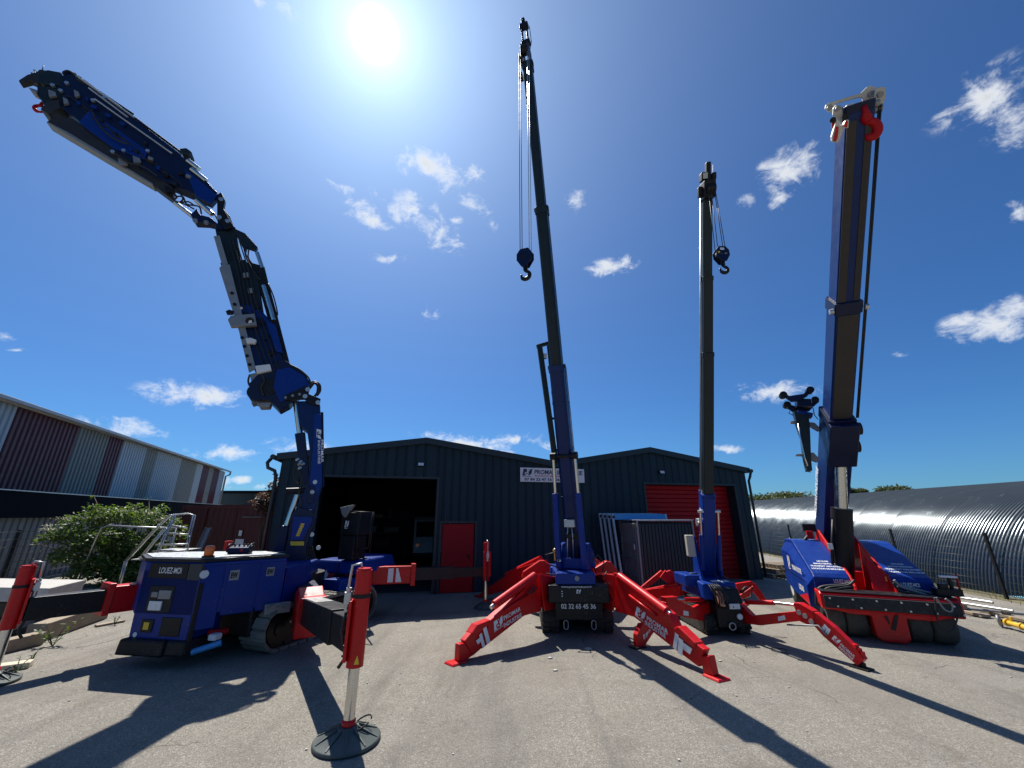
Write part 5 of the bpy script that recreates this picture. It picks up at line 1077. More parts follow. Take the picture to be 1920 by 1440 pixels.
for zz, ww, pp in ((cz1, .27, s1), (cz2, .215, s2), (cz3, .19, s3), (cL - .25, .165, s4)): boom_section(pp, 'boom_collar', CBm, ww, ww + .03, zz - .07, zz + .02, pp.data.materials[0], .08)
m = MB(); m.tube([CBm(-.13, .02, cz1), CBm(-.1, .02, cL - .3)], .014, 6); m.build('guide_pipe', STEEL, s2)
for s_ in (-1, 1):
    m = MB(); m.prof(TC, [(-.32, .95), (.32, .95), (.1, 1.75), (-.08, 1.75)], s_ * .2 - .025, s_ * .2 + .025); m.build('turret_plate', BLUE, sc_, .008)
    m = MB(); top = CBm(s_ * .175, -.12, cz1 - .35); m.cyl(TC(s_ * .17, -.3, 1.1), TC(s_ * .17, -.3, 1.1).lerp(top, .6), .04, n=14); m.build('lift_cylinder', BLUE, sc_); m = MB(); m.cyl(TC(s_ * .17, -.3, 1.1).lerp(top, .6), top, .025, n=12); m.build('lift_rod', CHROME, sc_)
m = MB(); m.cyl(CBm(-.22, -.12, cz1 - .35), CBm(.22, -.12, cz1 - .35), .03, n=12); m.build('cross_pin', STEEL, sc_)
m = MB(); m.cyl(CBm(-.22, -.02, along(0, 978, CBm, cL)), CBm(-.15, -.02, along(0, 978, CBm, cL)), .08, n=18); m.build('hose_reel', STEEL, sc_)
m = MB(); m.box(TC, -.42, -.26, -.3, -.12, 1.35, 1.78); m.build('control_box', mat('beige_plastic', (.42, .40, .33), .5, var=.08), sc_, .015)
m = MB(); m.box(CB, -.6, -.3, .3, .9, .8, 1.02); m.build('side_tank', BLUE, sc_, .03)
quad(s1, 'lettering_panel', WHITEPAINT, [CBm(-.136, -.05, cz1 * .55), CBm(-.136, .05, cz1 * .55), CBm(-.136, .05, cz1 * .8), CBm(-.136, -.05, cz1 * .8)])
# boom head
m = MB(); m.box(CBm, -.1, .1, -.2, .1, cL - .35, cL - .05); m.box(CBm, -.02, .06, -.06, .05, cL - .05, cL + .3); m.box(CBm, -.12, -.04, -.12, .06, cL - .02, cL + .12); m.box(CBm, .07, .14, -.1, .02, cL - .02, cL + .1); m.box(CBm, -.17, -.09, -.1, .0, cL - .3, cL - .12); m.build('boom_head', BLACK, sc_, .01)
m = MB(); m.cyl(CBm(-.06, -.16, cL - .2), CBm(.09, -.16, cL - .2), .1, n=20); m.build('head_sheave', BLACK, sc_)
m = MB(); m.box(CBm, .1, .115, -.03, .0, cL + .05, cL + .25); m.box(CBm, -.1, -.02, -.13, -.12, cL + .0, cL + .1); m.build('sensor', STEEL, sc_)
hk = CBm(.02, -.26, cL - .2); hkc = V((at(1353, 482, hk.y).x, hk.y, at(1353, 482, hk.y).z)); hook_block(sc_, hkc, (1, 0, 0), (0, 1, 0), .58)
for i, (a, b, y_) in enumerate(((-.03, -.09, -.2), (.0, -.04, -.24), (.05, .05, -.24), (.08, .09, -.2))):
    m = MB(); m.tube([CBm(a, y_, cL - .2), hkc + V((b, 0, .12))], .006, 6); m.build('hoist_rope', HOSE, sc_)
# bent legs
def small_leg(root, foot, cv, arm_pts, knee_pts, leg_pts, cyl, dec, body_w=.11):
    t, n = leg_plane(root, foot); P = lambda x, y: onp(*cv(x, y), root, t)
    a = lslab('outrigger_leg', P, leg_pts, n, body_w, RED, sc_, .008)
    if arm_pts: lslab('upper_arm', P, arm_pts, n, body_w * 1.15, RED, a, .008)
    if knee_pts: lslab('knee_plate', P, knee_pts, n, body_w * 1.3, RED, a, .008)
    if cyl:
        m = MB(); m.cyl(P(*cyl[0]), P(*cyl[1]), .042, n=14); m.build('leg_cylinder', RED, a); m = MB(); m.cyl(P(*cyl[1]), P(*cyl[2]), .026, n=12); m.build('cylinder_rod', CHROME, a)
    F_ = Fr((foot.x, foot.y, 0), t, n, Z); m = MB(); m.box(F_, -.12, .14, -.09, .09, .004, .022); m.build('foot_plate', BLACK, a, .004)
    leg_decal(a, P, n, body_w, dec); return a, P, n
rC = V((4.45, 8.95, .6)); fC = gr(1614, 1253)
a, P, n = small_leg(rC, fC, k4c, [(878, 880), (960, 962), (1270, 930), (1300, 1000), (1020, 1032), (888, 1012)], [(1255, 870), (1300, 872), (1400, 930), (1405, 1020), (1370, 1030), (1300, 1000)], [(1380, 925), (1420, 945), (1545, 1045), (1700, 1195), (1758, 1272), (1712, 1318), (1470, 1110), (1380, 1010)], ((905, 868), (1105, 872), (1262, 890)),
    [('e', '', (1528, 1125), (1582, 1170), .085), ('t', 'PROMAR', (1588, 1170), (1690, 1262), .042), ('t', 'INDUSTRIE', (1578, 1188), (1678, 1280), .042), ('q', 'stripe', (1455, 1050), (1475, 1070), .1), ('q', 'stripe', (1480, 1078), (1505, 1098), .1)])
quad(a, 'sticker', WHITEPAINT, [P(1150, 1000) + n * .066, P(1205, 990) + n * .066, P(1195, 958) + n * .066, P(1150, 970) + n * .066])
for x, y in ((1302, 938), (1345, 962), (1390, 1003)): m = MB(); m.cyl(P(x, y) + n * .06, P(x, y) + n * .085, .04, n=16); m.build('pin', STEEL, a)
m = MB(); m.box(Fr(P(1735, 1320), (1, 0, 0), (0, 1, 0), Z), -.03, .03, -.03, .03, -.06, .04); m.build('ankle', BLACK, a)
m = MB(); m.tube([P(1220, 1025) + n * .08, P(1440, 1032) + n * .08, P(1500, 1100) + n * .08], .014, 8); m.build('locking_bar', GREYST, a)
for k in range(3): m = MB(); m.box(Fr(P(1680 + 22 * k, 1190 + 26 * k), (1, 0, 0), (0, 1, 0), Z), -.03, .03, -.05, .05, -.01, .05); m.build('step_lug', RED, a, .004)
rD = V((3.9, 8.95, .6)); fD = gr(1196, 1214)
a, P, n = small_leg(rD, fD, k4c, [(625, 862), (640, 1000), (560, 995), (365, 950), (318, 868), (370, 828), (520, 905)], [(318, 830), (400, 825), (385, 900), (330, 905)], [(330, 880), (378, 895), (225, 1090), (165, 1182), (120, 1180), (118, 1095), (150, 1020), (200, 1012)], ((600, 850), (470, 850), (385, 850)),
    [('e', '', (160, 1128), (195, 1100), .07), ('t', 'PROMAR', (190, 1090), (222, 1046), .04)])
quad(a, 'sticker', WHITEPAINT, [P(440, 955) + n * .066, P(478, 962) + n * .066, P(476, 930) + n * .066, P(440, 922) + n * .066])
for pts, d_ in (([(155, 760), (300, 640), (318, 650), (300, 690), (190, 770)], 10.5), ([(290, 690), (330, 640), (520, 790), (480, 830)], 10.4), ([(335, 650), (365, 640), (545, 750), (560, 800), (510, 790)], 10.3), ([(830, 735), (935, 718), (970, 735), (1060, 870), (1020, 880), (940, 770), (860, 830)], 10.2), ([(850, 820), (950, 750), (970, 770), (900, 860)], 10.1)):
    m = MB(); m.slab([at(*k4c(*p), d_) for p in pts], V((.02, .1, 0))); m.build('rear_leg', RED, sc_, .008)
rear_leg(sc_, (3.85, 10.1, .6), (2.7, 11.8, 0), .1, .16); rear_leg(sc_, (4.5, 10.1, .6), (5.9, 11.5, 0), .1, .16)
for pts in ([(560, 775), (500, 690), (510, 665), (560, 665)], [(860, 800), (900, 760), (950, 760), (940, 830), (890, 850)], [(730, 690), (770, 695), (790, 720)]):
    m = MB(); m.tube([at(*k4c(*p), 9.1) for p in pts], .014, 7); m.build('hydraulic_hose', HOSE, sc_)
m = MB(); m.tube(arc(CB(.35, -.9, .012), (1, 0, 0), (0, 1, 0), .13, 0, 300, 18), .006, 6); tag(m.build('wire_loop', HOSE), 'thin black wire loop lying on the asphalt before the small spider crane', 'wire')

# ================================================================== PICK AND CARRY CRANE (right)
DO = V((6.89, 8.30, 0)); DR = V((.911, -.412, 0)).normalized(); DA = V((.412, .911, 0)).normalized(); D = Fr(DO, DR, DA, Z)
pc = thing('pick_and_carry_crane', 'wide blue and red wheeled crane with a thick boom and hydraulic ram', 'crane', DO)
def k6(x, y): return (1440 + x / 4, 960 + y / 4)
for a, b in ((-.9, -.64), (-.62, -.30), (.28, .60), (.62, .95)):
    m = MB(); r = .31; w_ = b - a; m.lathe([(r * .5, 0), (r * .9, 0), (r, .04), (r * 1.005, w_ / 2), (r, w_ - .04), (r * .9, w_), (r * .5, w_)], D(a, .3, r + .004), DR, 40); m.build('solid_tyre', TYRE, pc)
m = MB(); m.cyl(D(-.95, .3, .31), D(.98, .3, .31), .12, n=18); m.build('axle', BLACK, pc)
m = MB(); m.slab([D(-.27, -.10, .58), D(.25, -.10, .58), D(.23, -.12, .1), D(.16, -.1, .02), D(-.18, -.1, .02), D(-.25, -.12, .1)], DA * .3, False); cb = m.build('wheel_guard', RED, pc, .03)
m = MB(); m.slab([D(-.085, -.115, .44), D(-.035, -.115, .46), D(-.02, -.115, .35), D(-.03, -.115, .3)], DA * -.008, False); m.build('maker_mark', BLACK, cb)
m = MB(); m.slab([D(.075, -.115, .47), D(.13, -.115, .48), D(.03, -.115, .22), D(-.03, -.115, .24)], DA * -.008, False); m.build('maker_mark', BLACK, cb)
pr = [(-.2, .50), (-.22, .54), (-.2, .74), (-.12, .80), (.2, .80), (.2, .55)]
m = MB(); m.prof(D, [(-.17, .50), (-.19, .54), (-.16, .76), (-.1, .80), (.25, .80), (.25, .60), (-.05, .50)], -1.0, 1.02); bump = m.build('bumper_beam', RED, pc, .02)
m = MB(); m.prof(D, [(-.20, .53), (-.215, .55), (-.20, .735), (-.18, .745), (-.18, .53)], -.95, .99); bk = m.build('rubber_strip', RUBBER, bump, .01)
m = MB(); m.prof(D, [(-.14, .801), (-.11, .815), (.23, .815), (.23, .801)], -.98, 1.0); m.build('bumper_top', BLACK, bump, .006)
for i in range(6):
    for z in (.57, .70):
        m = MB(); x = -.86 + .35 * i + (.1 if z < .6 else 0); m.cyl(D(x, -.212, z), D(x, -.222, z), .016, n=10); m.build('bolt', STEEL, bump)
m = MB(); m.slab([D(-.95, -.1, .52), D(.97, -.1, .52), D(.6, -.1, .42), D(-.55, -.1, .44)], DA * .1, False); m.build('lower_lip', RED, bump, .01)
# chassis with its tall inner plates
m = MB(); m.box(D, -.3, .3, .3, 3.2, .25, .62); m.build('chassis', BLACK, pc, .02)
for x0, x1 in ((-.34, -.30), (.27, .31)):
    m = MB(); m.prof(D, [(.05, .62), (.22, .88), (.42, 1.04), (2.15, 1.84), (2.35, 1.86), (2.6, 1.6), (2.9, .9), (2.9, .3), (.3, .4)], x0, x1); m.build('frame_plate', RED, pc, .008)
m = MB(); m.slab([D(.05, .62, 1.40), D(.32, .46, 1.06), D(.36, .34, .72), D(-.02, .34, .72)], DA * .04, False); m.build('front_plate', RED, pc, .008)
m = MB(); m.slab([D(.09, .95, 1.62), D(.265, .95, 1.30), D(.265, .95, .7), D(.02, .95, .7)], DA * .04, False); m.build('frame_gusset', RED, pc, .006)
m = MB(); m.box(D, -.29, .26, 1.6, 2.9, .63, 1.0); m.build('frame_crossmember', RED, pc, .01)
def cover(xa, xb, out):
    s = -1 if out < 0 else 1
    prof = [(.36, .72), (.36, .99), (.44, 1.06), (1.9, 1.58), (2.1, 1.62), (2.95, 1.6), (3.1, 1.5), (3.1, .55), (1.2, .45), (.6, .4)]
    m = MB(); m.prof(D, prof, xa, xb); c = m.build('side_cover', BLUE, pc, .02)
    e = out
    m = MB(); x2 = xb if s > 0 else xa
    m.slab([D(x2, .44, .98), D(x2, 1.9, 1.5), D(x2, 2.1, 1.54), D(x2, 2.95, 1.52), D(x2 + e, 2.85, 1.3), D(x2 + e, 2.0, 1.3), D(x2 + e, .6, .85)], DR * .0 + Z * -.02); 
    v0 = [(.40, .97), (1.9, 1.50), (2.1, 1.54), (3.0, 1.52)]; v1 = [(.5, .80), (1.9, 1.30), (2.1, 1.33), (3.0, 1.32)]; v2 = [(.5, .42), (1.3, .45), (2.1, .48), (3.0, .55)]
    m = MB(); vs = [D(x2, *p) for p in v0] + [D(x2 + e, *p) for p in v1] + [D(x2 + e, *p) for p in v2] + [D(x2, *p) for p in v2]
    fs = [(r * 4 + i, r * 4 + i + 1, (r + 1) * 4 + i + 1, (r + 1) * 4 + i) for r in range(3) for i in range(3)] + [(0, 4, 8, 12), (3, 7, 11, 15)]
    m.add(vs, fs); sp = m.build('flank_panel', BLUE, c, .006)
    return c, sp, x2 + e
cL_, spL, xl = cover(-.95, -.345, -.12); cR_, spR, xr = cover(.315, .92, .12)
# red wedge low on the flank
m = MB(); m.slab([D(xl - .003, .52, .43), D(xl - .003, 1.5, .47), D(xl - .003, .52, .66)], DR * -.003, False); m.build('red_flash', RED, spL)
dsl = (D(0, 1.9, 1.58) - D(0, .44, 1.06)).normalized(); nsl = DR.cross(dsl).normalized()
for xa, c in ((-.92, cL_), (.33, cR_)):
    for i, (t_, w_) in enumerate((('LEVAGE', .2), ('MANUTENTION', .38), ('TRANSFERT INDUSTRIEL', .55), ('LOCATION DE MINI-GRUE', .56))):
        p = D(xa + .3 - w_ / 2 + .0, .44, 1.06) + dsl * (.50 - .115 * i) + nsl * .003; text(c, t_, p, DR, dsl, w_, .062, WHITE, bold=.03)
    text(c, 'LOUEZ-MOI', D(xa + (.3 if xa < 0 else .1), .357, .90), DR, Z, .27, .07, WHITEPAINT, bold=.03)
# flank lettering (left side reads from back to front)
ex_ = (D(xl, .6, .9) - D(xl, 2.4, 1.05)).normalized()
text(spL, 'PROMAR INDUSTRIE', D(xl - .004, 1.75, .98), -DA, Z, 1.0, .11, WHITE, bold=.03); emblem(spL, D(xl - .004, 2.25, .95), -DA, Z, .3, .3, WHITE, BLUE); text(spL, 'LOUEZ-MOI', D(xl - .004, 1.35, .62), -DA, Z, .5, .12, WHITE, bold=.03)
m = MB(); m.box(D, xl - .012, xl - .002, .55, 2.9, .885, .892); m.build('panel_seam', NAVY, spL)
# rear wheels
for x in (-.98, .72):
    m = MB(); m.lathe([(.16, 0), (.36, 0), (.40, .05), (.40, .23), (.36, .28), (.16, .28)], D(x, 3.0, .404), DR, 32); wt_ = m.build('rear_wheel', RUBBER, pc); m = MB(); m.cyl(D(x - .01, 3.0, .404), D(x + .29, 3.0, .404), .17, n=20); m.build('wheel_rim', WHITEPAINT, wt_, .01)
# boom
D0 = D(-.03, 2.5, 1.75); D1 = D(.12, -4.05, 8.25); dd = (D1 - D0).normalized(); dL = (D1 - D0).length
dxx = (DR - dd * DR.dot(dd)).normalized(); dt_ = dd.cross(dxx).normalized(); dt_ = -dt_ if dt_.dot(DA) < 0 else dt_   # dt_: upper side
DB = Fr(D0, dxx, dt_, dd)
e1, e2 = along(0, 800, DB, dL), along(0, 572, DB, dL)
d1 = boom_section(pc, 'boom_base_section', DB, .45, .6, -.5, e1 + .3, BOOMBLUE, .04); d2 = boom_section(pc, 'boom_section', DB, .385, .48, e1, e2 + .1, BOOMBLUE, .06); d3 = boom_section(pc, 'boom_section', DB, .355, .42, e2, dL - .1, BOOMBLUE, .06)
boom_section(d1, 'boom_collar', DB, .48, .64, e1 + .1, e1 + .34, NAVY, .04); boom_section(d2, 'boom_collar', DB, .425, .52, e2 - .1, e2 + .12, NAVY, .05)
# worn underside strips
for (z0, z1_, w_, t_, gap) in ((e1 + .36, e2 - .12, .31, .48, .0), (e2 + .14, dL - .2, .325, .42, .075)):
    if gap == 0:
        m = MB(); m.box(DB, -w_ / 2, w_ / 2, -t_ / 2 - .012, -t_ / 2 - .002, z0, z1_); m.build('wear_strip', OLIVE, d2, .002)
    else:
        for a, b in ((-w_ / 2, -gap * .55), (gap * .9, w_ / 2 - .01)):
            m = MB(); m.box(DB, a, b, -t_ / 2 - .012, -t_ / 2 - .002, z0, z1_); m.build('wear_strip', OLIVE, d3, .002)
m = MB(); m.box(DB, -.25, .25, -.46, -.302, e1 - .75, e1 + .3); m.build('ram_bracket', NAVY, d1, .02)
for s_ in (.255, ): 
    for zz in (e1 + .05, e1 - .4): m = MB(); m.cyl(DB(s_, -.2, zz), DB(s_ + .09, -.2, zz), .13, n=22); m.build('hose_pulley', BLACK, d1, .01)
for s_ in (-.26, .26): m = MB(); m.cyl(DB(s_ - .03, -.25, e2), DB(s_ + .03, -.25, e2), .05, n=12); m.build('guide_roller', STEEL, d2)
for x in (.28, .305): m = MB(); m.tube([DB(x, -.16, e1 + .3), DB(x, -.12, e2), DB(x - .02, -.1, dL - .1)], .014, 7); m.build('cable', HOSE, pc)
text(d1, 'PROMAR INDUSTRIE', DB(-.253, .12, 1.75 - 1.3), dd, -dt_ * -1, 1.5, .16, WHITE, bold=.03)
# lift ram
R0 = D(-.30, .98, .95); R1 = D(.05, .58, 3.42); rd_ = (R1 - R0).normalized(); rL = (R1 - R0).length
pr_ = R0 + rd_ * (rL * .56)
m = MB(); m.cyl(R0, pr_, .19, n=32); rb = m.build('ram_barrel', BLACK, pc, .012); m = MB(); m.cyl(pr_, R1, .115, n=28); m.build('ram_rod', CHROME, rb)
m = MB(); m.tube([D(-.5, .85, 1.05), D(-.43, .8, 1.5), D(-.3, .75, 2.1)], .03, 8); m.build('ram_pipe', BLACK, rb); m = MB(); m.box(D, -.5, -.42, .7, .8, 1.5, 1.62); m.build('ram_valve', STEEL, rb, .006)
# head: steel link plates, pins, red shackle fork and red hook, laid out on the boom's lower face
hd2 = boom_section(pc, 'boom_head', DB, .38, .40, dL - .25, dL + .02, NAVY, .06)
HEADST = mat('bare_head_steel', (.5, .5, .48), .45, metal=.4, var=.15, scale=10, dirt=.25, dcol=(.25, .22, .2))
def kh(x, y, off=0.0):
    d_ = ray(1540 + x / 11.08, 150 + y / 11.08); p0 = D1 + dt_ * off; return V((0, 0, EYE)) + d_ * ((p0 - V((0, 0, EYE))).dot(dt_) / d_.dot(dt_))
def hslab(name, mt, pts, th, off, parent=None, bev=.008):
    m = MB(); m.slab([kh(x, y, off) for x, y in pts], dt_ * th); return m.build(name, mt, parent or hd2, bev)
lk = hslab('link_plate', HEADST, [(70, 600), (90, 520), (180, 465), (820, 270), (940, 150), (1040, 110), (1110, 150), (1100, 390), (1000, 470), (870, 520), (840, 380), (760, 370), (300, 500), (250, 580), (230, 690), (150, 670)], .04, .16)
hslab('link_plate', HEADST, [(1080, 410), (1110, 190), (1180, 150), (1310, 140), (1335, 280), (1290, 500), (1200, 620), (1150, 480)], .04, .04)
hslab('link_plate', HEADST, [(230, 730), (240, 590), (300, 515), (390, 530), (440, 640), (430, 900), (400, 965), (320, 820)], .04, -.12)
hslab('side_disc', HEADST, [(560 + 85 * math.cos(a_ * math.pi / 8), 680 + 175 * math.sin(a_ * math.pi / 8)) for a_ in range(16)], .05, -.16)
for x, y, o_ in ((165, 575, .13), (340, 590, -.15), (1030, 290, .13), (1220, 300, .01)):
    m = MB(); c_ = kh(x, y, o_); m.cyl(c_ - dt_ * .03, c_ + dt_ * .02, .038, n=16); m.build('pin', GREYST, lk, .004)
m = MB(); m.cyl(kh(600, 640, -.1), kh(1200, 470, -.1), .05, n=18); m.build('head_pin', GREYST, hd2); m = MB(); m.cyl(kh(640, 740, -.05), kh(1250, 580, -.05), .06, n=18); m.build('head_pin', GREYST, hd2)
m = MB(); m.cyl(kh(610, 500, -.1), kh(620, 570, -.1), .035, n=12); m.build('grease_cap', WHITEPAINT, hd2)
fk = hslab('shackle_fork', HEADST, [(205, 1270), (200, 1180), (300, 820), (335, 830), (380, 965), (440, 930), (500, 820), (565, 830), (545, 1000), (460, 1010), (345, 1285), (280, 1310)], .07, -.24)
hslab('fork_lining', RED, [(255, 1260), (265, 1180), (310, 960), (360, 980), (340, 1180), (300, 1285)], .02, -.29, fk, .004); hslab('fork_lining', RED, [(460, 960), (500, 850), (550, 850), (530, 990)], .02, -.29, fk, .004); hslab('fork_lining', RED, [(215, 1000), (215, 880), (260, 830), (290, 830), (240, 1040)], .03, -.2, fk, .004)
m = MB(); m.cyl(kh(240, 830, -.26), kh(240, 830, -.18), .04, n=12); m.cyl(kh(500, 760, -.28), kh(500, 760, -.2), .04, n=12); m.build('fork_bolt', BLACK, fk)
HK = REDDOOR
m = MB(); m.tube([kh(880, 540, -.2), kh(920, 640, -.22), kh(930, 780, -.22), kh(940, 880, -.22)], [.035, .04, .075, .05], 12); hk_ = m.build('hook_shank', HK, hd2)
hp_ = [kh(1020 + 150 * math.cos(math.radians(t_)) * 1.0, 1020 + 165 * math.sin(math.radians(t_)), -.22) for t_ in range(-120, 150, 15)]
m = MB(); m.tube([kh(940, 870, -.22)] + hp_, [.05] + [.045 + .022 * math.sin(math.pi * i / len(hp_)) for i in range(len(hp_) - 2)] + [.035, .012], 12); m.build('hook', HK, hk_)
hslab('rope_guide', GREYST, [(1130, 1110), (1190, 1080), (1200, 920), (1250, 900), (1255, 960), (1230, 1110)], .05, -.05)
# stowed jib on the flank of the boom
jd = 1.2
def dj(px, py, a_=.55): 
    p0 = D(0, a_, 0); return onp(px, py, p0, DR)
def k7(x, y, a_=.55): return dj(1450 + x / 3.79, 680 + y / 3.79, a_)
def fl(name, pts, th, mt, parent=pc, a_=.55, bev=.006):
    m = MB(); m.slab([k7(x, y, a_) for x, y in pts], DA * th); return m.build(name, mt, parent, bev)
sj = fl('stowed_jib', [(140, 350), (245, 370), (255, 500), (262, 690), (270, 770), (235, 775), (215, 690), (195, 540), (160, 440)], .2, DARKBOOM)
fl('jib_frame', [(55, 228), (75, 215), (110, 240), (210, 225), (250, 180), (275, 190), (240, 240), (180, 272), (130, 278)], .1, NAVY, sj, .35); fl('jib_frame', [(80, 290), (115, 300), (180, 320), (260, 300), (290, 255), (325, 280), (300, 300), (255, 345), (200, 360), (140, 350), (95, 320)], .1, NAVY, sj, .7)
fl('jib_frame', [(160, 265), (255, 268), (270, 320), (160, 320)], .3, NAVY, sj); fl('jib_plate', [(165, 345), (275, 365), (270, 395), (245, 375), (170, 370)], .24, BLUE, sj)
for x, y, a_ in ((68, 232, .35), (258, 198, .35), (95, 302, .7), (292, 268, .7)): m = MB(); p = k7(x, y, a_); m.cyl(p - DA * .09, p + DA * .09, .075, n=18); m.build('jib_roller', BLACK, sj)
fl('jib_bracket', [(120, 420), (160, 415), (290, 430), (330, 470), (320, 490), (270, 460), (160, 435), (125, 432)], .12, GREYST, sj, .6); fl('jib_bracket', [(158, 652), (200, 650), (280, 640), (320, 680), (310, 710), (270, 695), (200, 664), (160, 664)], .12, GREYST, sj, .6)
m = MB(); m.tube([k7(x, y) - DA * .12 for x, y in ((170, 440), (190, 560), (215, 680), (235, 740))], .02, 7); m.build('jib_cylinder', CHROME, sj)
for pts in ([(110, 345), (105, 365), (135, 382)], [(275, 330), (285, 380), (310, 410)], [(225, 760), (225, 775), (260, 780)]): m = MB(); m.tube([k7(*p) - DA * .1 for p in pts], .01, 6); m.build('cable', HOSE, sj)
# hoses, lamps and clutter on the bumper
def hs(pts, r, a_=.1, mt=None):
    m = MB(); ps = [onp(*k6(x, y), D(0, a_, 0), DR) for x, y in pts]; sm = []
    for i in range(len(ps) - 1):
        p_, q_ = ps[max(i - 1, 0)], ps[i]; c_, d_ = ps[i + 1], ps[min(i + 2, len(ps) - 1)]
        for k in range(4): t_ = k / 4; sm.append(.5 * ((2 * q_) + (c_ - p_) * t_ + (2 * p_ - 5 * q_ + 4 * c_ - d_) * t_ ** 2 + (3 * q_ - p_ - 3 * c_ + d_) * t_ ** 3))
    sm.append(ps[-1]); m.tube(sm, r, 8); return m.build('hydraulic_hose', mt or HOSE, pc)
hs([(630, 530), (560, 548), (450, 555), (390, 570), (365, 610), (365, 700)], .03, .15); hs([(650, 510), (600, 550), (470, 565), (410, 590)], .022, .12); hs([(640, 560), (500, 580), (400, 600), (380, 690)], .022, .1)
hs([(945, 510), (1000, 560), (1090, 590), (1180, 620), (1230, 640)], .022, .15, GREYST); hs([(940, 530), (990, 590), (1100, 610), (1200, 630)], .02, .1); hs([(960, 560), (1060, 570), (1150, 590), (1230, 610)], .02, .2, GREYST)
hs([(1330, 650), (1380, 690), (1375, 745), (1330, 735), (1290, 690), (1260, 640)], .016, -.2, GREYST); hs([(1250, 640), (1260, 740), (1280, 830), (1330, 895), (1390, 880), (1425, 780)], .013, -.24)
cl_ = Fr(D(.86, .12, .82), DR, DA, Z)
m = MB(); m.box(cl_, -.05, .3, -.1, .12, 0, .12); m.box(cl_, .0, .12, -.12, .0, .12, .2); m.cyl(cl_(.2, 0, .1), cl_(.2, 0, .32), .03, n=10); m.build('valve_bank', BLACK, pc, .008)
m = MB(); m.box(cl_, .06, .3, -.06, .02, .3, .33); m.build('lever_plate', WHITEPAINT, pc, .006); m = MB(); m.cyl(cl_(.3, .0, .03), cl_(.31, .0, .36), .016, n=10); m.build('lever', REDDOOR, pc)
m = MB(); m.box(D, .205, .232, .33, .36, .98, 1.06) ; m.build('side_marker', ORANGE, pc)
p = onp(1517, 992, D(0, 2.3, 0), DR); m = MB(); m.box(Fr(p, DR, DA, Z), -.12, .14, -.05, .1, -.06, .12); m.build('mirror', BLACK, pc, .01)
p = onp(1517, 1002, D(0, 2.1, 0), DR); m = MB(); m.box(Fr(p, DR, DA, Z), -.05, .08, -.05, .05, -.1, .08); m.build('valve', REDDOOR, pc, .01)
m = MB(); m.tube([p, p + DR * -.1 + Z * -.12, p + DR * -.25 + Z * -.22], .035, 8); m.build('hydraulic_hose', HOSE, pc)

# ================================================================== SMALLER THINGS
def leaves(centres, n, size, spread=1.0, flat=.0, seed=1):
    """leaf sized folded faces spread through ellipsoid clumps"""
    rnd = random.Random(seed); m = MB(); tot = sum(c[1][0] * c[1][1] * c[1][2] for c in centres)
    for c, r in centres:
        c = V(c); k = int(n * r[0] * r[1] * r[2] / tot)
        for _ in range(k):
            while True:
                p = V((rnd.uniform(-1, 1), rnd.uniform(-1, 1), rnd.uniform(-1, 1)))
                if .25 < p.length < 1: break
            p = p * (p.length ** -.35)
            q = c + V((p.x * r[0], p.y * r[1], p.z * r[2])) + V((rnd.gauss(0, .06), rnd.gauss(0, .06), rnd.gauss(0, .06))) * spread
            a = V((rnd.gauss(0, 1), rnd.gauss(0, 1), rnd.gauss(0, .5) - .3)).normalized(); b = a.cross(V((rnd.gauss(0, 1), rnd.gauss(0, 1), rnd.gauss(0, 1) + 1))).normalized(); nn = a.cross(b)
            s = size * rnd.uniform(.55, 1.3); w = s * .26
            m.add([q, q + a * s * .45 + b * w + nn * w * .4, q + a * s, q + a * s * .45 - b * w + nn * w * .4], [(0, 1, 2), (0, 2, 3)])
    return m
def branches(base, tips, r):
    m = MB()
    for t in tips:
        t = V(t); b = V(base); mid = b.lerp(t, .5) + V((random.uniform(-.2, .2), random.uniform(-.2, .2), .1)) * (t - b).length * .4
        m.tube([b, b.lerp(mid, .5) + Z * .05, mid, t], [r, r * .8, r * .55, r * .2], 7)
    return m
def plant(name, label, cat, base, clumps, n, size, mt, r=.05, seed=1, group=None):
    t = thing(name, label, cat, base, group); branches(base, [c[0] for c in clumps], r).build('trunk', BARK, t, recalc=False)
    leaves(clumps, n, size, seed=seed).build('crown', mt, t, recalc=False); return t
# elder bush by the fence
def bp(px, py, y): return at(px, py, y)
base = V((-13.2, 15.4, 0))
cl_b = []
for px, py, y, rx, rz in ((120, 1000, 14.6, .9, .35), (165, 975, 14.9, .9, .35), (215, 965, 15.2, 1.0, .35), (270, 968, 15.6, 1.0, .38), (310, 985, 15.8, .8, .5), (200, 1010, 14.8, 1.2, .55), (255, 1020, 15.2, 1.1, .6), (130, 1040, 14.4, .8, .35), (190, 1055, 14.6, 1.1, .45), (235, 1075, 14.8, 1.0, .5), (300, 1040, 15.6, .9, .6), (150, 1078, 14.2, .7, .3), (220, 1100, 14.5, 1.0, .4), (95, 1010, 14.3, .5, .15), (175, 950, 15.0, .4, .2), (255, 950, 15.6, .4, .2)):
    cl_b.append((bp(px, py, y), (rx * .62, rx * .6, rz * .7)))
    for q_ in range(2): cl_b.append((bp(px + random.uniform(-38, 38), py + random.uniform(-22, 18), y + random.uniform(-.3, .3)), (rx * .26, rx * .26, rz * .3)))
bush = plant('elder_bush', 'big leafy green bush with cream flower heads behind the blue crane', 'bush', base, cl_b, 9500, .14, LEAF, .05, 3)
m = MB(); rnd = random.Random(5)
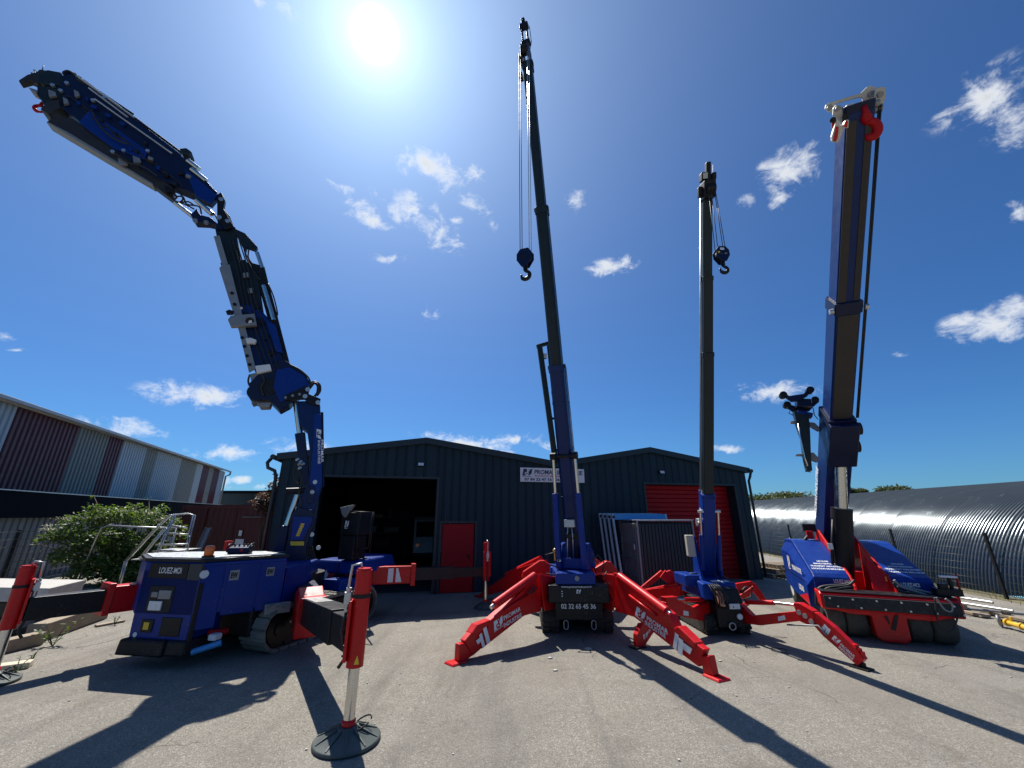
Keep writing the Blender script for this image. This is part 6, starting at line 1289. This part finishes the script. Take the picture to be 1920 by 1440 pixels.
for px, py, y in ((122, 972, 14.6), (140, 969, 14.8), (165, 972, 14.9), (185, 970, 15.0), (85, 992, 14.3), (95, 985, 14.3), (280, 962, 15.5), (230, 958, 15.3), (300, 975, 15.6), (172, 1030, 14.6), (215, 1000, 14.7)):
    c = bp(px, py, y - .3)
    for k in range(40):
        q = c + V((rnd.gauss(0, .13), rnd.gauss(0, .1), rnd.gauss(0, .025))); s = .022; m.add([q + V((-s, 0, 0)), q + V((0, -s, .01)), q + V((s, 0, 0)), q + V((0, s, .01))], [(0, 1, 2, 3)])
tag(m.build('flower_heads', FLOWER, bush, recalc=False), kind='stuff')
# plum tree at the hangar corner
plant('plum_tree', 'small dark purple-leaved tree at the corner of the hangar', 'tree', (-9.3, 16.2, 0), [(at(520, 915, 16), (.35, .35, .3)), (at(512, 932, 16), (.5, .4, .3)), (at(495, 942, 16), (.4, .4, .22)), (at(525, 898, 16), (.2, .2, .25)), (at(505, 950, 16), (.5, .4, .25))], 1500, .13, PLUM, .05, 8)
# trees on the far side
for i, (px, py, y, rx, rz, lab) in enumerate(((1418, 931, 70, 4.2, 1.5, 'rounded pale green tree above the left end of the arched hut'), (1446, 930, 78, 3.2, 1.5, 'low dark green tree between two taller crowns beyond the arched hut'), (1474, 927, 72, 3.4, 1.7, 'broad green tree peeping over the hut beside the small crane'), (1590, 916, 90, 1.0, 1.6, 'narrow dark tree just right of the thick crane boom'), (1612, 917, 90, 1.3, 1.4, 'slim dark conifer beyond the hut, second from the thick boom'), (1678, 912, 80, 2.4, 1.2, 'bushy tree top over the middle of the arched hut'), (1655, 918, 82, 1.4, .8, 'tiny tree top low over the arched hut ridge'))):
    c = at(px, py + 6, y); rz *= .6; cls = [(c, (rx, rx, rz))] + [(c + V((random.uniform(-rx, rx) * .8, random.uniform(-1, 1), random.uniform(-.6, .5) * rz)), (rx * .5, rx * .5, rz * .55)) for _ in range(5)]
    t = thing('far_tree', lab, 'tree', (c.x, c.y, -.9), 'trees beyond the hut')
    m = MB(); m.tube([(c.x, c.y, -.9), (c.x + .1, c.y, c.z * .5), (c.x, c.y, c.z)], [.3, .22, .08], 8)
    for q, r_ in cls[1:]: m.tube([(c.x, c.y, c.z * .6), V((c.x, c.y, c.z * .7)).lerp(q, .5), q], [.12, .08, .03], 6)
    m.build('trunk', BARK, t, recalc=False); leaves(cls + [(V((c.x, c.y, c.z - rz * 1.3)), (rx * 1.1, rx, rz * 1.2))], 2600, .5, seed=20 + i).build('crown', FARLEAF, t, recalc=False)

# rolling platform steps behind the blue crane
ps_y = 13.4
ladder = thing('platform_steps', 'galvanised tube platform steps standing before the bush and container', 'ladder', at(300, 1060, ps_y))
def lt(px, py, dy=0): return at(px, py, ps_y + dy)
def bar(pts, r=.022, name='tube_rail'):
    m = MB(); m.tube(pts, r, 8); return m.build(name, STEEL, ladder)
for dy in (0, .7):
    o = dy * 6
    bar([lt(238 - o, 1052, dy), lt(300 - o, 985, dy), lt(322 - o, 966, dy), lt(352 - o, 963, dy), lt(366 - o, 966, dy), lt(352 - o, 1030, dy), lt(348 - o, 1042, dy)])
    bar([lt(330 - o, 964, dy), lt(300 - o, 1030, dy), lt(292 - o, 1042, dy)]); bar([lt(262 - o, 1050, dy), lt(312 - o, 990, dy)])
    bar([lt(296 - o, 1022, dy), lt(354 - o, 1020, dy)]); bar([lt(290 - o, 1034, dy), lt(352 - o, 1032, dy)])
    f0 = lt(292 - o, 1042, dy); f1 = lt(350 - o, 1042, dy); f2 = lt(238 - o, 1052, dy)
    for f_ in (f0, f1, f2): bar([f_, V((f_.x, f_.y, .02))])
for a in ((352, 963), (352, 1030), (300, 985), (322, 966)): bar([lt(a[0], a[1], 0), lt(a[0] - 4.2, a[1], .7)])
p0, p1 = lt(295, 1032, 0), lt(352, 1032, 0); m = MB(); m.slab([p0, p1, p1 + V((-.1, .7, 0)), p0 + V((-.1, .7, 0))], Z * .03); m.build('platform', CHEQ, ladder)
for k in range(4):
    a = lt(238, 1052).lerp(lt(292, 1035), (k + .6) / 4.5); m = MB(); m.slab([a, a + V((.22, 0, 0)), a + V((.12, .7, 0)), a + V((-.1, .7, 0))], Z * .03); m.build('step', CHEQ, ladder)
bar([lt(322, 985), lt(352, 990)]); bar([lt(315, 1000), lt(354, 1002)])
brk = thing('barrier_frame', 'bent galvanised tube barrier standing in front of the leafy bush', 'barrier', at(200, 1085, 13.8))
m = MB(); m.tube([gr(142, 1100), at(180, 1010, 13.8), at(190, 990, 13.8), at(205, 985, 13.8), at(255, 988, 13.8), at(330, 990, 14.2)], .024, 8); m.build('tube_rail', STEEL, brk)
q = at(330, 990, 14.2); m = MB(); m.tube([q, V((q.x, q.y, .01))], .024, 8); m.build('leg', STEEL, brk)

# concrete slab on dark stacked steel, left
kb = at(95, 1102, 8.8); kz = .86
ka = Fr((kb.x, kb.y, 0), (.97, .25, 0), (-.25, .97, 0), Z)
e0 = gr(92, 1103, kz); e1_ = gr(-60, 1100, kz); e2_ = gr(160, 1087, kz); e3 = gr(-10, 1084, kz)
m = MB(); m.slab([V((p.x, p.y, kz - .25)) for p in (e1_, e0, e2_, e3)], Z * .25, False); blk = m.build('concrete_slab', CONCRETE, None, .012)
tag(blk, 'pale concrete slab with a round hole resting on dark steel at the left', 'concrete slab')
m = MB(); hx = (e0 - e1_).normalized(); hp_ = V((e0.x, e0.y, kz - .1)) - hx * .42; nn = V((hx.y, -hx.x, 0)); m.cyl(hp_ + nn * .004, hp_ - nn * .03, .04, n=20); m.build('lifting_hole', BLACK, blk)
for k, (z0, z1_) in enumerate(((.03, .29), (.32, .58))):
    m = MB(); m.slab([V((p.x, p.y, z0)) for p in (e1_.lerp(e3, .1), e0.lerp(e2_, .08), e2_.lerp(e0, .02), e3.lerp(e1_, .05))], Z * (z1_ - z0), False); o = m.build('steel_stack', BLACK, None, .01)
    tag(o, ['dark steel ballast plate lying on the ground under the concrete slab', 'upper dark steel ballast plate right under the concrete slab'][k], 'steel plate')
# heavy timbers
def timber(a, b, w, h, z, mt, label):
    a, b = V((a.x, a.y, z)), V((b.x, b.y, z)); d = (b - a).normalized(); e = V((d.y, -d.x, 0)); f = Fr(a, e, d, Z); L = (b - a).length; m = MB(); nseg = 6
    for k in range(1): m.hexa([f(-w / 2, 0, 0), f(w / 2, 0, .004), f(w / 2, L, 0), f(-w / 2, L, .006), f(-w / 2, .01, h), f(w / 2, 0, h - .006), f(w / 2, L, h), f(-w / 2, L - .015, h - .004)])
    tag(m.build('timber_beam', mt, None, .012), label, 'timber', 'timbers on the ground')
timber(gr(60, 1205), gr(186, 1160), .3, .3, .004, TIMBER, 'thick weathered timber running back under the black outrigger beam')
timber(gr(-80, 1245), gr(72, 1208), .22, .2, .004, TIMBER, 'weathered timber on the ground at the left edge below a paler plank')
timber(gr(-90, 1232), gr(62, 1192), .2, .1, .21, PALETIMBER, 'pale plank lying on top of the timber at the left edge')
timber(gr(-80, 1268), gr(58, 1250), .2, .08, .004, PALETIMBER, 'short pale plank alone on the asphalt, nearest at the left edge')
timber(gr(178, 1176), gr(232, 1166), .12, .04, .004, TIMBER, 'thin brown batten lying by the red outrigger housing')
def weed(px, py, n, s, seed, label):
    rnd = random.Random(seed); c = gr(px, py); t = thing('weed', label, 'weed', c); m = MB(); st_ = MB()
    for k in range(max(4, n // 8)):
        tip = c + V((rnd.gauss(0, s * .4), rnd.gauss(0, s * .3), s * rnd.uniform(.5, 1.2))); st_.tube([c, c.lerp(tip, .5) + Z * .03, tip], [.006, .005, .002], 5)
        for j in range(8):
            q = c.lerp(tip, .2 + .1 * j); a = V((rnd.gauss(0, 1), rnd.gauss(0, 1), .3)).normalized(); b = a.cross(Z).normalized(); L = s * rnd.uniform(.15, .3)
            m.add([q, q + a * L * .5 + b * L * .25, q + a * L, q + a * L * .5 - b * L * .25], [(0, 1, 2), (0, 2, 3)])
    m.build('leaf', LEAF, t, recalc=False).__setitem__('kind', 'stuff'); st_.build('stem', LEAF, t, recalc=False)
weed(98, 1212, 40, .42, 1, 'leafy weed growing beside the thick timber'); weed(28, 1262, 20, .2, 2, 'small weed between the planks at the left edge'); weed(215, 1172, 24, .16, 3, 'low weed under the red outrigger housing at the left'); weed(60, 1238, 16, .14, 4, 'tiny weed at the end of the stacked planks')

# panels and frames leaning by the roller door
fp0 = 9.75
for k in range(4):
    s0 = fp0 + k * .07; y_ = -.9 - k * .16; f = thing('gate_frame', ['pale steel gate frame leaning on the hangar wall, rearmost of four', 'pale steel gate frame, second from the hangar wall', 'pale steel gate frame, third from the hangar wall', 'pale steel gate frame with blue top rail, foremost of four'][k], 'gate frame', H(s0, y_, 0), 'gate frames by the hangar')
    W_, Hh = 1.95, 2.28 - .01 * k
    lean = Fr(H(s0, y_, .004), HX, (HY * .985 + Z * .0).normalized(), (Z * .985 + HY * .17).normalized())
    for a in ((0, .06, 0, Hh), (W_ - .06, W_, 0, Hh), (W_ * .35, W_ * .35 + .05, .07, Hh - .18)):
        m = MB(); m.box(lean, a[0], a[1], -.03, .03, a[2], a[3]); m.build('upright', STEEL, f, .004)
    for z0, z1_ in ((.01, .07), (Hh - .17, Hh - .001)):
        m = MB(); m.box(lean, .062, W_ - .062, -.025, .025, z0, z1_); m.build('rail', SKYBLUE if (z0 > 1 and k == 3) else PALECLAD, f, .004)
    m = MB(); m.box(lean, .01, .09, -.034, -.031, Hh - .13, Hh - .05); m.build('corner_bracket', BLACK, f)
# dark panel crate: ribbed sheet crate with a grating end
cx0, cx1 = H(10.35, -1.9, 0), H(12.7, -1.15, 0)
q0, q1 = at(1203, 1085, 12.6), at(1313, 1080, 12.9); kt = V((q1.x - q0.x, q1.y - q0.y, 0)); kl = kt.length; kt.normalize(); kn = V((-kt.y, kt.x, 0)); KC = Fr((q0.x, q0.y, 0), kt, kn, Z)
crate = thing('steel_crate', 'large dark ribbed steel crate with a barred end and pale top rail', 'crate', KC(kl / 2, 0, 0)); KH = 2.02
m = MB(); m.box(KC, .04, kl - .04, .06, 1.15, .08, KH - .04); m.build('crate_box', BLACK, crate)
n_ = 16
for i in range(n_):
    s0 = .06 + (kl - .12) * i / n_; s1 = .06 + (kl - .12) * (i + 1) / n_ - .02; m = MB(); m.prof(Fr(KC(0, 0, 0), kt, kn, Z), [(.03, .1), (.058, .1), (.058, KH - .08), (.03, KH - .08)], s0, s1); m.build('ribbed_sheet', CLADTRIM, crate, .004)
for s in (0, kl - .05):
    for y_ in (0, 1.15): m = MB(); m.box(KC, s, s + .05, y_, y_ + .05, 0, KH); m.build('corner_post', GREYST, crate, .004)
m = MB(); m.box(KC, -.01, kl + .01, -.01, 1.21, KH + .002, KH + .04); m.build('top_rail', STEEL, crate, .004)
for i in range(9):
    y_ = .1 + i * .13; m = MB(); m.box(KC, -.02, .03, y_, y_ + .035, .1, KH - .06); m.build('end_bar', GREYST, crate, .004)
for z in (.1, .5, .95, 1.35, KH - .1): m = MB(); m.box(KC, -.045, -.021, .05, 1.2, z, z + .04); m.build('end_rail', GREYST, crate, .004)
quad(crate, 'label', WHITE, [KC(-.05, .22, 1.22), KC(-.05, .12, 1.22), KC(-.05, .12, 1.36), KC(-.05, .22, 1.36)])

# car beyond the fence, pipes, grass and a yellow pole on the right
car = thing('parked_car', 'teal car parked low beyond the fence at the right edge', 'car', FB + QR * 1.6 + Z * -.88)
KF = Fr(FB + QR * 1.75 + QA * -.55 + Z * -.88, QR, QA, Z)      # y: towards its front
m = MB(); m.prof(KF, [(-2.2, .25), (-2.2, .75), (-1.95, .95), (.55, .95), (1.7, .82), (2.0, .6), (2.0, .25)], -.82, .82); m.build('body', CARPAINT, car, .08)
m = MB(); m.hexa([KF(-.76, -1.9, .94), KF(.76, -1.9, .94), KF(.76, .75, .94), KF(-.76, .75, .94), KF(-.6, -1.35, 1.42), KF(.6, -1.35, 1.42), KF(.6, -.15, 1.42), KF(-.6, -.15, 1.42)]); cab_ = m.build('cabin', GLASSM, car, .05)
m = MB(); m.box(KF, -.6, .6, -1.36, -.16, 1.405, 1.45); m.build('roof', CARPAINT, cab_, .03)
for x in (-1, 1):
    for (a, b) in (((.76, .75, .95), (.6, -.15, 1.43)), ((.76, -.55, .95), (.6, -.7, 1.43)), ((.76, -1.9, .95), (.6, -1.35, 1.43))): m = MB(); m.tube([KF(x * a[0], a[1], a[2]), KF(x * b[0], b[1], b[2])], .03, 8); m.build('pillar', CARPAINT, cab_)
    m = MB(); m.box(KF, x * .9 - .1, x * .9 + .06, .35, .45, .98, 1.1); m.build('mirror', CARPAINT, car, .02)
    m = MB(); m.box(KF, x * .828 - .006, x * .828 + .006, -2.1, 1.6, .62, .66); m.build('door_trim', STEEL, car)
    for y_ in (-1.35, 1.25): m = MB(); m.lathe([(.1, -.1), (.28, -.1), (.31, -.06), (.31, .06), (.28, .1), (.1, .1)], KF(x * .76, y_, .32), QR, 24); m.build('wheel', RUBBER, car)
    m = MB(); m.box(KF, x * .6 - .16, x * .6 + .16, 1.88, 1.99, .62, .74); m.build('headlight', WHITEPAINT, car, .02)
def pipe(px0, py0, px1, py1, z, r, mt, label, name='steel_pipe', cat='pipe'):
    a, b = gr(px0, py0, z), gr(px1, py1, z); m = MB(); m.cyl(a, b, r, n=12); tag(m.build(name, mt), label, cat)
pipe(1790, 1119, 1862, 1130, .30, .03, STEEL, 'upper thin steel pipe lying beside the fence at the right'); pipe(1784, 1128, 1900, 1146, .22, .03, STEEL, 'lower thin steel pipe resting beside the fence at the right'); pipe(1800, 1140, 1925, 1152, .10, .03, GREYST, 'dull steel pipe lowest in the pile beside the fence')
for k, (px, py) in enumerate(((1810, 1150), (1890, 1160))):
    c = gr(px, py); m = MB(); m.box(Fr(c, QR, QA, Z), -.1, .1, -.5, .5, .02, .08 if k else .08); m.box(Fr(c, QR, QA, Z), -.06, .06, -.04, .04, .081, .2); tag(m.build('timber_block', TIMBER, None, .006), ['timber block under the left end of the steel pipes', 'timber block under the right end of the steel pipes'][k], 'timber')
m = MB(); c = gr(1800, 1135, .2); m.box(Fr(c, QR, QA, Z), -.03, .03, -.03, .03, -.18, .32); m.box(Fr(c, QR, QA, Z), -.05, .05, -.05, .05, .32, .36); tag(m.build('prop_stand', REDDOOR, None, .006), 'short red steel prop standing among the pipes by the fence', 'prop')
yp = thing('yellow_roller', 'yellow steel pole on a small grey wheel lying at the right edge', 'roller', gr(1878, 1175))
c = gr(1878, 1176); m = MB(); m.lathe([(.03, -.025), (.1, -.025), (.115, 0), (.1, .025), (.03, .025)], V((c.x, c.y, .118)), (.6, -.8, .1), 22); m.build('wheel', GREYST, yp)
a = V((c.x + .03, c.y - .02, .12)); b = gr(1990, 1196, .12); m = MB(); m.tube([a, a.lerp(b, .15), a.lerp(b, .5), b], [.03, .045, .05, .05], 12); m.build('pole', YELLOWP, yp)
m = MB(); d_ = (b - a).normalized(); m.cyl(a + d_ * .12, a + d_ * .16, .07, n=14); m.cyl(a + d_ * .45, a + d_ * .49, .065, n=14); m.box(Fr(a + d_ * .25, (1, 0, 0), (0, 1, 0), Z), -.02, .02, -.02, .02, .03, .12); m.build('flange', YELLOWP, yp)
# pile of dark pallets by the hangar corner
for k in range(3):
    c = at(1455, 1080, 16.5); f = Fr((c.x + .2 * k, c.y + .1 * k, .004 + .145 * k), (.98, .2, 0), (-.2, .98, 0), Z); t = thing('wood_pallet', ['bottom weathered pallet of the low stack behind the hangar corner', 'middle weathered pallet of the low stack behind the hangar corner', 'top weathered pallet of the low stack behind the hangar corner'][k], 'pallet', f.o, 'stacked pallets')
    for i in range(6): m = MB(); m.box(f, -.6, .6, -.5 + i * .18, -.39 + i * .18, .12, .142); m.build('plank', TIMBER, t)
    for x in (-.58, -.05, .48): m = MB(); m.box(f, x, x + .1, -.5, .51, 0, .118); m.build('bearer', TIMBER, t)
# grass along the bank and stray stones
m = MB(); rnd = random.Random(11)
for k in range(5200):
    t_ = rnd.uniform(.28, .95); p = y0.lerp(y1, t_) + QR * rnd.gauss(.25, .3); L = rnd.uniform(.06, .26); d_ = V((rnd.gauss(0, .4), rnd.gauss(0, .4), 1)).normalized(); e = V((rnd.gauss(0, 1), rnd.gauss(0, 1), 0)).normalized() * .008; z = 0 if (p - FB).dot(QR) < .2 else -.25
    p = V((p.x, p.y, z)); m.add([p - e, p + e, p + d_ * L], [(0, 1, 2)])
tag(m.build('dry_grass', GRASSM, None, recalc=False), 'dry grass and weeds along the fence line', 'grass', kind='stuff')
m = MB(); rnd = random.Random(12)
for k in range(170):
    p = V((rnd.uniform(-9, 10), rnd.uniform(3.2, 12), 0)); s = rnd.uniform(.005, .014)
    pts = [p + V((s * math.cos(a) * rnd.uniform(.7, 1.2), s * math.sin(a) * rnd.uniform(.7, 1.2), .001)) for a in (0, 1.05, 2.1, 3.14, 4.2, 5.2)]
    m.slab(pts, Z * s * .8, False)
tag(m.build('loose_gravel', CONCRETE, None), 'loose grit scattered over the asphalt', 'gravel', kind='stuff')
for i, (px, py, s) in enumerate(((1103, 1218, .06), (1031, 1235, .04), (1041, 1258, .035), (1350, 1240, .03))):
    c = gr(px, py); m = MB(); m.slab([c + V((s * 1.2, 0, .003)), c + V((.2 * s, s, .003)), c + V((-s, .3 * s, .003)), c + V((-.4 * s, -.8 * s, .003))], Z * s * .35, False)
    tag(m.build('stone_chip', CONCRETE, None, .003), ['pale flat stone chip lying in the shadow right of the rubber track', 'small pale stone chip in the shadow in front of the phone plate', 'small stone chip lying below the left spider crane leg shadow', 'tiny stone chip lying between the two spider cranes'][i], 'stone')
